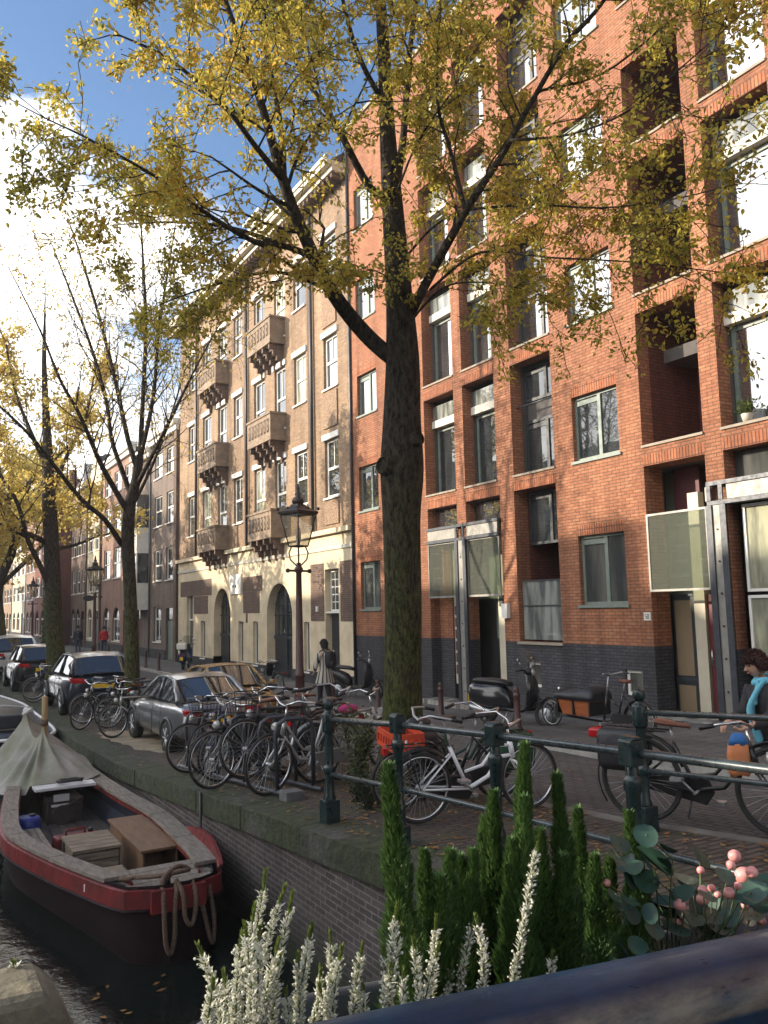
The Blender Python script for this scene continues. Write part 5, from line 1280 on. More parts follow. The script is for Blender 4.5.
        for x in (-.95, -.33, .72): m = MB(); m.tube([(x, s * .897, .32), (x, s * .902, base - .28), (x, s * .868, base - .02)], .005, 4); m.build('door_seam', M['black'], b)
    m = MB(); m.box(xr - .05, xr + .1, -.6, .6, .44, .56); m.build('bumper', M['black' if kind != 'sedan' else paint], b, bevel=.04)
    if plate:
        m = MB(); m.box(xr - .035, xr - .0, -.26, .26, .66, .77); m.build('number_plate', M['yellow_plate'], b)
    return b
def _carpaint():
    M['glass_scoot'] = clear_glass('scooter windscreen', (0.6, 0.62, 0.62), .2, .06)
    for n, c, met in (('car_silver', (0.16, 0.165, 0.175), .6), ('car_navy', (0.02, 0.026, 0.04), .3), ('car_black', (0.012, 0.012, 0.014), .2), ('car_white', (0.5, 0.51, 0.52), .1), ('car_grey', (0.12, 0.125, 0.13), .5)):
        M[n] = mat(n.replace('_', ' ') + ' paint', c, .3, met, var=.08, coat=.7)
    m, nt, p, out = _new('gold paint with tree reflections')
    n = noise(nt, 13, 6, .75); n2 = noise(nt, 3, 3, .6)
    c = ramp(nt, n.outputs[0], [(.36, (.05, .03, .015)), (.5, (.3, .17, .05)), (.66, (.62, .42, .16))]).outputs[0]  # golden blotches painted in as the reflection of sunlit trees
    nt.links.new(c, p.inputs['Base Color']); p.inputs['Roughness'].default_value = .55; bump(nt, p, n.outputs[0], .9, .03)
    M['car_reflection'] = m
_carpaint()
# ------------------------------------------------------------------ boats
M['hull_maroon'] = mat('dark maroon hull paint', (0.011, 0.004, 0.006), 0.65, spec=.2, var=.6, scale=2.5, bmp=.1)
M['hull_red'] = mat('red boat paint', (0.2, 0.02, 0.02), 0.55, c2=(0.075, 0.016, 0.016), scale=4, rv=.12, spec=.3, bmp=.15)
M['hull_in'] = mat('dark blue boat interior', (0.012, 0.016, 0.032), 0.6, var=.4, scale=4)
M['deck_wood'] = mat('weathered grey deck wood', (0.24, 0.205, 0.165), .85, c2=(0.11, 0.095, 0.08), scale=5, stretch=(6, 1, 6), bmp=.3)
M['crate_wood'] = mat('grey brown crate wood', (0.27, 0.215, 0.15), .88, c2=(0.11, 0.085, 0.06), scale=5, stretch=(1, 6, 6), bmp=.4)
M['floor_wood'] = mat('wet floor boards', (0.09, 0.075, 0.065), .7, c2=(0.035, 0.03, 0.028), scale=4, stretch=(7, .8, 5))
M['ply'] = mat('brown plywood', (0.2, 0.11, 0.055), .7, c2=(0.12, 0.065, 0.035), scale=3, stretch=(8, 1, 1))
M['tarp'] = mat('grey green canvas', (0.33, 0.32, 0.29), .9, c2=(0.16, 0.165, 0.11), scale=1.6, bmp=.25, bdist=.02)
M['rope'] = mat('old hemp rope', (0.19, 0.125, 0.085), .95, c2=(0.06, 0.04, 0.03), scale=60, bmp=.8, bdist=.01)
M['boat_dark'] = mat('black blue boat hull', (0.015, 0.018, 0.026), .35, var=.3, scale=4)
M['white_gel'] = mat('grey white gelcoat', (0.55, 0.55, 0.56), .4, var=.12, scale=4)
M['blue_drum'] = mat('blue plastic drum', (0.012, 0.03, 0.22), .45, var=.2)
M['paper'] = mat('pale paper', (0.6, 0.6, 0.6), .8, var=.08)

def hull_sections(st, zk=-3.8):
    """st: (Y, xc, halfwidth, gunwale z). returns outer rings from right gunwale over the keel to the left"""
    out = []
    prof = [(1, 0), (1.0, -.12), (.97, -.35), (.86, -.62), (.6, -.88), (0, -1)]
    for y, xc, w, zg in st:
        r = [(xc + w * u, y, zg + (zg - zk) * v) for u, v in prof] + [(xc - w * u, y, zg + (zg - zk) * v) for u, v in prof[-2::-1]]
        out.append(r)
    return out
def interp_st(keys, n):
    Y = np.linspace(keys[0][0], keys[-1][0], n); K = np.array(keys)
    S = [smooth_line([tuple(k) for k in keys], 8)][0]; S = np.array(S)
    return [(y,) + tuple(float(np.interp(y, S[:, 0], S[:, i])) for i in (1, 2, 3)) for y in Y]

def red_boat():
    keys = [(7.98, 2.34, .22, -2.50), (8.04, 2.34, .36, -2.51), (8.2, 2.35, .46, -2.52), (8.5, 2.36, .54, -2.55), (9.1, 2.35, .66, -2.59), (10.0, 2.28, .81, -2.62), (11.3, 2.18, .96, -2.63), (12.6, 2.17, .86, -2.62), (14.0, 2.22, .72, -2.6), (15.5, 2.28, .60, -2.57), (16.8, 2.3, .40, -2.52), (17.2, 2.3, .16, -2.5)]
    st = interp_st(keys, 64)
    def strip(mb, rr):
        n = len(rr[0]); mb.add([p for r in rr for p in r], [(i * n + j, i * n + j + 1, (i + 1) * n + j + 1, (i + 1) * n + j) for i in range(len(rr) - 1) for j in range(n - 1)], 0, True)
    b = thing('canal_boat', 'open wooden work boat with dark maroon hull and red rim moored along the canal wall', 'boat', (2.25, 12, WATER))
    off = (2.25, 12, WATER)
    m = MB(); hs = hull_sections(st); y0_, xc0, w0, zg0 = st[0]; hs = [[(xc0 + (p[0] - xc0) * .4, y0_ - .035, p[2]) for p in hs[0]], *hs]; strip(m, hs); m.add(hs[0], [tuple(range(len(hs[0])))[::-1]])
    m.build('hull', M['hull_maroon'], b, off)
    # inner skin
    m = MB(); R_ = []
    for y, xc, w, zg in st[2:-2]:
        wi = max(.05, w - .06); zf = -3.12
        R_.append([(xc + wi, y, zg - .01), (xc + wi * .96, y, zg - .3), (xc + wi * .8, y, zf), (xc - wi * .8, y, zf), (xc - wi * .96, y, zg - .3), (xc - wi, y, zg - .01)])
    vs = [p for r in R_ for p in r]; m.add(vs, [(i * 6 + j, i * 6 + j + 1, (i + 1) * 6 + j + 1, (i + 1) * 6 + j) for i in range(len(R_) - 1) for j in range(5)])
    m.build('inner_planking', M['hull_in'], b, off)
    m = MB()
    for k in range(9):
        u0, u1 = -.78 + k * .175, -.78 + (k + 1) * .175 - .02
        a = [(xc + w * .92 * u0, y, -3.085) for y, xc, w, zg in st[4:-4]]; c = [(xc + w * .92 * u1, y, -3.085) for y, xc, w, zg in st[4:-4]]
        n = len(a); m.add(a + c, [(i, i + 1, n + i + 1, n + i) for i in range(n - 1)])
    m.build('floorboard', M['floor_wood'], b, off)
    # red strake on the outside
    m = MB(); R_ = []
    for s in (1, -1):
        P = [(y, xc, w, zg) for y, xc, w, zg in st]
        rg = [[(xc + s * (w + .0), y, zg - .03), (xc + s * (w + .035), y, zg - .04), (xc + s * (w + .035), y, zg - .2), (xc + s * (w - .01), y, zg - .24)] for y, xc, w, zg in P]
        m.rings(rg, 0, False)
    y, xc, w, zg = st[0]; m.box(xc - w - .034, xc + w + .034, y - .065, y + .004, zg - .236, zg - .034)
    m.build('rubbing_strake', M['hull_red'], b, off)
    m = MB()
    for s in (1, -1): m.tube([(xc + s * (w + .04), y, zg - .215) for y, xc, w, zg in st], .018, 6)
    m.build('rub_bead', M['hull_maroon'], b, off)
    # gunwale planks
    m = MB()
    for s, wd in ((1, .23), (-1, .19)):
        cuts = list(range(4, len(st) - 3, 9))
        for i0 in cuts:
            seg = st[i0:min(i0 + 10, len(st) - 2)]
            if len(seg) < 2: continue
            R_ = []
            for k, (y, xc, w, zg) in enumerate(seg):
                yy = y + (.012 if k == 0 else (-.012 if k == len(seg) - 1 else 0)); wo = w + .01; wi = max(.02, w - wd)
                R_.append([(xc + s * wi, yy, zg - .02), (xc + s * wo, yy, zg - .02), (xc + s * wo, yy, zg + .02), (xc + s * wi, yy, zg + .02)])
            m.rings(R_, 0, False)
    m.build('gunwale_plank', M['deck_wood'], b, off, bevel=.004)
    m = MB()
    for s in (1, -1): m.rings([[(xc + s * max(.02, w - .2) + (.0), y, zg - .1), (xc + s * max(.03, w - .185), y, zg - .1), (xc + s * max(.03, w - .185), y, zg - .022), (xc + s * max(.02, w - .2), y, zg - .022)] for y, xc, w, zg in st[3:-3]], 0, False)
    m.build('inner_rail', M['hull_red'], b, off)
    # raised bow bulwark on the wall side
    m = MB(); R_ = []
    for i in range(2, 17):
        y, xc, w, zg = st[i]; h = .02 + .12 * math.sin(math.pi * (i - 2) / 14)
        R_.append([(xc + w - .01, y, zg), (xc + w + .03, y, zg), (xc + w + .045, y, zg + h), (xc + w + .01, y, zg + h)])
    m.rings(R_, 0, False); m.build('bulwark', M['hull_red'], b, off)
    # bow platform, boards
    m = MB()
    for k in range(4):
        y0 = 8.28 + k * .17; u = [q for q in st if q[0] >= y0 + .08][0]; m.box(u[1] - u[2] + .06, u[1] + u[2] - .08, y0, y0 + .155, -2.63, -2.6)
    m.build('bow_board', M['deck_wood'], b, off, bevel=.004)
    m = MB(); m.box(1.75, 2.15, 8.98, 9.4, -2.70, -2.665); m.build('seat_board', M['crate_wood'], b, off)
    m = MB()
    for k in range(5): m.box(1.36 + k * .075, 1.425 + k * .075, 10.9, 12.3, -2.86, -2.83)
    m.build('side_bench', M['deck_wood'], b, off)
    m = MB(); m.box(1.38, 1.72, 10.95, 11.0, -3.1, -2.86); m.box(1.38, 1.72, 12.2, 12.25, -3.1, -2.86); m.build('bench_leg', M['floor_wood'], b, off)
    # engine at the back under a pale board
    m = MB(); m.box(1.8, 2.65, 13.3, 13.62, -2.56, -2.525); m.build('engine_board', M['white_gel'], b, off)
    m = MB(); m.box(2.0, 2.5, 13.5, 14.2, -3.1, -2.75); m.tube([(2.1, 13.48, -2.9), (2.3, 13.4, -2.82), (2.5, 13.5, -2.75)], .03, 7); m.lathe([(.14, 0), (.14, .1), (.05, .12)], (2.2, 13.38, -2.95), 14, axis='y'); e = m.build('engine', M['lamp_iron'], b, off)
    m = MB(); m.box(2.08, 2.3, 13.44, 13.47, -2.76, -2.66); m.box(2.05, 2.35, 13.42, 13.46, -2.83, -2.8); m.build('engine_cover', M['white_gel'], b, off)
    m = MB(); m.box(1.42, 1.55, 8.97, 8.985, -2.8, -2.72) if False else m.obox((1.735, 8.905, -2.70), (.05, -.045, 0), (.004, .004, 0), (0, 0, .035)); m.build('name_card', M['paper'], b, off)
    # mooring bitt at the bow
    m = MB(); m.lathe([(.03, 0), (.03, .07), (.045, .09), (.03, .11)], (2.3, 8.17, -2.58), 10); m.build('mooring_bitt', M['chrome'], b, off)

def boat_cargo():
    def slat_box(name, label, x0, x1, y0, y1, z0, z1, cat='crate', nx=5, rz=0.0):
        c = ((x0 + x1) / 2, (y0 + y1) / 2, z0); t = thing(name, label, cat, c, rz); w, d, h = (x1 - x0) / 2, (y1 - y0) / 2, z1 - z0
        m = MB(); n = 4
        for k in range(n):
            a, e = .02 + (h - .06) * k / n, .02 + (h - .06) * (k + 1) / n - .012
            m.box(-w, w, -d, -d + .02, a, e); m.box(-w, w, d - .02, d, a, e); m.box(-w, -w + .02, -d + .021, d - .021, a, e); m.box(w - .02, w, -d + .021, d - .021, a, e)
        m.box(-w + .02, w - .02, -d + .02, d - .02, .0, .02); m.build('side_board', M['crate_wood'], t)
        m = MB()
        for sx in (-1, 1):
            for sy in (-1, 1): m.box(sx * (w + .012) - .012, sx * (w + .012) + .012, sy * (d - .05) - .03, sy * (d - .05) + .03, 0, h - .03)
        m.build('corner_post', M['floor_wood'], t)
        m = MB()
        for k in range(nx): yy0 = -d - .02 + (2 * d + .04) * k / nx; m.box(-w - .03, w + .03, yy0, yy0 + (2 * d + .04) / nx - .012, h - .03, h)
        m.build('lid', M['crate_wood'], t)
        return t
    slat_box('wooden_crate', 'slatted wooden crate with a pale plank lid standing in the middle of the boat', 1.82, 2.30, 10.2, 10.95, -3.08, -2.66)
    t = thing('storage_bench', 'long plywood storage bench with an open end, along the wall side of the boat', 'bench', (2.7, 10.75, -3.08))
    m = MB(); w, d, h = .2, .85, .36
    m.box(-w, -w + .02, -d, d, 0, h); m.box(w - .02, w, -d, d, 0, h); m.box(-w + .02, w - .02, d - .02, d, 0, h); m.box(-w + .02, w - .02, -.3, -.28, 0, h); m.build('side_panel', M['ply'], t)
    m = MB(); m.box(-w - .03, w + .02, -d - .03, d + .02, h, h + .03); m.build('lid', M['ply'], t, bevel=.004)
    m = MB(); m.box(w + .03, w + .05, -d, d, h - .02, h + .02); m.build('edge_strip', M['alu'], t)
    t = thing('fuel_can', 'red fuel can lying behind the slatted crate', 'fuel can', (2.12, 11.9, -3.08), R(8))
    m = MB(); m.box(-.27, .27, -.13, .13, 0, .2); m.build('tank', M['hull_red'], t, bevel=.03)
    m = MB(); m.tube([(-.12, 0, .19), (-.12, 0, .26), (.12, 0, .26), (.12, 0, .19)], .018, 6); m.build('handle', M['hull_red'], t)
    m = MB(); m.lathe([(.035, 0), (.035, .05), (.02, .06)], (.2, 0, .19), 10); m.build('cap', M['black'], t)
    t = thing('plastic_drum', 'small blue drum in the dark back corner of the boat', 'drum', (1.62, 12.6, -3.08))
    m = MB(); m.lathe([(.14, 0), (.17, .03), (.17, .3), (.15, .34), (.12, .35)], (0, 0, 0), 18); m.build('drum_body', M['blue_drum'], t)
    m = MB(); m.lathe([(.04, 0), (.04, .03)], (.06, 0, .35), 10); m.build('cap', M['black'], t)
    t = thing('cable_coil', 'coil of black cable lying on the pale engine board', 'cable', (2.3, 13.45, -2.52))
    m = MB(); P = [(.17 * math.cos(a * .5) * (1 + .1 * math.sin(a * 1.7)), .11 * math.sin(a * .5), .02 + .045 * abs(math.sin(a * .23))) for a in range(80)]; m.tube(P, .014, 6); m.build('cable_loop', M['black'], t)
    # rope hanging over the bow
    m = MB()
    def rp(pts, r=.023): m.tube([(q[0] - .08, q[1] - (.08 if q[2] < -2.53 else .02), q[2]) for q in smooth_line([(*p, r) for p in pts], 5)], r, 7)
    SH = -.10
    rp([(2.02, 8.62, -2.55), (2.15, 8.4, -2.52), (2.3, 8.2, -2.48), (2.5, 8.15, -2.46), (2.62, 8.3, -2.5), (2.5, 8.25, -2.44), (2.36, 8.12, -2.45), (2.28, 8.02, -2.5), (2.27, 7.97, -2.7), (2.29, 7.97, -3.0), (2.34, 7.98, -3.1), (2.37, 7.97, -2.95), (2.37, 7.96, -2.7), (2.40, 7.99, -2.48)])
    rp([(2.40, 7.99, -2.47), (2.44, 7.94, -2.6), (2.46, 7.93, -2.8), (2.52, 7.93, -2.86), (2.56, 7.94, -2.7), (2.56, 8.0, -2.5)])
    rp([(2.6, 8.05, -2.52), (2.66, 8.02, -2.8), (2.72, 8.02, -3.05), (2.76, 8.05, -3.1), (2.78, 8.08, -2.9), (2.74, 8.12, -2.6)], .022)
    tag(m.build('mooring_rope', M['rope']), 'thick brown rope knotted and hanging over the boat bow', 'rope')
    # canvas over the stern, draped from two poles
    m = MB(); nt_, nr = 96, 14; A1 = np.array([1.92, 15.5, -1.62]); A2 = np.array([2.10, 14.75, -1.80])
    R_ = []
    for j in range(nr + 1):
        t = j / nr; ring = []
        for k in range(nt_):
            a = 2 * math.pi * k / nt_; c, s = math.cos(a), math.sin(a)
            ex = 2.12 + .84 * math.copysign(abs(c) ** .7, c); ey = 15.45 + 1.75 * math.copysign(abs(s) ** .75, s)
            if ey < 15: ey += .12 * math.sin(3 * a)
            f = min(1, max(0, (15.5 + .75 * s - 14.75) / .75)); top = A2 * (1 - f) + A1 * f; top = top - np.array([0, 0, .3 * 4 * f * (1 - f)]) * (1 - t)
            e = np.array([ex, ey, -2.56 - .12 * (1 if c < -.3 else 0)])
            p = top * (1 - t) + e * t; z = top[2] + (e[2] - top[2]) * (t ** .72)
            pl = math.sin(a * 17 + 1.2 * math.sin(3 * a)) * .05 * math.sin(math.pi * min(1, t * 1.1)) + math.sin(a * 7) * .03 * t
            p = p + np.array([c, s, 0]) * pl; ring.append((p[0], p[1], z + pl * .4))
        R_.append(ring)
    m.rings(R_, 0, True, caps=False)
    t = thing('tarpaulin', 'grey green canvas tent draped over the back of the red rimmed boat', 'tarpaulin', (2.2, 15.4, -2.55)); m.build('canvas', M['tarp'], t, (2.2, 15.4, -2.55))
    m = MB(); m.lathe([(.05, 0), (.045, .05), (.02, .09)], (1.92, 15.5, -1.64), 8); m.tube([(1.9, 15.5, -1.58), (1.98, 15.44, -1.6), (1.86, 15.4, -1.66)], .03, 6); m.build('tie_cloth', M['paper'], t, (2.2, 15.4, -2.55))
    t = thing('wooden_pole', 'yellowish wooden pole sticking up out of the canvas tent', 'pole', (2.12, 14.8, -3.1)); m = MB(); m.lathe([(.05, 0), (.048, 1.75), (.03, 1.77)], (0, 0, 0), 9); m.build('shaft', M['pole_wood'], t)
    m = MB(); m.lathe([(.06, 1.3), (.062, 1.36), (.055, 1.4)], (0, 0, 0), 9); m.build('lashing', M['rope'], t)
M['pole_wood'] = mat('yellow pole wood', (0.34, 0.24, 0.11), .8, c2=(0.2, 0.14, 0.07), scale=6, stretch=(6, 6, .6))

def far_boat():
    keys = [(19.0, 2.3, .45, -2.55), (19.4, 2.25, .75, -2.5), (21, 2.1, .95, -2.47), (23, 2.05, 1.0, -2.45), (25, 2.15, .85, -2.4), (26.6, 2.3, .3, -2.3)]
    st = interp_st(keys, 26); off = (2.1, 22, WATER)
    b = thing('motor_boat', 'dark motor boat with a pale rim, moored behind the canvas tent', 'boat', off)
    m = MB(); m.rings(hull_sections(st), 0, True); m.build('hull', M['boat_dark'], b, off)
    m = MB()
    for s in (1, -1): m.tube([(xc + s * w, y, zg) for y, xc, w, zg in st], .035, 8)
    y, xc, w, zg = st[0]; m.tube([(xc - w, y, zg), (xc + w, y, zg)], .035, 8); m.build('rim', M['white_gel'], b, off)
    m = MB(); m.rings([[(xc - w * .9, y, zg - .02), (xc + w * .9, y, zg - .02), (xc + w * .9, y, zg - .06), (xc - w * .9, y, zg - .06)] for y, xc, w, zg in st], 0, False); m.build('deck_cover', M['tarp_black'], b, off)
    m = MB(); m.box(1.6, 2.4, 20.0, 20.3, -2.45, -2.15); m.build('seat_back', M['boat_dark'], b, off, bevel=.05)
    m = MB(); m.tube([(1.4, 20.9, -2.45), (1.5, 20.8, -2.1), (2.1, 20.7, -2.0), (2.7, 20.8, -2.1), (2.8, 20.9, -2.45)], .02, 6); m.build('windscreen_frame', M['white_gel'], b, off)

# ------------------------------------------------------------------ people
M['skin'] = mat('skin', (0.46, 0.26, 0.18), .55, var=.1, scale=12)
M['lips'] = mat('lips', (0.32, 0.1, 0.09), .5, var=.05)
M['eye'] = mat('dark eye', (0.02, 0.015, 0.012), .2, var=.05)
M['hair_auburn'] = mat('dark auburn hair', (0.075, 0.02, 0.014), .6, c2=(0.02, 0.006, 0.005), scale=40, stretch=(1, 1, .3), bmp=.8, bdist=.02)
M['hair_dark'] = mat('dark hair', (0.02, 0.014, 0.012), .6, var=.4, scale=40, bmp=.6)
M['coat_dark'] = mat('charcoal wool coat', (0.028, 0.027, 0.03), .9, var=.3, scale=20, bmp=.3)
M['jacket_red'] = mat('red jacket', (0.5, 0.02, 0.025), .7, var=.2, scale=10)
M['jacket_navy'] = mat('navy jacket', (0.02, 0.024, 0.04), .8, var=.25, scale=10)
M['trouser_black'] = mat('black trousers', (0.014, 0.014, 0.017), .85, var=.25, scale=14)
M['trouser_blue'] = mat('blue grey trousers', (0.05, 0.06, 0.1), .85, var=.25, scale=14)
M['boots'] = mat('brown boots', (0.06, 0.025, 0.018), .55, var=.3, scale=14)
M['scarf'] = mat('bright turquoise scarf', (0.22, 0.6, 0.72), .85, c2=(0.1, 0.4, 0.54), scale=9, stretch=(1, 1, .25), bmp=.7, bdist=.03)
M['bag_orange'] = mat('orange shopping bag', (0.62, 0.17, 0.04), .6, c2=(0.5, 0.22, 0.1), scale=4)
M['bag_blue'] = mat('blue shopping bag', (0.03, 0.16, 0.45), .6, var=.3, scale=5)
M['backpack'] = mat('black backpack fabric', (0.012, 0.012, 0.015), .7, var=.3, scale=16)
def _stripes():
    m, nt, p, out = _new('striped coat fabric')
    tc = nt.nodes.new('ShaderNodeTexCoord'); sp = nt.nodes.new('ShaderNodeSeparateXYZ'); nt.links.new(tc.outputs['Object'], sp.inputs[0])
    at = nt.nodes.new('ShaderNodeMath'); at.operation = 'ARCTAN2'; nt.links.new(sp.outputs['Y'], at.inputs[0]); nt.links.new(sp.outputs['X'], at.inputs[1])
    ml = nt.nodes.new('ShaderNodeMath'); ml.operation = 'MULTIPLY'; ml.inputs[1].default_value = 13.0; nt.links.new(at.outputs[0], ml.inputs[0])
    sn = nt.nodes.new('ShaderNodeMath'); sn.operation = 'SINE'; nt.links.new(ml.outputs[0], sn.inputs[0])
    nt.links.new(ramp(nt, sn.outputs[0], [(.45, (.46, .43, .37)), (.55, (.03, .03, .032))]).outputs[0], p.inputs['Base Color']); p.inputs['Roughness'].default_value = .9
    M['coat_striped'] = m
_stripes()

def skin_mesh(verts, edges, sub_=2):
    me = bpy.data.meshes.new('tmp'); me.from_pydata([v[:3] for v in verts], edges, []); o = bpy.data.objects.new('tmp', me); COL.objects.link(o)
    md = o.modifiers.new('s', 'SKIN'); s2 = o.modifiers.new('d', 'SUBSURF'); s2.levels = sub_; s2.render_levels = sub_
    if not me.skin_vertices: 
        me.update()
    for i, v in enumerate(verts):
        sv = me.skin_vertices[0].data[i]; sv.radius = (v[3], v[3]); sv.use_root = (i == 0)
    dg = bpy.context.evaluated_depsgraph_get(); dg.update(); ev = o.evaluated_get(dg); em = ev.to_mesh()
    V = [tuple(v.co) for v in em.vertices]; F = [tuple(p.vertices) for p in em.polygons]
    ev.to_mesh_clear(); bpy.data.objects.remove(o); bpy.data.meshes.remove(me)
    return V, F

def person(label, loc, rz, h, coat, trousers, hair, arms=None, lean=0.0, hem=.52, stride=.1, hairlen=0, scarf=False, coat_w=1.0, head_pitch=0.0, face=True, boots='boots', flarek=1.15):
    """faces +x; joints in fractions of the height"""
    b = thing('person', label, 'person', loc, rz)
    def J(x, y, z):  # lean the upper body forward about the hips
        if z > .53:
            d = z - .53; return (h * (x + d * math.sin(lean)), h * y, h * (.53 + d * math.cos(lean)))
        return (h * x, h * y, h * z)
    V = []; E = []
    def v(p, r): V.append((*p, r * h)); return len(V) - 1
    pel = v(J(0, 0, .54), .07); wa = v(J(.0, 0, .63), .068); ch = v(J(0.0, 0, .74), .075); nk = v(J(-.005, 0, .83), .034); hb = v(J(.012, 0, .875), .036)
    E += [(pel, wa), (wa, ch), (ch, nk), (nk, hb)]
    arm_j = []; hands = []
    A = arms or [((.0, .14, .64), (.03, .15, .5)), ((.0, -.14, .64), (.03, -.15, .5))]
    for s, (el, wr) in zip((1, -1), A):
        sh = J(0, s * .105, .8); e_ = J(*el); w_ = J(*wr)
        i = v(sh, .036); j = v(e_, .026); k = v(w_, .017); E += [(ch, i), (i, j), (j, k)]
        d = (Vector(w_) - Vector(e_)).normalized(); pm = v(tuple(Vector(w_) + d * h * .03), .019); E.append((k, pm))
        side = d.cross(Vector((0, 0, 1))); side = side.normalized() if side.length > .1 else Vector((1, 0, 0))
        nrm = d.cross(side).normalized()
        for q, ln in ((-.6, .04), (-.2, .048), (.2, .045), (.6, .036)):
            base = Vector(w_) + d * h * .05 + side * h * .018 * q * 1.4
            a = v(tuple(base), .0055); tip1 = base + d * h * ln * .55 - nrm * h * .008 * s; b1 = v(tuple(tip1), .005); tip2 = tip1 + d * h * ln * .3 - nrm * h * .022 * s; c1 = v(tuple(tip2), .0042); E += [(pm, a), (a, b1), (b1, c1)]
        tb = Vector(w_) + d * h * .02 + side * h * .022; a = v(tuple(tb), .0065); t2 = tb + d * h * .025 + side * h * .012 - nrm * h * .01 * s; b1 = v(tuple(t2), .0055); E += [(pm, a), (a, b1)]
        arm_j.append((sh, e_, w_))
    leg_j = []
    for s in (1, -1):
        hp = J(0, s * .05, .51); kn = J(.02 + s * stride * .45, s * .05, .28); an = J(-.01 + s * stride, s * .05, .045); to = J(.09 + s * stride, s * .055, .018)
        i = v(hp, .05); j = v(kn, .034); k = v(an, .022); l = v(to, .018); E += [(pel, i), (i, j), (j, k), (k, l)]; leg_j.append((hp, kn, an, to))
    sv, sf = skin_mesh(V, E)
    m = MB(); m.add(sv, sf, 0, True)
    # head: egg shape with jaw, brow, nose, lips, ears
    hc = Vector(J(.018, 0, .935)); cp, sp = math.cos(head_pitch), math.sin(head_pitch)
    def H(x, y, z): return tuple(hc + Vector((x * cp + z * sp, y, z * cp - x * sp)) * h)
    n, k = 16, 12; R_ = []
    for i in range(k + 1):
        t = math.pi * (.03 + .94 * i / k); z = -.064 * math.cos(t); rr = math.sin(t)
        jaw = 1 - .28 * max(0, -z / .064) ** 1.4
        ring = []
        for a in range(n):
            q = 2 * math.pi * a / n; x = .056 * rr * math.cos(q) * (1 if math.cos(q) < 0 else .94 * jaw + .06) + .006 * max(0, -z / .064) * math.cos(q); y = .043 * rr * math.sin(q) * jaw
            if math.cos(q) > .8 and -.008 < z < .016: x -= .003
            ring.append(H(x, y, z))
        R_.append(ring)
    m.rings(R_, 0, True)
    if face:
        m.rings([[H(.052 + dx, w * c, z + .0) for c in (-1, 0, 1)] + [H(.044, 0, z)] for z, dx, w in ((.012, .0, .004), (-.004, .009, .006), (-.016, .017, .010), (-.021, .006, .008))], 0, True)
        for s in (-1, 1):
            m.ball(H(.047, s * .018, .008), .0062 * h, 8, 6, 1); m.ball(H(-.002, s * .043, -.002), .013 * h, 8, 6, 0, .7, .35, 1.2)
            m.tube([H(.05, s * .008, .019), H(.05, s * .018, .022), H(.044, s * .027, .018)], .0022 * h, 5, 1)
        m.tube([H(.049, -.013, -.033), H(.053, 0, -.032), H(.049, .013, -.033)], .0038 * h, 5, 2)
    m.build('body', [M['skin'], M['eye'], M['lips']], b)
    # hair cap, uneven
    m = MB(); R_ = []; r_ = random.Random(4); n = 30
    for i in range(14):
        t = math.pi * (.04 + .62 * i / 13)
        ring = []
        for a in range(n):
            q = 2 * math.pi * a / n; fr = max(0, math.cos(q))
            z = .075 * math.cos(t) ; low = 1.0
            if fr > .5: z = max(z, .022)
            rr = math.sin(t) * (1.0 + .05 * r_.uniform(-1, 1)); z += .003 * r_.uniform(-1, 1)
            ring.append(H(-.008 + .064 * rr * math.cos(q), .054 * rr * math.sin(q), z + .004 - (hairlen * .06 if (i > 10 and fr < .3) else 0) + .004 * r_.uniform(-1, 1)))
        R_.append(ring)
    m.rings(R_, 0, True); r5 = random.Random(6)
    for ring in R_[1:]:
        for p in ring:
            for _ in range(5):
                o_ = Vector(p) - Vector(H(-.005, 0, -.005)); d_ = o_.normalized() + Vector((r5.gauss(0, .6), r5.gauss(0, .6), r5.gauss(-.25, .6)))
                blade(m, Vector(p) - o_ * .03, d_, (r5.gauss(0, 1), r5.gauss(0, 1), r5.gauss(0, 1)), h * r5.uniform(.010, .02), h * .0022, 0, .4)
    m.build('hair', M[hair], b)
    # coat
    m = MB(); R_ = []
    for z, rx, ry in ((hem, .085 * flarek, .115 * flarek), (hem + .01, .085 * flarek, .115 * flarek), (.56, .082, .108), (.64, .078, .098), (.73, .084, .112), (.785, .074, .118), (.82, .05, .085), (.84, .042, .05), (.85, .04, .045)):
        R_.append([(J(0, 0, z)[0] + h * rx * coat_w * math.cos(2 * math.pi * a / 20), h * ry * coat_w * math.sin(2 * math.pi * a / 20), J(0, 0, z)[2]) for a in range(20)])
    m.rings(R_, 0, True)
    for s, (sh, e_, w_) in zip((1, -1), arm_j):
        q = Vector(w_) * .94 + Vector(e_) * .06
        S = smooth_line([(*sh, .052 * h), (*e_, .04 * h), (*q, .031 * h)], 4); m.tube([p[:3] for p in S], [p[3] for p in S], 10)
    m.build('coat', M[coat], b)
    m = MB()
    for hp, kn, an, to in leg_j:
        S = smooth_line([(*hp, .06 * h), (*kn, .044 * h), (*an, .034 * h)], 4); m.tube([p[:3] for p in S], [p[3] for p in S], 10)
    m.rings([[(h * .07 * math.cos(2 * math.pi * a / 14), h * .095 * math.sin(2 * math.pi * a / 14), h * z) for a in range(14)] for z in (.47, .52, .56)], 0, True)
    m.build('trousers', M[trousers], b)
    for hp, kn, an, to in leg_j:
        m = MB(); a_ = Vector(an); t_ = Vector(to); d = (t_ - a_); d.z = 0; d.normalize()
        m.tube([tuple(a_ + Vector((0, 0, .05 * h))), tuple(a_)], [.03 * h, .032 * h], 8)
        m.rings([ell(a_.x + d.x * h * x, a_.y + d.y * h * x, hz * h, .026 * h * k_, hz * h, 10) for x, hz, k_ in ((-.035, .02, .7), (-.02, .026, 1), (.04, .024, 1.05), (.085, .017, 1.1), (.105, .012, .7))]); m.build('shoe', M[boots], b)
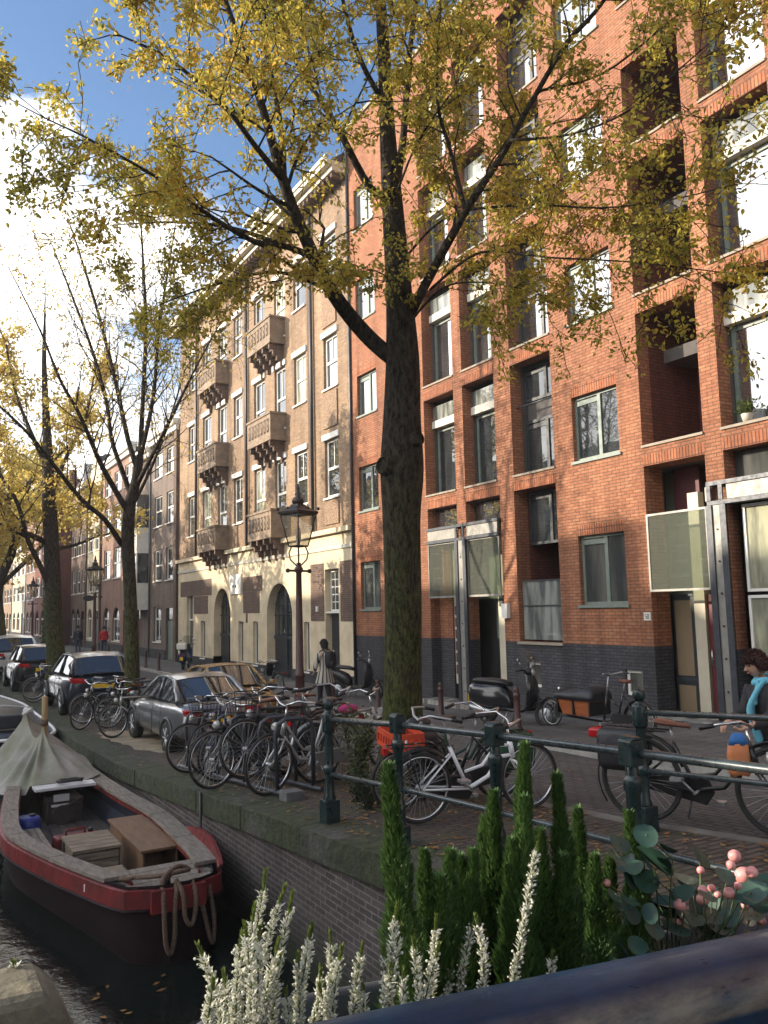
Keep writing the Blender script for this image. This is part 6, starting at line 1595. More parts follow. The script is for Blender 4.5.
    if scarf:
        m = MB()
        P = [J(.042 * math.cos(a), .048 * math.sin(a), .85 + .008 * math.sin(2 * a) - .012 * math.cos(a)) for a in [2 * math.pi * q / 14 for q in range(14)]]
        m.tube(P, .02 * h, 8, closed=True)
        S = smooth_line([(*J(.0, .045, .855), .022 * h), (*J(.05, .05, .825), .03 * h), (*J(.095, .04, .77), .036 * h), (*J(.13, .02, .70), .04 * h), (*J(.14, .02, .62), .036 * h), (*J(.13, .02, .52), .04 * h)], 4); m.tube([p[:3] for p in S], [p[3] for p in S], 8, flat=.42)
        S = smooth_line([(*J(.04, .03, .85), .02 * h), (*J(.085, .035, .78), .024 * h), (*J(.1, .03, .72), .024 * h)], 4); m.tube([p[:3] for p in S], [p[3] for p in S], 8, flat=.4)
        m.build('scarf', M['scarf'], b)
    return b

def people():
    person('person with auburn hair and long turquoise scarf in a dark coat, holding a bicycle', (6.5, 4.55, gz(4.75) - .1 - .14), R(158), 1.56, 'coat_dark', 'trouser_black', 'hair_auburn',
           arms=[((.08, .13, .67), (.2, .1, .62)), ((.08, -.13, .67), (.2, -.1, .62))], lean=R(14), hem=.48, stride=.06, scarf=True, coat_w=1.15, head_pitch=R(12))
    px, py = 9.5, 19.45
    person('person in a black and white striped knee length coat seen from behind', (px, py, gz(py) + .005), R(112), 1.68, 'coat_striped', 'trouser_black', 'hair_dark', hem=.36, stride=.07, coat_w=1.0, face=True, flarek=1.5, hairlen=.5,
           arms=[((.05, .13, .66), (.1, .12, .55)), ((.05, -.13, .66), (.1, -.12, .55))])
    c, s = math.cos(R(112)), math.sin(R(112)); q = -.19
    t = thing('backpack', 'black backpack worn over the striped coat', 'backpack', (px + q * c, py + q * s, gz(py) + 1.0), R(112))
    m = MB(); m.rings([ell(x, 0, .2, w, hh, 14, 3) for x, w, hh in ((-.1, .1, .15), (-.08, .135, .2), (0, .15, .22), (.06, .14, .21))]); m.build('bag_body', M['backpack'], t)
    m = MB(); m.rings([ell(x, 0, .1, w, hh, 12, 3) for x, w, hh in ((-.145, .08, .07), (-.13, .1, .09), (-.08, .1, .09))]); m.build('front_pocket', M['backpack'], t)
    m = MB()
    for s_ in (-1, 1): m.tube([(.05, s_ * .1, .36), (.13, s_ * .11, .45), (.25, s_ * .1, .42), (.31, s_ * .1, .28)], .016, 6)
    m.build('strap', M['backpack'], t)
    person('person in a bright red jacket walking away, far down the street', (11.2, 54.5, gz(54)), R(95), 1.68, 'jacket_red', 'trouser_blue', 'hair_dark', hem=.5, stride=.08, coat_w=1.2)
    person('person in a dark navy jacket far down the street, left of the red jacket', (10.0, 56.5, gz(56)), R(95), 1.75, 'jacket_navy', 'trouser_blue', 'hair_dark', hem=.47, stride=.06, coat_w=1.25)

# ------------------------------------------------------------------ planter and its plants, just beyond the bridge rail
M['stem_green'] = mat('green stem', (0.07, 0.1, 0.03), .7, var=.3, scale=20)
M['spike_green'] = leafmat('dark conifer green', [(0.05, (0.035, 0.08, 0.025)), (0.5, (0.08, 0.155, 0.042)), (1.0, (0.16, 0.235, 0.065))], .2, .5)
M['heath_green'] = leafmat('heather green', [(0.1, (0.08, 0.12, 0.02)), (0.6, (0.16, 0.21, 0.05)), (1.0, (0.22, 0.26, 0.07))], .3)
M['heath_white'] = leafmat('white heather bell', [(0.05, (0.5, 0.53, 0.34)), (0.35, (0.76, 0.76, 0.66)), (1.0, (0.85, 0.85, 0.8))], .3, .7)
M['berry'] = mat('pink berry', (0.62, 0.2, 0.19), .35, c2=(0.7, 0.36, 0.32), scale=60)
M['round_leaf'] = mat('blue green round leaf', (0.03, 0.075, 0.048), .45, c2=(0.014, 0.038, 0.026), scale=30)
M['planter'] = mat('dark grey planter', (0.055, 0.057, 0.065), .7, var=.35, scale=9, bmp=.3, bdist=.01)
M['lichen'] = mat('weathered cap stone', (0.2, 0.175, 0.11), .95, c2=(0.1, 0.09, 0.065), scale=35, bmp=.6, bdist=.01)
M['soil'] = mat('potting soil', (0.03, 0.022, 0.016), .95, var=.4, scale=40, bmp=.5)
HEATH = [(0.355,1.022,-0.513,0.321,1.012,-0.395),(0.395,1.047,-0.545,0.416,1.030,-0.331),(0.427,1.041,-0.551,0.450,1.024,-0.362),(0.349,0.952,-0.488,0.357,0.953,-0.360),(0.372,1.050,-0.535,0.364,1.044,-0.446),(0.494,1.025,-0.563,0.510,1.040,-0.427),(0.493,0.987,-0.541,0.506,0.997,-0.432),(0.523,1.007,-0.551,0.540,1.004,-0.437),(0.524,0.940,-0.524,0.562,0.951,-0.377),(0.618,0.995,-0.559,0.638,0.978,-0.415),(0.688,1.013,-0.565,0.737,1.027,-0.449),(0.664,1.015,-0.566,0.698,1.030,-0.504),(0.435,0.997,-0.529,0.450,1.012,-0.434),(0.529,0.965,-0.530,0.539,0.950,-0.424),(0.564,0.960,-0.531,0.595,0.971,-0.433),(0.475,1.063,-0.568,0.485,1.048,-0.422),(0.381,0.997,-0.521,0.381,0.979,-0.351),(0.409,1.011,-0.534,0.423,1.004,-0.407)]
HEATH2 = [(0.720,0.942,-0.507,0.777,0.924,-0.317),(0.805,0.952,-0.531,0.801,0.934,-0.483),(0.643,0.930,-0.503,0.673,0.938,-0.410)]
SPRIG = [(0.136,1.134,-0.456,0.134,1.147,-0.409),(0.137,1.126,-0.453,0.142,1.143,-0.418),(0.129,1.150,-0.460,0.123,1.146,-0.421)]
GREEN = [(0.629,1.048,-0.524,0.605,1.040,-0.226),(0.656,1.073,-0.539,0.654,1.081,-0.366),(0.720,1.137,-0.578,0.724,1.138,-0.385),(0.706,1.077,-0.553,0.733,1.078,-0.372),(0.766,1.107,-0.577,0.808,1.125,-0.395),(0.819,1.138,-0.593,0.858,1.157,-0.358),(0.857,1.144,-0.604,0.856,1.130,-0.311),(0.821,1.054,-0.557,0.822,1.042,-0.361),(0.888,1.087,-0.576,0.889,1.084,-0.232),(0.813,1.023,-0.537,0.848,1.041,-0.303),(0.909,1.080,-0.571,0.894,1.062,-0.363),(0.966,1.074,-0.582,0.937,1.064,-0.283),(1.087,1.169,-0.633,1.060,1.152,-0.369),(1.023,1.076,-0.579,1.028,1.081,-0.429),(1.088,1.114,-0.598,1.085,1.103,-0.447),(1.079,1.063,-0.580,1.081,1.053,-0.359),(0.811,1.150,-0.603,0.790,1.136,-0.403),(0.924,1.062,-0.568,0.923,1.044,-0.403),(0.702,1.045,-0.547,0.694,1.051,-0.396)]
BERR = [(1.318,1.031,-0.460,0.0117),(1.380,1.062,-0.513,0.0168),(1.272,1.004,-0.461,0.0087),(1.263,1.062,-0.483,0.0072),(1.220,1.025,-0.514,0.0112),(1.193,1.001,-0.488,0.0085),(1.216,1.002,-0.489,0.0068),(1.120,0.988,-0.494,0.0098),(1.229,0.978,-0.493,0.0101),(1.317,0.985,-0.557,0.0087),(1.173,1.039,-0.547,0.0068),(1.041,1.070,-0.467,0.0067),(1.303,0.986,-0.474,0.0105),(1.250,0.975,-0.484,0.0068),(1.313,1.069,-0.536,0.0064),(1.327,1.023,-0.544,0.0072)]
LEAVES = [(1.100,1.017,-0.426,0.0266),(1.096,0.993,-0.462,0.0195),(1.216,1.043,-0.500,0.0227),(1.163,1.076,-0.521,0.0262),(1.084,1.024,-0.458,0.0182),(1.025,1.019,-0.389,0.0146),(1.030,0.968,-0.366,0.0158),(1.295,1.088,-0.468,0.0203),(1.269,0.965,-0.495,0.0204),(1.195,1.029,-0.541,0.0223),(1.369,1.077,-0.567,0.0205),(1.285,0.978,-0.539,0.0206),(1.106,1.062,-0.529,0.0204),(1.217,1.093,-0.560,0.0215),(1.276,1.048,-0.563,0.0214),(1.161,1.070,-0.559,0.0208),(1.219,0.975,-0.461,0.0152),(1.381,1.021,-0.510,0.0182),(1.001,0.981,-0.462,0.0140)]
def blade(mb, p, d, u, ln, w, mi=0, cup=.15):
    p = Vector(p); d = Vector(d).normalized(); u = Vector(u); s = d.cross(u)
    s = s.normalized() if s.length > 1e-6 else d.orthogonal().normalized(); nn = s.cross(d).normalized()
    mb.add([p, p + d * ln * .45 + s * w + nn * cup * w, p + d * ln, p + d * ln * .45 - s * w + nn * cup * w, p + d * ln * .5 - nn * cup * w], [(0, 1, 4), (1, 2, 4), (2, 3, 4), (3, 0, 4)], mi)
def heather(name, label, spikes, seed, group=None):
    r = random.Random(seed); c = spikes[0]; off = (c[0], c[1], c[2] - .05)
    t = thing(name, label, 'plant', off, 0, group)
    st = MB(); gr = MB()
    more = [tuple(a + r.uniform(-.03, .03) if i in (0, 3) else (a + r.uniform(-.025, .025) if i in (1, 4) else (a - r.uniform(.015, .06) if i == 5 else a)) for i, a in enumerate(sp)) for sp in spikes for _ in range(1)] if len(spikes) > 3 else []
    for (x0, y0, z0, x1, y1, z1) in spikes + more:
        fl = MB()
        A, B = Vector((x0, y0, z0 - .05)), Vector((x1, y1, z1)); L = (B - A).length; bow = Vector((r.uniform(-.01, .01), r.uniform(-.008, .008), 0))
        pt = lambda u: A.lerp(B, u) + bow * math.sin(math.pi * u) * 1.5
        st.tube([pt(i / 8) for i in range(9)], [.0022 - .0014 * i / 8 for i in range(9)], 5)
        n = int((L + .05) / .0008); ax = (B - A).normalized()
        for i in range(n):
            u = .03 + .97 * i / n; p = pt(u); s = Vector((r.gauss(0, 1), r.gauss(0, 1), r.gauss(0, .3))); s = (s - ax * s.dot(ax)).normalized()
            if u > .9: blade(gr, p, ax * .9 + s * .35, s, .009, .0016); continue
            d = s * .8 + ax * r.uniform(.3, 1.2)
            blade(fl, p + s * .001, d, ax, r.uniform(.007, .012), r.uniform(.0017, .0027)); 
            if i % 3 == 0: blade(gr, p, s + ax * .9, ax, r.uniform(.009, .015), .0014)
            if i % 3 == 0: fl.ball(p + d.normalized() * r.uniform(.005, .011), r.uniform(.0012, .0021), 5, 4)
        fl.build('flower_spike', M['heath_white'], t, off)
    st.build('stem', M['stem_green'], t, off); gr.build('leaves', M['heath_green'], t, off)
    return t
def spike_plant(spk, label, seed, group):
    r = random.Random(seed); x0, y0, z0, x1, y1, z1 = spk; off = (x0, y0, z0)
    t = thing('spire_plant', label, 'plant', off, 0, group)
    A, B = Vector((x0, y0, z0 - .06)), Vector((x1, y1, z1)); L = (B - A).length; ax = (B - A).normalized(); rad = min(.034, .13 * L + .008)
    m = MB(); bow = Vector((r.uniform(-1, 1), r.uniform(-1, 1), 0)) * .008; pt = lambda u: A.lerp(B, u) + bow * math.sin(math.pi * u)
    m.tube([pt(i / 6) for i in range(7)], [.004 * (1 - .8 * i / 6) for i in range(7)], 5); m.build('stem', M['stem_green'], t, off)
    m = MB(); n = int(L * 12000)
    for i in range(n):
        u = r.uniform(0.02, 1.0); rr = rad * 1.5 * (1 - u) ** .85 * r.uniform(.55, 1.0) * (.85 + .25 * math.sin(u * 23 + seed)) + .0015
        s = Vector((r.gauss(0, 1), r.gauss(0, 1), r.gauss(0, 1))); s = (s - ax * s.dot(ax)).normalized()
        p = pt(u) + s * rr * .7; blade(m, p, ax * 1.0 + s * r.uniform(.3, 1.1), s, r.uniform(.009, .018), r.uniform(.0015, .0026))
    m.build('foliage', M['spike_green'], t, off)
def planter():
    t = thing('planter', 'dark grey plastic trough with a rounded end hanging behind the bridge rail', 'planter', (1.2, 1.02, -.75))
    off = (1.2, 1.02, -.75); m = MB()
    def ring(z, g, dz=0.0):
        o = []
        for k in range(10): a = math.pi / 2 + math.pi * k / 9; o.append((.42 + (.125 + g) * math.cos(a), 1.03 + (.14 + g) * math.sin(a), z))
        for k in range(10): a = -math.pi / 2 + math.pi * k / 9; o.append((2.2 + (.125 + g) * math.cos(a), 1.03 + (.14 + g) * math.sin(a), z - .15))
        return o
    m.rings([ring(-.8, -.03), ring(-.59, -.004), ring(-.56, .0), ring(-.545, -.006), ring(-.54, -.02), ring(-.546, -.034), ring(-.6, -.04)], 0, True, caps=False); m.build('trough', M['planter'], t, off)
    m = MB(); q = [(p[0], p[1], p[2]) for p in ring(-.575, -.045)]; m.add(q, [tuple(range(len(q)))]); m.build('soil', M['soil'], t, off)
    heather('heather_plant', 'white heather with tall spikes at the left end of the trough', HEATH[0:5] + HEATH[12:13] + HEATH[16:18], 1, 'white heather plants in the trough')
    heather('heather_plant', 'white heather in the middle of the trough below the brick canal wall', HEATH[5:10] + HEATH[13:16], 2, 'white heather plants in the trough')
    heather('heather_plant', 'white heather right next to the green spires', HEATH[10:12] + HEATH2[2:3], 3, 'white heather plants in the trough')
    heather('heather_plant', 'single long white heather spike leaning right in front of the green spires', HEATH2[0:2], 4, 'white heather plants in the trough')
    r = random.Random(2); order = sorted(range(len(GREEN)), key=lambda i: GREEN[i][3])
    ORD = 'first second third fourth fifth sixth seventh eighth ninth tenth eleventh twelfth thirteenth fourteenth fifteenth sixteenth seventeenth eighteenth nineteenth'.split()
    for k, i in enumerate(order):
        spike_plant(GREEN[i], ORD[k] + ' pointed dark green spire from the left in the flower trough', i, 'green spire plants in the trough')
    # pink berry shrub
    off = (1.2, 1.02, -.58); t = thing('berry_plant', 'plant with pink berries and round blue green leaves beside the green spires', 'plant', off)
    m = MB(); r = random.Random(8)
    for x, y, z, s in LEAVES + [(x + r.uniform(-.05, .06), y + r.uniform(-.03, .05), z - r.uniform(.0, .09), s * r.uniform(.7, 1.0)) for x, y, z, s in LEAVES * 3]:
        d = Vector((r.uniform(-.7, .7), r.uniform(-.8, .1), r.uniform(.4, 1.2))).normalized(); u = d.orthogonal().normalized(); v = d.cross(u); n = 12; e = r.uniform(.85, 1.25)
        c = Vector((x, y, z)); P = [c + (u * math.cos(2 * math.pi * k / n) * e + v * math.sin(2 * math.pi * k / n) / e) * s * 1.25 * (1 + .05 * math.sin(5 * k + x * 90)) - d * s * .12 * math.cos(4 * math.pi * k / n) for k in range(n)]
        m.add([c - d * s * .16] + P, [(0, 1 + k, 1 + (k + 1) % n) for k in range(n)], 0, True)
    m.build('leaves', M['round_leaf'], t, off)
    for x, y, z, s in BERR: m = MB(); m.ball((x, y, z), s, 12, 9, 0, 1, 1, .95); m.build('berry', M['berry'], t, off)
    m = MB()
    for x, y, z, s in LEAVES + BERR: m.tube([(x, y, z), (x * .6 + .48 , y * .7 + .3, z - .05), (1.2 + (x - 1.2) * .4, 1.04, -.62)], .0012, 4)
    m.build('stem', M['stem_green'], t, off)
    # weathered stone cap with blue rail end at the bottom left
    off = (.1, 1.2, -1.5); t = thing('parapet_post', 'weathered tan stone cap on a blue post at the lower left corner', 'post', off)
    m = MB(); m.prism([(-.25, -.66), (-.25, -.437), (.163, -.437), (.186, -.462), (.216, -.527), (.24, -.66)], 'y', 1.085, 1.2); m.build('cap', M['lichen'], t, off, bevel=.012)
    m = MB(); m.prism([(-.25, -.8), (-.25, -.455), (.118, -.462), (.15, -.485), (.165, -.52), (.18, -.8)], 'y', 1.05, 1.082); m.build('shaft', M['blue_rail'], t, off, bevel=.01)
    heather('heather_sprig', 'tiny pale sprig growing on the stone cap at the lower left', [(.138, 1.18, -.44, .138, 1.18, -.43)], 6)

# ------------------------------------------------------------------ shrubs by the railing and small plants
def shrub(name, label, base, hgt, rad, n, leafm, seed, leaf=.03):
    r = random.Random(seed); t = thing(name, label, 'shrub', base)
    m = MB(); lf = MB()
    for k in range(14):
        a = r.uniform(0, 6.28); tip = Vector((rad * r.uniform(.1, 1) * math.cos(a), rad * r.uniform(.1, 1) * math.sin(a), hgt * r.uniform(.6, 1)))
        P = [Vector((0, 0, 0)).lerp(tip, i / 5) + Vector((r.gauss(0, .02), r.gauss(0, .02), .1 * hgt * math.sin(math.pi * i / 5))) for i in range(6)]
        m.tube(P, [.009 * (1 - .7 * i / 5) for i in range(6)], 5)
        for j in range(n // 14):
            u = r.uniform(.12, 1); i = min(4, int(u * 5)); p = P[i].lerp(P[i + 1], u * 5 - i) + Vector((r.gauss(0, .05), r.gauss(0, .05), r.gauss(0, .05)))
            d = Vector((r.gauss(0, 1), r.gauss(0, 1), r.gauss(.3, .7))); blade(lf, p, d, (r.gauss(0, 1), r.gauss(0, 1), r.gauss(0, 1)), leaf * r.uniform(.7, 1.5), leaf * .32)
    m.build('stem', M['twig'], t); lf.build('foliage', M[leafm], t)
M['shrub_leaf'] = leafmat('variegated shrub leaf', [(0.0, (0.03, 0.045, 0.016)), (0.5, (0.07, 0.085, 0.03)), (0.8, (0.17, 0.17, 0.08)), (1.0, (0.26, 0.25, 0.13))], .25)
M['box_leaf'] = leafmat('dark box leaf', [(0.0, (0.012, 0.025, 0.01)), (1.0, (0.04, 0.06, 0.02))], .2)
def _haze():
    m = bpy.data.materials.new('thin autumn haze'); m.use_nodes = True; nt = m.node_tree; nt.nodes.clear()
    out = nt.nodes.new('ShaderNodeOutputMaterial'); v = nt.nodes.new('ShaderNodeVolumePrincipled'); v.inputs['Color'].default_value = (.9, .92, .95, 1); v.inputs['Density'].default_value = HAZE; v.inputs['Anisotropy'].default_value = .35
    nt.links.new(v.outputs[0], out.inputs['Volume']); return m
# ================================================================== build everything
ground(); bridge(); railings(); bollards(); lamps(); fallen_leaves()
orange_block(); beige_block()
COLS2 = [(.12, .42), (.58, .86)]; COLS3 = [(.08, .29), (.39, .61), (.71, .92)]
H1 = [(1.7, 3.4), (4.7, 6.4), (7.4, 8.8)]
house('grey brown brick house with pale framed windows, next to the stone based block', 41.75, 47.2, 9.7, 'brick_grey', COLS2, H1, seed=2, pil=[(.045, .45)], ground='plain')
hb_ = house('narrow grey house with a white boarded bay window above the street', 47.2, 51.0, 9.2, 'brick_grey', [(.6, .88)], [(5.2, 6.8)], seed=3, ground='plain')
m = MB(); W2 = 3.8
for z0, z1, k in ((2.65, 4.15, 'bay_panel'), (5.85, 7.3, 'bay_panel')):
    q = MB(); q.box(-.75, .0, -1.7, .35, z0, z1); q.build('bay_panel', M['white'], hb_)
q = MB(); q.box(-.75, .0, -1.7, .35, 7.32, 9.2); q.build('bay_window', M['pane'], hb_)
q = MB(); q.box(-.72, .0, -1.68, .33, 4.16, 5.84); q.build('bay_window', M['pane'], hb_)
q = MB()
for y in (-1.7, -1.0, -.3, .3): q.box(-.76, -.70, y, y + .06, 4.16, 5.84)
q.build('bay_frame', M['white'], hb_)
house('pinkish brick house with three columns of tall windows and round arches at street level', 51.0, 60.5, 10.2, 'brick_pink', COLS3, [(2.3, 4.3), (5.3, 7.2), (8.0, 9.4)], seed=4, ground='arch', pil=[(.02, .3)])
house('narrow cream gabled house beyond the pink brick one', 60.5, 66.0, 9.2, 'plaster_cream', COLS2, [(1.6, 3.4), (4.6, 6.3), (7.3, 8.7)], seed=5, roofk='gable', pil=[(.03, .3), (.97, .3)])
house('brown brick house with a mansard roof far down the street', 66.0, 72.5, 9.8, 'brick_brown', COLS3, [(1.6, 3.4), (4.6, 6.3), (7.3, 8.8)], seed=6, roofk='mansard')
house('tall dark red brick house standing forward with a bare side wall', 73.5, 84.0, 11.5, 'brick_red', COLS3, [(1.6, 3.4), (4.6, 6.3), (7.6, 9.2)], seed=7, X=10.9, roofk='flat')
house('sunlit cream house far down the street, first beyond the dark red one', 84.0, 92.0, 10.0, 'plaster_cream', COLS3, [(1.6, 3.4), (4.6, 6.3), (7.3, 8.8)], seed=8, roofk='step')
house('pale pink far house between two cream houses', 92.0, 101.0, 11.0, 'brick_pink', COLS3, [(1.6, 3.4), (4.6, 6.3), (7.6, 9.2)], seed=9)
house('wide cream house near the far end of the street', 101.0, 114.0, 10.0, 'plaster_cream', COLS3, [(1.6, 3.4), (4.6, 6.3), (7.3, 8.8)], seed=10, roofk='mansard')
house('brown gabled house near the far end of the street', 114.0, 124.0, 9.6, 'brick_beige', COLS3, [(1.6, 3.4), (4.6, 6.3), (7.3, 8.8)], seed=11, roofk='gable')
house('last cream house at the end of the street', 124.0, 150.0, 11.5, 'plaster_cream', COLS3, [(1.6, 3.4), (4.6, 6.3), (7.6, 9.2)], seed=12)
# houses across the canal: they shade the street and show in the windows
yy = -42; k = 0; gap_done = False; r3 = random.Random(21)
names = ['brick_brown', 'brick_red', 'brick_grey', 'brick_pink', 'brick_beige']
while yy < 118:
    w = r3.uniform(6.0, 8.5)
    if not gap_done and yy + w + 3 > 8.2: w = 8.2 - yy; gap_done = True
    T = OPP_H + r3.uniform(-.4, .4) + (-.6 if 34 < yy < 52 else (1.4 if yy >= 52 else 0))
    kind = ['flat', 'gable', 'mansard', 'step', 'flat'][k % 5]
    if kind in ('gable', 'step', 'mansard'): T -= 1.6
    wm = names[k % 5]; kd = {'flat': 'flat cornice', 'gable': 'pointed gable', 'mansard': 'mansard roof', 'step': 'stepped gable'}[kind]
    house('row house across the canal, outside the picture, seen only as reflections in windows', yy, yy + w, T, wm, COLS3, [(1.4, 3.2), (4.4, 6.0), (7.0, 8.4)], X=-15.0, flip=True, roofk=kind, seed=30 + k, group='houses on the opposite bank')
    yy += w; k += 1
    if abs(yy - 8.2) < .01: yy = 19.8

# trees
BT = (5.07, 8.39, gz(8.39))
make_tree('elm_tree', 'large elm with yellow green autumn leaves and mossy trunk, nearest of the trees', 'tree', BT,
  [(5.07,8.39,-2.02,0.252),(5.03,8.28,-1.06,0.218),(4.99,8.15,0.08,0.212),(4.94,8.06,0.99,0.218),(4.92,7.99,1.56,0.25),(4.90,7.93,2.13,0.218),(4.88,7.85,2.81,0.193),(4.81,7.78,3.61,0.150),(4.72,7.72,4.52,0.123),(4.63,7.65,5.44,0.091),(4.52,7.50,6.17,0.073),(4.41,7.36,6.77,0.058),(4.29,7.15,8.03,0.026)],
  [[(4.82,7.89,2.79,0.094),(4.50,8.03,3.11,0.094),(4.02,7.91,3.49,0.082),(3.59,7.74,4.02,0.066),(3.31,7.61,4.48,0.056),(3.03,7.46,5.10,0.042),(2.83,7.40,5.54,0.034),(2.56,7.27,6.01,0.025),(2.26,7.13,6.63,0.011)],
   [(3.32,7.61,4.46,0.039),(3.33,7.73,5.23,0.031),(3.26,7.98,6.29,0.027),(3.20,8.24,7.29,0.019)],
   [(3.31,7.61,4.48,0.039),(2.87,7.28,4.57,0.029),(2.48,7.12,4.80,0.024),(1.93,6.96,4.97,0.015),(1.60,6.91,5.00,0.011)],
   [(3.69,7.83,3.82,0.040),(3.36,7.68,3.79,0.034),(3.01,7.65,3.75,0.030),(2.45,7.71,4.00,0.021),(2.01,7.71,4.23,0.016),(1.40,7.79,4.49,0.011),(1.01,7.89,4.65,0.007),(0.69,7.94,4.78,0.004)],
   [(3.36,7.68,3.79,0.026),(2.98,8.31,4.18,0.021),(2.56,8.99,4.44,0.014),(2.06,9.50,4.52,0.007)],
   [(4.02,7.91,3.49,0.023),(3.43,8.00,3.64,0.018),(2.89,8.22,3.51,0.013),(2.39,8.54,3.33,0.007)],
   [(4.68,7.71,4.69,0.052),(4.39,7.66,4.68,0.046),(3.94,7.60,5.27,0.036),(3.60,7.73,5.86,0.027),(3.23,7.74,6.47,0.018),(2.93,7.83,7.13,0.013)],
   [(4.72,7.70,4.64,0.052),(4.89,7.73,5.43,0.043),(4.96,7.67,6.42,0.034),(5.06,7.63,7.20,0.025),(5.12,7.57,8.23,0.015)],
   [(4.62,7.62,5.66,0.038),(4.24,7.55,6.11,0.028),(3.98,7.41,6.53,0.022),(3.77,7.33,7.22,0.013)],
   [(4.89,7.79,3.21,0.066),(4.95,7.48,3.55,0.054),(5.10,6.83,4.22,0.043),(5.21,6.37,4.60,0.034),(5.33,5.88,5.10,0.026),(5.43,5.54,5.44,0.026),(5.53,5.23,5.61,0.020),(5.72,4.83,6.02,0.011)],
   [(5.10,6.84,4.20,0.026),(4.93,6.85,4.86,0.022),(4.79,6.86,5.40,0.017),(4.78,6.75,6.25,0.011)],
   [(4.96,7.36,3.49,0.018),(5.13,6.66,3.68,0.013),(5.50,6.00,3.44,0.010),(5.90,5.34,3.22,0.007),(6.43,4.71,2.98,0.005)],
   [(5.10,6.83,4.22,0.016),(5.44,6.19,4.07,0.011),(5.77,5.56,3.83,0.009),(6.13,5.01,3.75,0.007),(6.48,4.57,3.78,0.005)],
   [(5.23,6.22,4.73,0.018),(5.49,5.63,4.55,0.011),(5.77,5.11,4.60,0.011),(6.00,4.59,4.86,0.007),(6.29,4.26,5.18,0.003)],
   [(4.86,7.75,3.15,0.016),(5.0,7.2,3.45,0.012),(5.2,6.75,3.4,0.008),(5.45,6.4,3.25,0.005)],
   [(4.8,7.7,3.9,0.016),(5.1,7.4,4.3,0.012),(5.5,7.1,4.5,0.008),(5.9,6.9,4.6,0.005)],
   [(4.88,7.85,2.95,0.015),(4.6,7.5,3.3,0.011),(4.3,7.2,3.45,0.007),(4.0,7.0,3.4,0.005)],
   [(4.72,7.72,4.6,0.016),(4.7,7.2,5.0,0.012),(4.8,6.8,5.3,0.008),(4.9,6.4,5.5,0.005)],
   [(5.33,5.88,5.10,0.015),(5.80,5.48,5.19,0.011),(6.14,5.01,5.48,0.011),(6.46,4.55,5.80,0.006)]],
  'leaf_gold', 66000, .031, 5, (.6, 1.4), 4.3, 4, .24, .1, 'elms along the quay', knots=((4.70, 7.955, 1.58, .105, -.97, -.2), (4.95, 7.755, 1.87, .085, .2, -.96)), leaf_fn=lambda P, r: r.random(len(P)) < np.interp(P[:, 0] * .863 - P[:, 1] * .505, [1.5, 2.6], [1.0, .62]))
make_tree('elm_tree', 'slender elm with almost bare upswept branches, behind the bicycle racks', 'tree', (5.0, 20.96, -2.5),
  [(5.00,20.96,-2.50,0.200),(4.94,20.79,-0.90,0.168),(4.84,20.65,0.55,0.154),(4.75,20.54,1.77,0.154),(4.76,20.42,2.61,0.139),(4.87,20.28,3.22,0.115),(4.93,20.17,3.82,0.092)],
  [[(4.77,20.45,2.37,0.076),(4.37,20.26,2.94,0.068),(3.97,20.06,3.56,0.060),(3.44,19.76,4.58,0.044),(2.97,19.60,5.32,0.036),(2.50,19.49,6.39,0.021),(1.83,19.37,7.63,0.011)],
   [(4.63,20.63,1.65,0.069),(4.14,20.25,2.21,0.060),(3.52,19.98,2.67,0.051),(2.79,19.60,3.45,0.043),(2.13,19.42,4.16,0.031),(1.33,19.56,4.89,0.020)],
   [(4.82,20.37,2.73,0.069),(4.56,20.43,3.47,0.062),(4.32,20.47,4.20,0.054),(4.16,20.43,5.17,0.046),(3.82,20.47,6.39,0.038),(3.26,20.38,7.78,0.026),(2.79,20.38,8.94,0.011)],
   [(4.90,20.23,3.46,0.076),(4.71,20.47,4.23,0.062),(4.42,20.67,5.76,0.051),(4.08,20.90,7.32,0.040),(3.72,21.05,8.62,0.031),(3.37,21.21,9.81,0.015)],
   [(4.93,20.17,3.75,0.069),(5.06,20.48,5.28,0.055),(5.13,20.54,7.12,0.048),(5.05,20.58,8.97,0.032),(4.93,20.47,10.24,0.016)],
   [(4.93,20.17,3.75,0.062),(5.25,20.25,5.25,0.048),(5.33,20.12,6.76,0.040),(5.43,19.90,8.00,0.028),(5.59,19.61,9.48,0.015)],
   [(4.89,20.28,3.09,0.062),(5.11,19.47,3.84,0.045),(5.40,18.84,4.70,0.037),(5.80,18.23,5.79,0.022),(6.20,17.63,6.74,0.011)],
   [(4.83,20.39,2.61,0.046),(5.36,20.88,3.59,0.040),(5.78,20.95,4.67,0.032),(6.23,20.83,6.29,0.016)]],
  'leaf_sparse', 5200, .042, 6, (.8, 2.0), 4.0, 4, .2, .4, 'elms along the quay', minr=.0045)
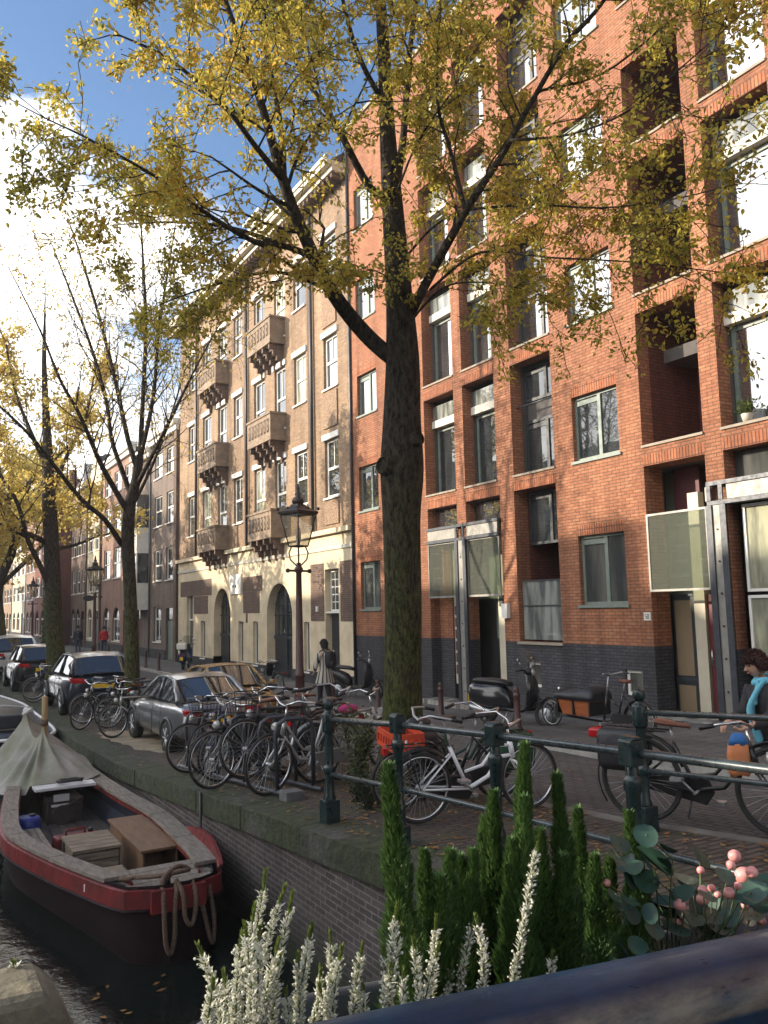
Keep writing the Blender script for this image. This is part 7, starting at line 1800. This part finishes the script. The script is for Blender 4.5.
make_tree('elm_tree', 'elm with golden leaves and low side limbs, third trunk along the quay', 'tree', (4.52, 29.05, -2.5),
  [(4.52,29.05,-2.50,0.329),(4.40,28.90,-0.82,0.278),(4.28,28.75,0.79,0.254),(4.17,28.60,2.41,0.241),(4.06,28.49,3.70,0.215),(3.98,28.37,4.99,0.165),(3.86,28.22,6.61,0.114),(3.75,28.08,8.22,0.076),(3.71,27.88,9.83,0.027),(3.68,27.8,11.2,0.008)],
  [[(4.17,28.62,2.25,0.101),(3.50,28.39,2.54,0.087),(2.61,28.29,2.82,0.073),(1.48,28.31,3.25,0.048)],
   [(4.26,28.78,0.63,0.101),(3.91,28.54,1.43,0.087),(3.44,28.33,2.37,0.074),(3.10,28.15,3.46,0.062),(2.55,28.12,4.37,0.049),(1.70,28.47,5.48,0.024)],
   [(4.06,28.49,3.70,0.089),(4.51,28.40,5.04,0.064),(5.08,28.24,6.40,0.045),(5.35,28.09,8.10,0.026)],
   [(3.99,28.40,4.67,0.089),(3.44,28.55,5.97,0.063),(2.97,28.66,7.27,0.044),(2.63,28.64,8.90,0.025)],
   [(4.15,28.66,2.09,0.076),(4.94,28.75,2.27,0.051),(5.70,28.61,2.61,0.026)]],
  'leaf_sparse', 8000, .075, 7, (.9, 2.0), 2.2, 3, .3, .3, 'elms along the quay', minr=.008)
def far_tree(label, x, y, h, sp, n, seed, leaf=.11, leafm='leaf_sparse'):
    r = random.Random(seed); z = gz(y)
    tr = [(x + r.uniform(-.15, .15) * i, y, z + h * .16 * i, .3 * (1 - i * .15)) for i in range(6)]
    lim = []
    for k in range(9):
        i = r.choice([2, 2, 3, 3, 4]); a = r.uniform(0, 6.28); c, s = math.cos(a), math.sin(a); b = tr[i]
        lim.append([(b[0], b[1], b[2], .11), (b[0] + sp * .3 * c, b[1] + sp * .3 * s, b[2] + h * .1, .09), (b[0] + sp * .65 * c, b[1] + sp * .65 * s, b[2] + h * .22, .06), (b[0] + sp * c, b[1] + sp * s, b[2] + h * .36, .025)])
    make_tree('elm_tree', label, 'tree', (x, y, z), tr, lim, leafm, n, leaf, seed, (1.0, 2.0), 1.8, 3, .25, .3, 'elms along the quay', minr=.012)
far_tree('elm trunk cut by the left picture edge with yellow foliage', 3.75, 38.5, 11.5, 3.6, 7000, 41)
far_tree('far yellow elm, fifth along the quay', 4.2, 49, 11.5, 3.8, 6500, 42, .13)
far_tree('far yellow elm, sixth along the quay', 4.2, 60, 12, 4, 5500, 43, .15)
far_tree('far yellow elm, last one seen along the quay', 4.2, 74, 12, 4.2, 3200, 44, .18)
# climbing plant on the far facade
r = random.Random(9); t = thing('ivy', 'green climbing plant covering a far facade corner', 'climbing plant', (10.7, 73.0, -2.5)); m = MB()
for i in range(2600):
    z = r.uniform(0, 1) ** 1.1 * 5.4; wy = 1.6 * (1 - z / 7.5)
    blade(m, (r.uniform(-.35, .1) - .1, r.uniform(-wy, wy), z), (r.gauss(0, 1), r.gauss(0, 1), r.gauss(-.5, .6)), (r.gauss(0, 1), r.gauss(0, 1), r.gauss(0, 1)), r.uniform(.15, .3), .07)
m.build('foliage', M['leaf_green'], t); m = MB(); m.tube([(0, 0, 0), (-.05, .2, 2), (0, -.1, 4.5)], .05, 6); m.build('stem', M['twig'], t)
# hanging shop sign and a few far lights
t = thing('hanging_sign', 'small dark oval sign hanging from a far facade', 'sign', (12.2, 62.5, 1.0)); t.scale = (.6, .6, .6); m = MB(); m.tube([(0, 0, .8), (-1.4, 0, .8)], .03, 6); m.tube([(-.5, 0, .8), (-.5, 0, .55)], .015, 5); m.tube([(-1.1, 0, .8), (-1.1, 0, .55)], .015, 5); m.build('bracket', M['frame_dark'], t)
m = MB(); m.rings([[(-.8 + .65 * math.cos(a), y, .2 + .36 * math.sin(a)) for a in [2 * math.pi * q / 20 for q in range(20)]] for y in (-.04, .04)], 0, False); m.build('board', M['frame_dark'], t)

shrub('variegated_shrub', 'tall loose shrub with pale edged leaves behind the ball topped railing post', (4.15, 7.75, gz(7.75)), 1.05, .33, 1500, 'shrub_leaf', 3, .034)
shrub('box_shrub', 'low dark green bush at the foot of the railing', (3.95, 7.2, gz(7.2)), .36, .4, 1300, 'box_leaf', 4, .024)
shrub('weed_tuft', 'small plant growing at the foot of the big tree', (5.35, 8.05, gz(8.05)), .55, .22, 300, 'shrub_leaf', 5, .03)

t = thing('potted_plant', 'small green pot plant standing on a brick balcony sill at the right edge', 'plant', (12.27, 8.75, 2.965))
m = MB(); m.lathe([(.07, 0), (.1, .14), (.09, .15)], (0, 0, 0), 12); m.build('pot', M['stone_pale'], t)
m = MB(); r = random.Random(3)
for i in range(160): blade(m, (r.gauss(0, .06), r.gauss(0, .1), .15 + r.uniform(0, .2)), (r.gauss(0, 1), r.gauss(0, 1), r.gauss(.5, .5)), (r.gauss(0, 1), r.gauss(0, 1), r.gauss(0, 1)), r.uniform(.06, .12), .02)
m.build('foliage', M['leaf_green'], t)
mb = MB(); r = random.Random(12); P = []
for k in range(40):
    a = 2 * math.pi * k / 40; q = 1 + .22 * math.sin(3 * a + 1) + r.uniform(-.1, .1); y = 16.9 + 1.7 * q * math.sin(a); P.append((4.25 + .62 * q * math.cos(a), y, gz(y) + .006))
mb.add([(4.25, 16.9, gz(16.9) + .006)] + P, [(0, 1 + k, 1 + (k + 1) % 40) for k in range(40)]); tag(mb.build('sunlit_sand', mat('sunlit sandy soil', (.33, .27, .18), .95, c2=(.16, .125, .085), scale=3, bmp=.5)), kind='structure')  # tan patch with a pool of sunlight painted into its colour
red_boat(); boat_cargo(); far_boat()

# cars
car('silver grey saloon with red tail lights parked behind the bicycle racks', (4.92, 16.1, gz(15.9) - .03), R(90), 'car_silver', 'sedan').scale = (.9, .88, .91)
car('rounded little car with golden reflections of sunlit trees painted over it', (7.0, 19.7, -2.6), R(-90), 'car_reflection', 'hatch').scale = (.78, .92, .86)
car('dark navy hatchback with a sky reflecting rear window', (4.45, 23.6, -2.5), R(90), 'car_navy', 'hatch')
car('black hatchback parked behind the navy one', (4.2, 31.6, -2.5), R(90), 'car_black', 'hatch')
car('silver white tall estate car farther along the quay', (4.0, 37.6, -2.5), R(90), 'car_white', 'suv')
car('small pale far car, last one seen along the quay', (4.8, 50.0, -2.5), R(90), 'car_grey', 'hatch')

# scooters
scooter('black step-through scooter with a windscreen, in front of the entrance', (10.35, 12.85, gz(12.85) + .005), R(-68), 'black_gloss', False, True)
scooter('black sports scooter in front of the grey brick base, beside the striped coat', (11.1, 20.7, gz(20)), R(-60), 'black', True, False)
scooter('blue scooter with a pale top box in front of the arched door', (11.0, 36.4, gz(36)), R(62), 'blue_paint', False, True, True, box_m='white')
cargo_bike('cargo bicycle with an orange brown wooden box and black rain cover', (10.38, 10.65, gz(10.75) - .02), R(97)).scale = (.88, .88, .88)

# bicycles
bicycle('white step-through bicycle leaning by the green quay railing', (4.42, 6.12, gz(6.1)), R(-8), 'white_bike', .30, True, 'chrome', lean=R(4), guard='black', hi=.78, fork='white_bike', chaincase=True)
bicycle('black bicycle with an orange red crate, between the shrub and the big tree', (4.66, 6.8, gz(6.8)), R(172), 'black_gloss', .285, True, 'chrome', crate='front', lean=R(-5), bags='green_cloth', hi=.84)
bicycle('dark bicycle with bulging panniers leaning against the big tree', (5.1, 7.3, gz(7.3)), R(10), 'green_paint', .32, True, 'alu', bags='tarp_black', rackload='tarp_black', lean=R(5), hi=.8)
e = bicycle('black bicycle with brown saddle and red rear light beside the road railing', (5.62, 4.62, gz(4.6) - .06), R(-66), 'black', .345, True, 'black', saddle='leather', bags='tarp_black', guard='black', straight=False, hi=.82, fguard=True)
m = MB(); m.box(-.95, -.72, -.06, .06, .66, .74); m.build('rear_lamp', M['lens_red'], e, bevel=.02)
t = thing('shopping_bag', 'orange bag with a blue top hanging from the handlebar', 'bag', (5.85, 4.25, gz(4.3) + .38), R(60))
t.location.x -= .16; t.location.y += .1; t.scale = (.7, .62, .8)
m = MB(); m.rings([ell(0, 0, 0, .12, .06, 12), [(a * .5, b_, c) for a, b_, c in ell(0, 0, 0, .14, .08, 12)]][:1] and [[((.06 + .012 * math.sin(5 * q + z * 25)) * w * math.sin(q), (.15 + .014 * math.sin(7 * q - z * 30)) * w * math.cos(q), z + .008 * math.sin(3 * q)) for q in [2 * math.pi * k / 14 for k in range(14)]] for z, w in ((0, .8), (.05, 1.0), (.2, 1.0), (.3, .85))]); m.build('bag_body', M['bag_orange'], t)
m = MB(); m.rings([[(.062 * w * math.sin(q), .15 * w * math.cos(q), z) for q in [2 * math.pi * k / 14 for k in range(14)]] for z, w in ((.29, .86), (.35, .7), (.40, .45))]); m.build('bag_top', M['bag_blue'], t)
rack = [(8.85, 'silver_paint', 'chrome', False, 'front bicycle of the rack with a silver fork and bright wheel rim', 'alu', 4, 0.0),
        (9.35, 'black', 'chrome', True, 'black bicycle with a front basket, second in the rack', 'black', -6, .12),
        (9.85, 'black_gloss', 'chrome', True, 'gloss black bicycle in the middle of the rack, its wheel near the canal edge', 'black', 3, 0.0),
        (10.3, 'green_paint', 'alu', False, 'dark green bicycle in the rack behind the middle one', 'black', -3, 0.0),
        (10.85, 'blue_paint', 'alu', True, 'dark blue bicycle in the rack, second from its far end', 'black', 5, 0.05),
        (9.1, 'silver_paint', 'chrome', False, 'silver bicycle nose in from the road side of the rack, nearest the ball topped post', 'alu', 176, 0.0),
        (10.1, 'black_gloss', 'chrome', True, 'gloss black bicycle nose in from the road side in the middle of the rack', 'black', 184, 0.05),
        (11.1, 'black', 'chrome', False, 'black bicycle nose in from the road side toward the far end of the rack', 'black', 178, 0.0),
        (11.6, 'black', 'alu', True, 'black bicycle at the far end of the rack, nearest the silver car', 'black', -4, 0.0)]
for i, (y, p_, rim_, bk, lab, gd, da, lift) in enumerate(rack):
    bicycle(lab, (4.12 - (.28 if i == 2 else 0) + (.75 if 100 < da else 0), y + .1, gz(y) + lift + .005), R(180 + 12 + da), p_, .34, i % 2 == 0, rim_, lean=R((-4, 5, 3, -3, 4, -6, 4, -4, 5)[i]), basket=bk and i in (1, 4), group='bicycles in the rack', guard=gd if gd == 'alu' else 'black', straight=i == 3, saddle='leather' if i in (2, 6) else 'black', rackload='magenta' if i == 0 else None, bags='tarp_black' if i in (3, 7) else None, fork='silver_paint' if i == 0 else None)
t = thing('bicycle_rack', 'galvanised bicycle rack of bent hoops at the canal edge', 'bicycle rack', (3.8, 10.2, gz(10.2)))
off = (3.8, 10.2, gz(10.2)); m = MB()
for x in (3.62, 4.05): m.tube([(x, y, gz(y) + .05) for y in (8.4, 9.2, 10.2, 11.2, 12.3)], .028, 6)
m.build('base_rail', M['steel'], t, off)
for y in (8.62, 9.1, 9.6, 10.08, 10.58, 11.2, 11.9):
    m = MB(); z = gz(y) + .05; P = [(3.62, y, z), (3.6, y, z + .62), (3.63, y, z + .72), (3.72, y, z + .77), (3.95, y, z + .77), (4.03, y, z + .72), (4.05, y, z + .62), (4.05, y, z)]
    m.tube(P, .024, 8); m.build('hoop', M['steel'], t, off)
m = MB(); m.box(3.55, 3.75, 8.22, 8.42, gz(8.3) - .02, gz(8.3) + .1); m.build('foot_block', M['concrete_dark'], t, off, bevel=.01)
far = [(4.35, 17.75, 200, 'silver_paint', 'chrome', 'bicycle with a bright front wheel standing alone in front of the slender elm'),
       (3.95, 19.55, 215, 'black', 'chrome', 'black bicycle with a pale wheel rim at the canal edge, left of the slender elm'),
       (4.3, 20.2, 170, 'black_gloss', 'alu', 'gloss black bicycle leaning in the cluster left of the slender elm'),
       (4.6, 19.2, 190, 'green_paint', 'alu', 'green bicycle in the cluster left of the slender elm'),
       (4.7, 20.1, 150, 'black', 'alu', 'black bicycle with panniers against the slender elm'),
       (4.0, 26.2, 190, 'black', 'alu', 'dark bicycle standing behind the navy hatchback near the canal edge'),
       (4.1, 27.0, 175, 'blue_paint', 'alu', 'dark blue bicycle in front of the third elm trunk'),
       (9.35, 22.8, 95, 'black', 'alu', 'black bicycle parked behind the nearest street lamp')]
for i, (x, y, a, p_, rim_, lab) in enumerate(far):
    bicycle(lab, (x, y, gz(y)), R(a), p_, .34, i % 2 == 1, rim_, lean=R((3, -5, 6, -4, 7, 3, -4, 2)[i]), group='bicycles parked by the trees', bags='tarp_black' if i == 4 else None, rackload='rug_brown' if i == 2 else None, straight=i == 0, fork='silver_paint' if i == 0 else None)
people(); planter()
if HAZE:
    mb = MB(); mb.box(-2600, 2600, -2600, 2600, -5.9, 22); o = tag(mb.build('haze', _haze()), kind='stuff')

# ------------------------------------------------------------------ light, sky, camera
world = bpy.data.worlds.new('World'); sc.world = world; world.use_nodes = True
nt = world.node_tree; nt.nodes.clear()
out = nt.nodes.new('ShaderNodeOutputWorld'); bg = nt.nodes.new('ShaderNodeBackground'); nt.links.new(bg.outputs[0], out.inputs[0])
sky = nt.nodes.new('ShaderNodeTexSky'); sky.sky_type = 'NISHITA'; sky.sun_disc = False; sky.sun_elevation = R(SUN_EL); sky.sun_rotation = R(SUN_AZ); sky.air_density = 1.0; sky.dust_density = .6; sky.ozone_density = 3.5
tc = nt.nodes.new('ShaderNodeTexCoord'); sx = nt.nodes.new('ShaderNodeSeparateXYZ'); nt.links.new(tc.outputs['Generated'], sx.inputs[0])
n1 = nt.nodes.new('ShaderNodeTexNoise'); n1.inputs['Scale'].default_value = 2.6; n1.inputs['Detail'].default_value = 7; n1.inputs['Roughness'].default_value = .55
mp = nt.nodes.new('ShaderNodeMapping'); mp.inputs['Scale'].default_value = (1, 1, 2.2); mp.inputs['Location'].default_value = CLOUD_OFF; nt.links.new(tc.outputs['Generated'], mp.inputs[0]); nt.links.new(mp.outputs[0], n1.inputs['Vector'])
lv = ramp(nt, sx.outputs['Z'], [(0.0, .34), (.30, .28), (.44, .20), (.56, .04), (1.0, .0)])
for e_ in lv.color_ramp.elements: pass
ad = nt.nodes.new('ShaderNodeMath'); ad.operation = 'ADD'; nt.links.new(n1.outputs[0], ad.inputs[0])
wx = nt.nodes.new('ShaderNodeMath'); wx.operation = 'MULTIPLY_ADD'; wx.inputs[1].default_value = -.3; nt.links.new(sx.outputs['X'], wx.inputs[0]); nt.links.new(lv.outputs[0], wx.inputs[2]); nt.links.new(wx.outputs[0], ad.inputs[1])
cm = ramp(nt, ad.outputs[0], [(.60, 0.0), (.73, 1.0)])
n2 = nt.nodes.new('ShaderNodeTexNoise'); n2.inputs['Scale'].default_value = 5.5; n2.inputs['Detail'].default_value = 6; nt.links.new(mp.outputs[0], n2.inputs['Vector'])
cc = ramp(nt, n2.outputs[0], [(.35, (4.6, 4.8, 5.2)), (.62, (7.8, 7.6, 7.3))])
sd_ = nt.nodes.new('ShaderNodeVectorMath'); sd_.operation = 'DOT_PRODUCT'; nt.links.new(tc.outputs['Generated'], sd_.inputs[0])
sd_.inputs[1].default_value = (math.sin(R(SUN_AZ)) * math.cos(R(SUN_EL)), math.cos(R(SUN_AZ)) * math.cos(R(SUN_EL)), math.sin(R(SUN_EL)))
gl = nt.nodes.new('ShaderNodeMapRange'); gl.interpolation_type = 'SMOOTHSTEP'; gl.inputs[1].default_value = .1; gl.inputs[2].default_value = 1.0; gl.inputs[3].default_value = 1.0; gl.inputs[4].default_value = 2.6; nt.links.new(sd_.outputs['Value'], gl.inputs[0])
ccs = nt.nodes.new('ShaderNodeVectorMath'); ccs.operation = 'SCALE'; nt.links.new(cc.outputs[0], ccs.inputs[0]); nt.links.new(gl.outputs[0], ccs.inputs['Scale'])
mxo = mix(nt, cm.outputs[0], sky.outputs[0], ccs.outputs[0])
nt.links.new(mxo, bg.inputs[0]); bg.inputs[1].default_value = SKY
s = bpy.data.lights.new('sun', 'SUN'); s.energy = SUN; s.angle = R(.55); s.color = (1.0, .87, .70)
so = bpy.data.objects.new('sun', s); COL.objects.link(so)
d = Vector((math.sin(R(SUN_AZ)) * math.cos(R(SUN_EL)), math.cos(R(SUN_AZ)) * math.cos(R(SUN_EL)), math.sin(R(SUN_EL))))
so.rotation_euler = d.to_track_quat('Z', 'Y').to_euler(); so.location = d * 40
cam = bpy.data.cameras.new('camera'); co = bpy.data.objects.new('camera', cam); COL.objects.link(co); sc.camera = co
cam.sensor_fit = 'VERTICAL'; cam.sensor_height = 24; cam.lens = 828 / 1024 * 24; cam.clip_start = .05; cam.clip_end = 6000
y_, p_, r_ = R(30.3), R(6.55), R(1.3)
fw = Vector((math.sin(y_) * math.cos(p_), math.cos(y_) * math.cos(p_), math.sin(p_))); rt = Vector((math.cos(y_), -math.sin(y_), 0)); up = rt.cross(fw)
RT = rt * math.cos(r_) - up * math.sin(r_); UP = up * math.cos(r_) + rt * math.sin(r_)
co.matrix_world = Matrix(((RT.x, UP.x, -fw.x, 0), (RT.y, UP.y, -fw.y, 0), (RT.z, UP.z, -fw.z, 0), (0, 0, 0, 1)))
vs = sc.view_settings; vs.view_transform = 'Standard'; vs.look = 'None'; vs.exposure = EXPO; vs.gamma = 1
sc.cycles.max_bounces = 8; sc.cycles.diffuse_bounces = 3; sc.cycles.glossy_bounces = 3; sc.cycles.transparent_max_bounces = 12; sc.cycles.transmission_bounces = 4
sc.cycles.use_denoising = True
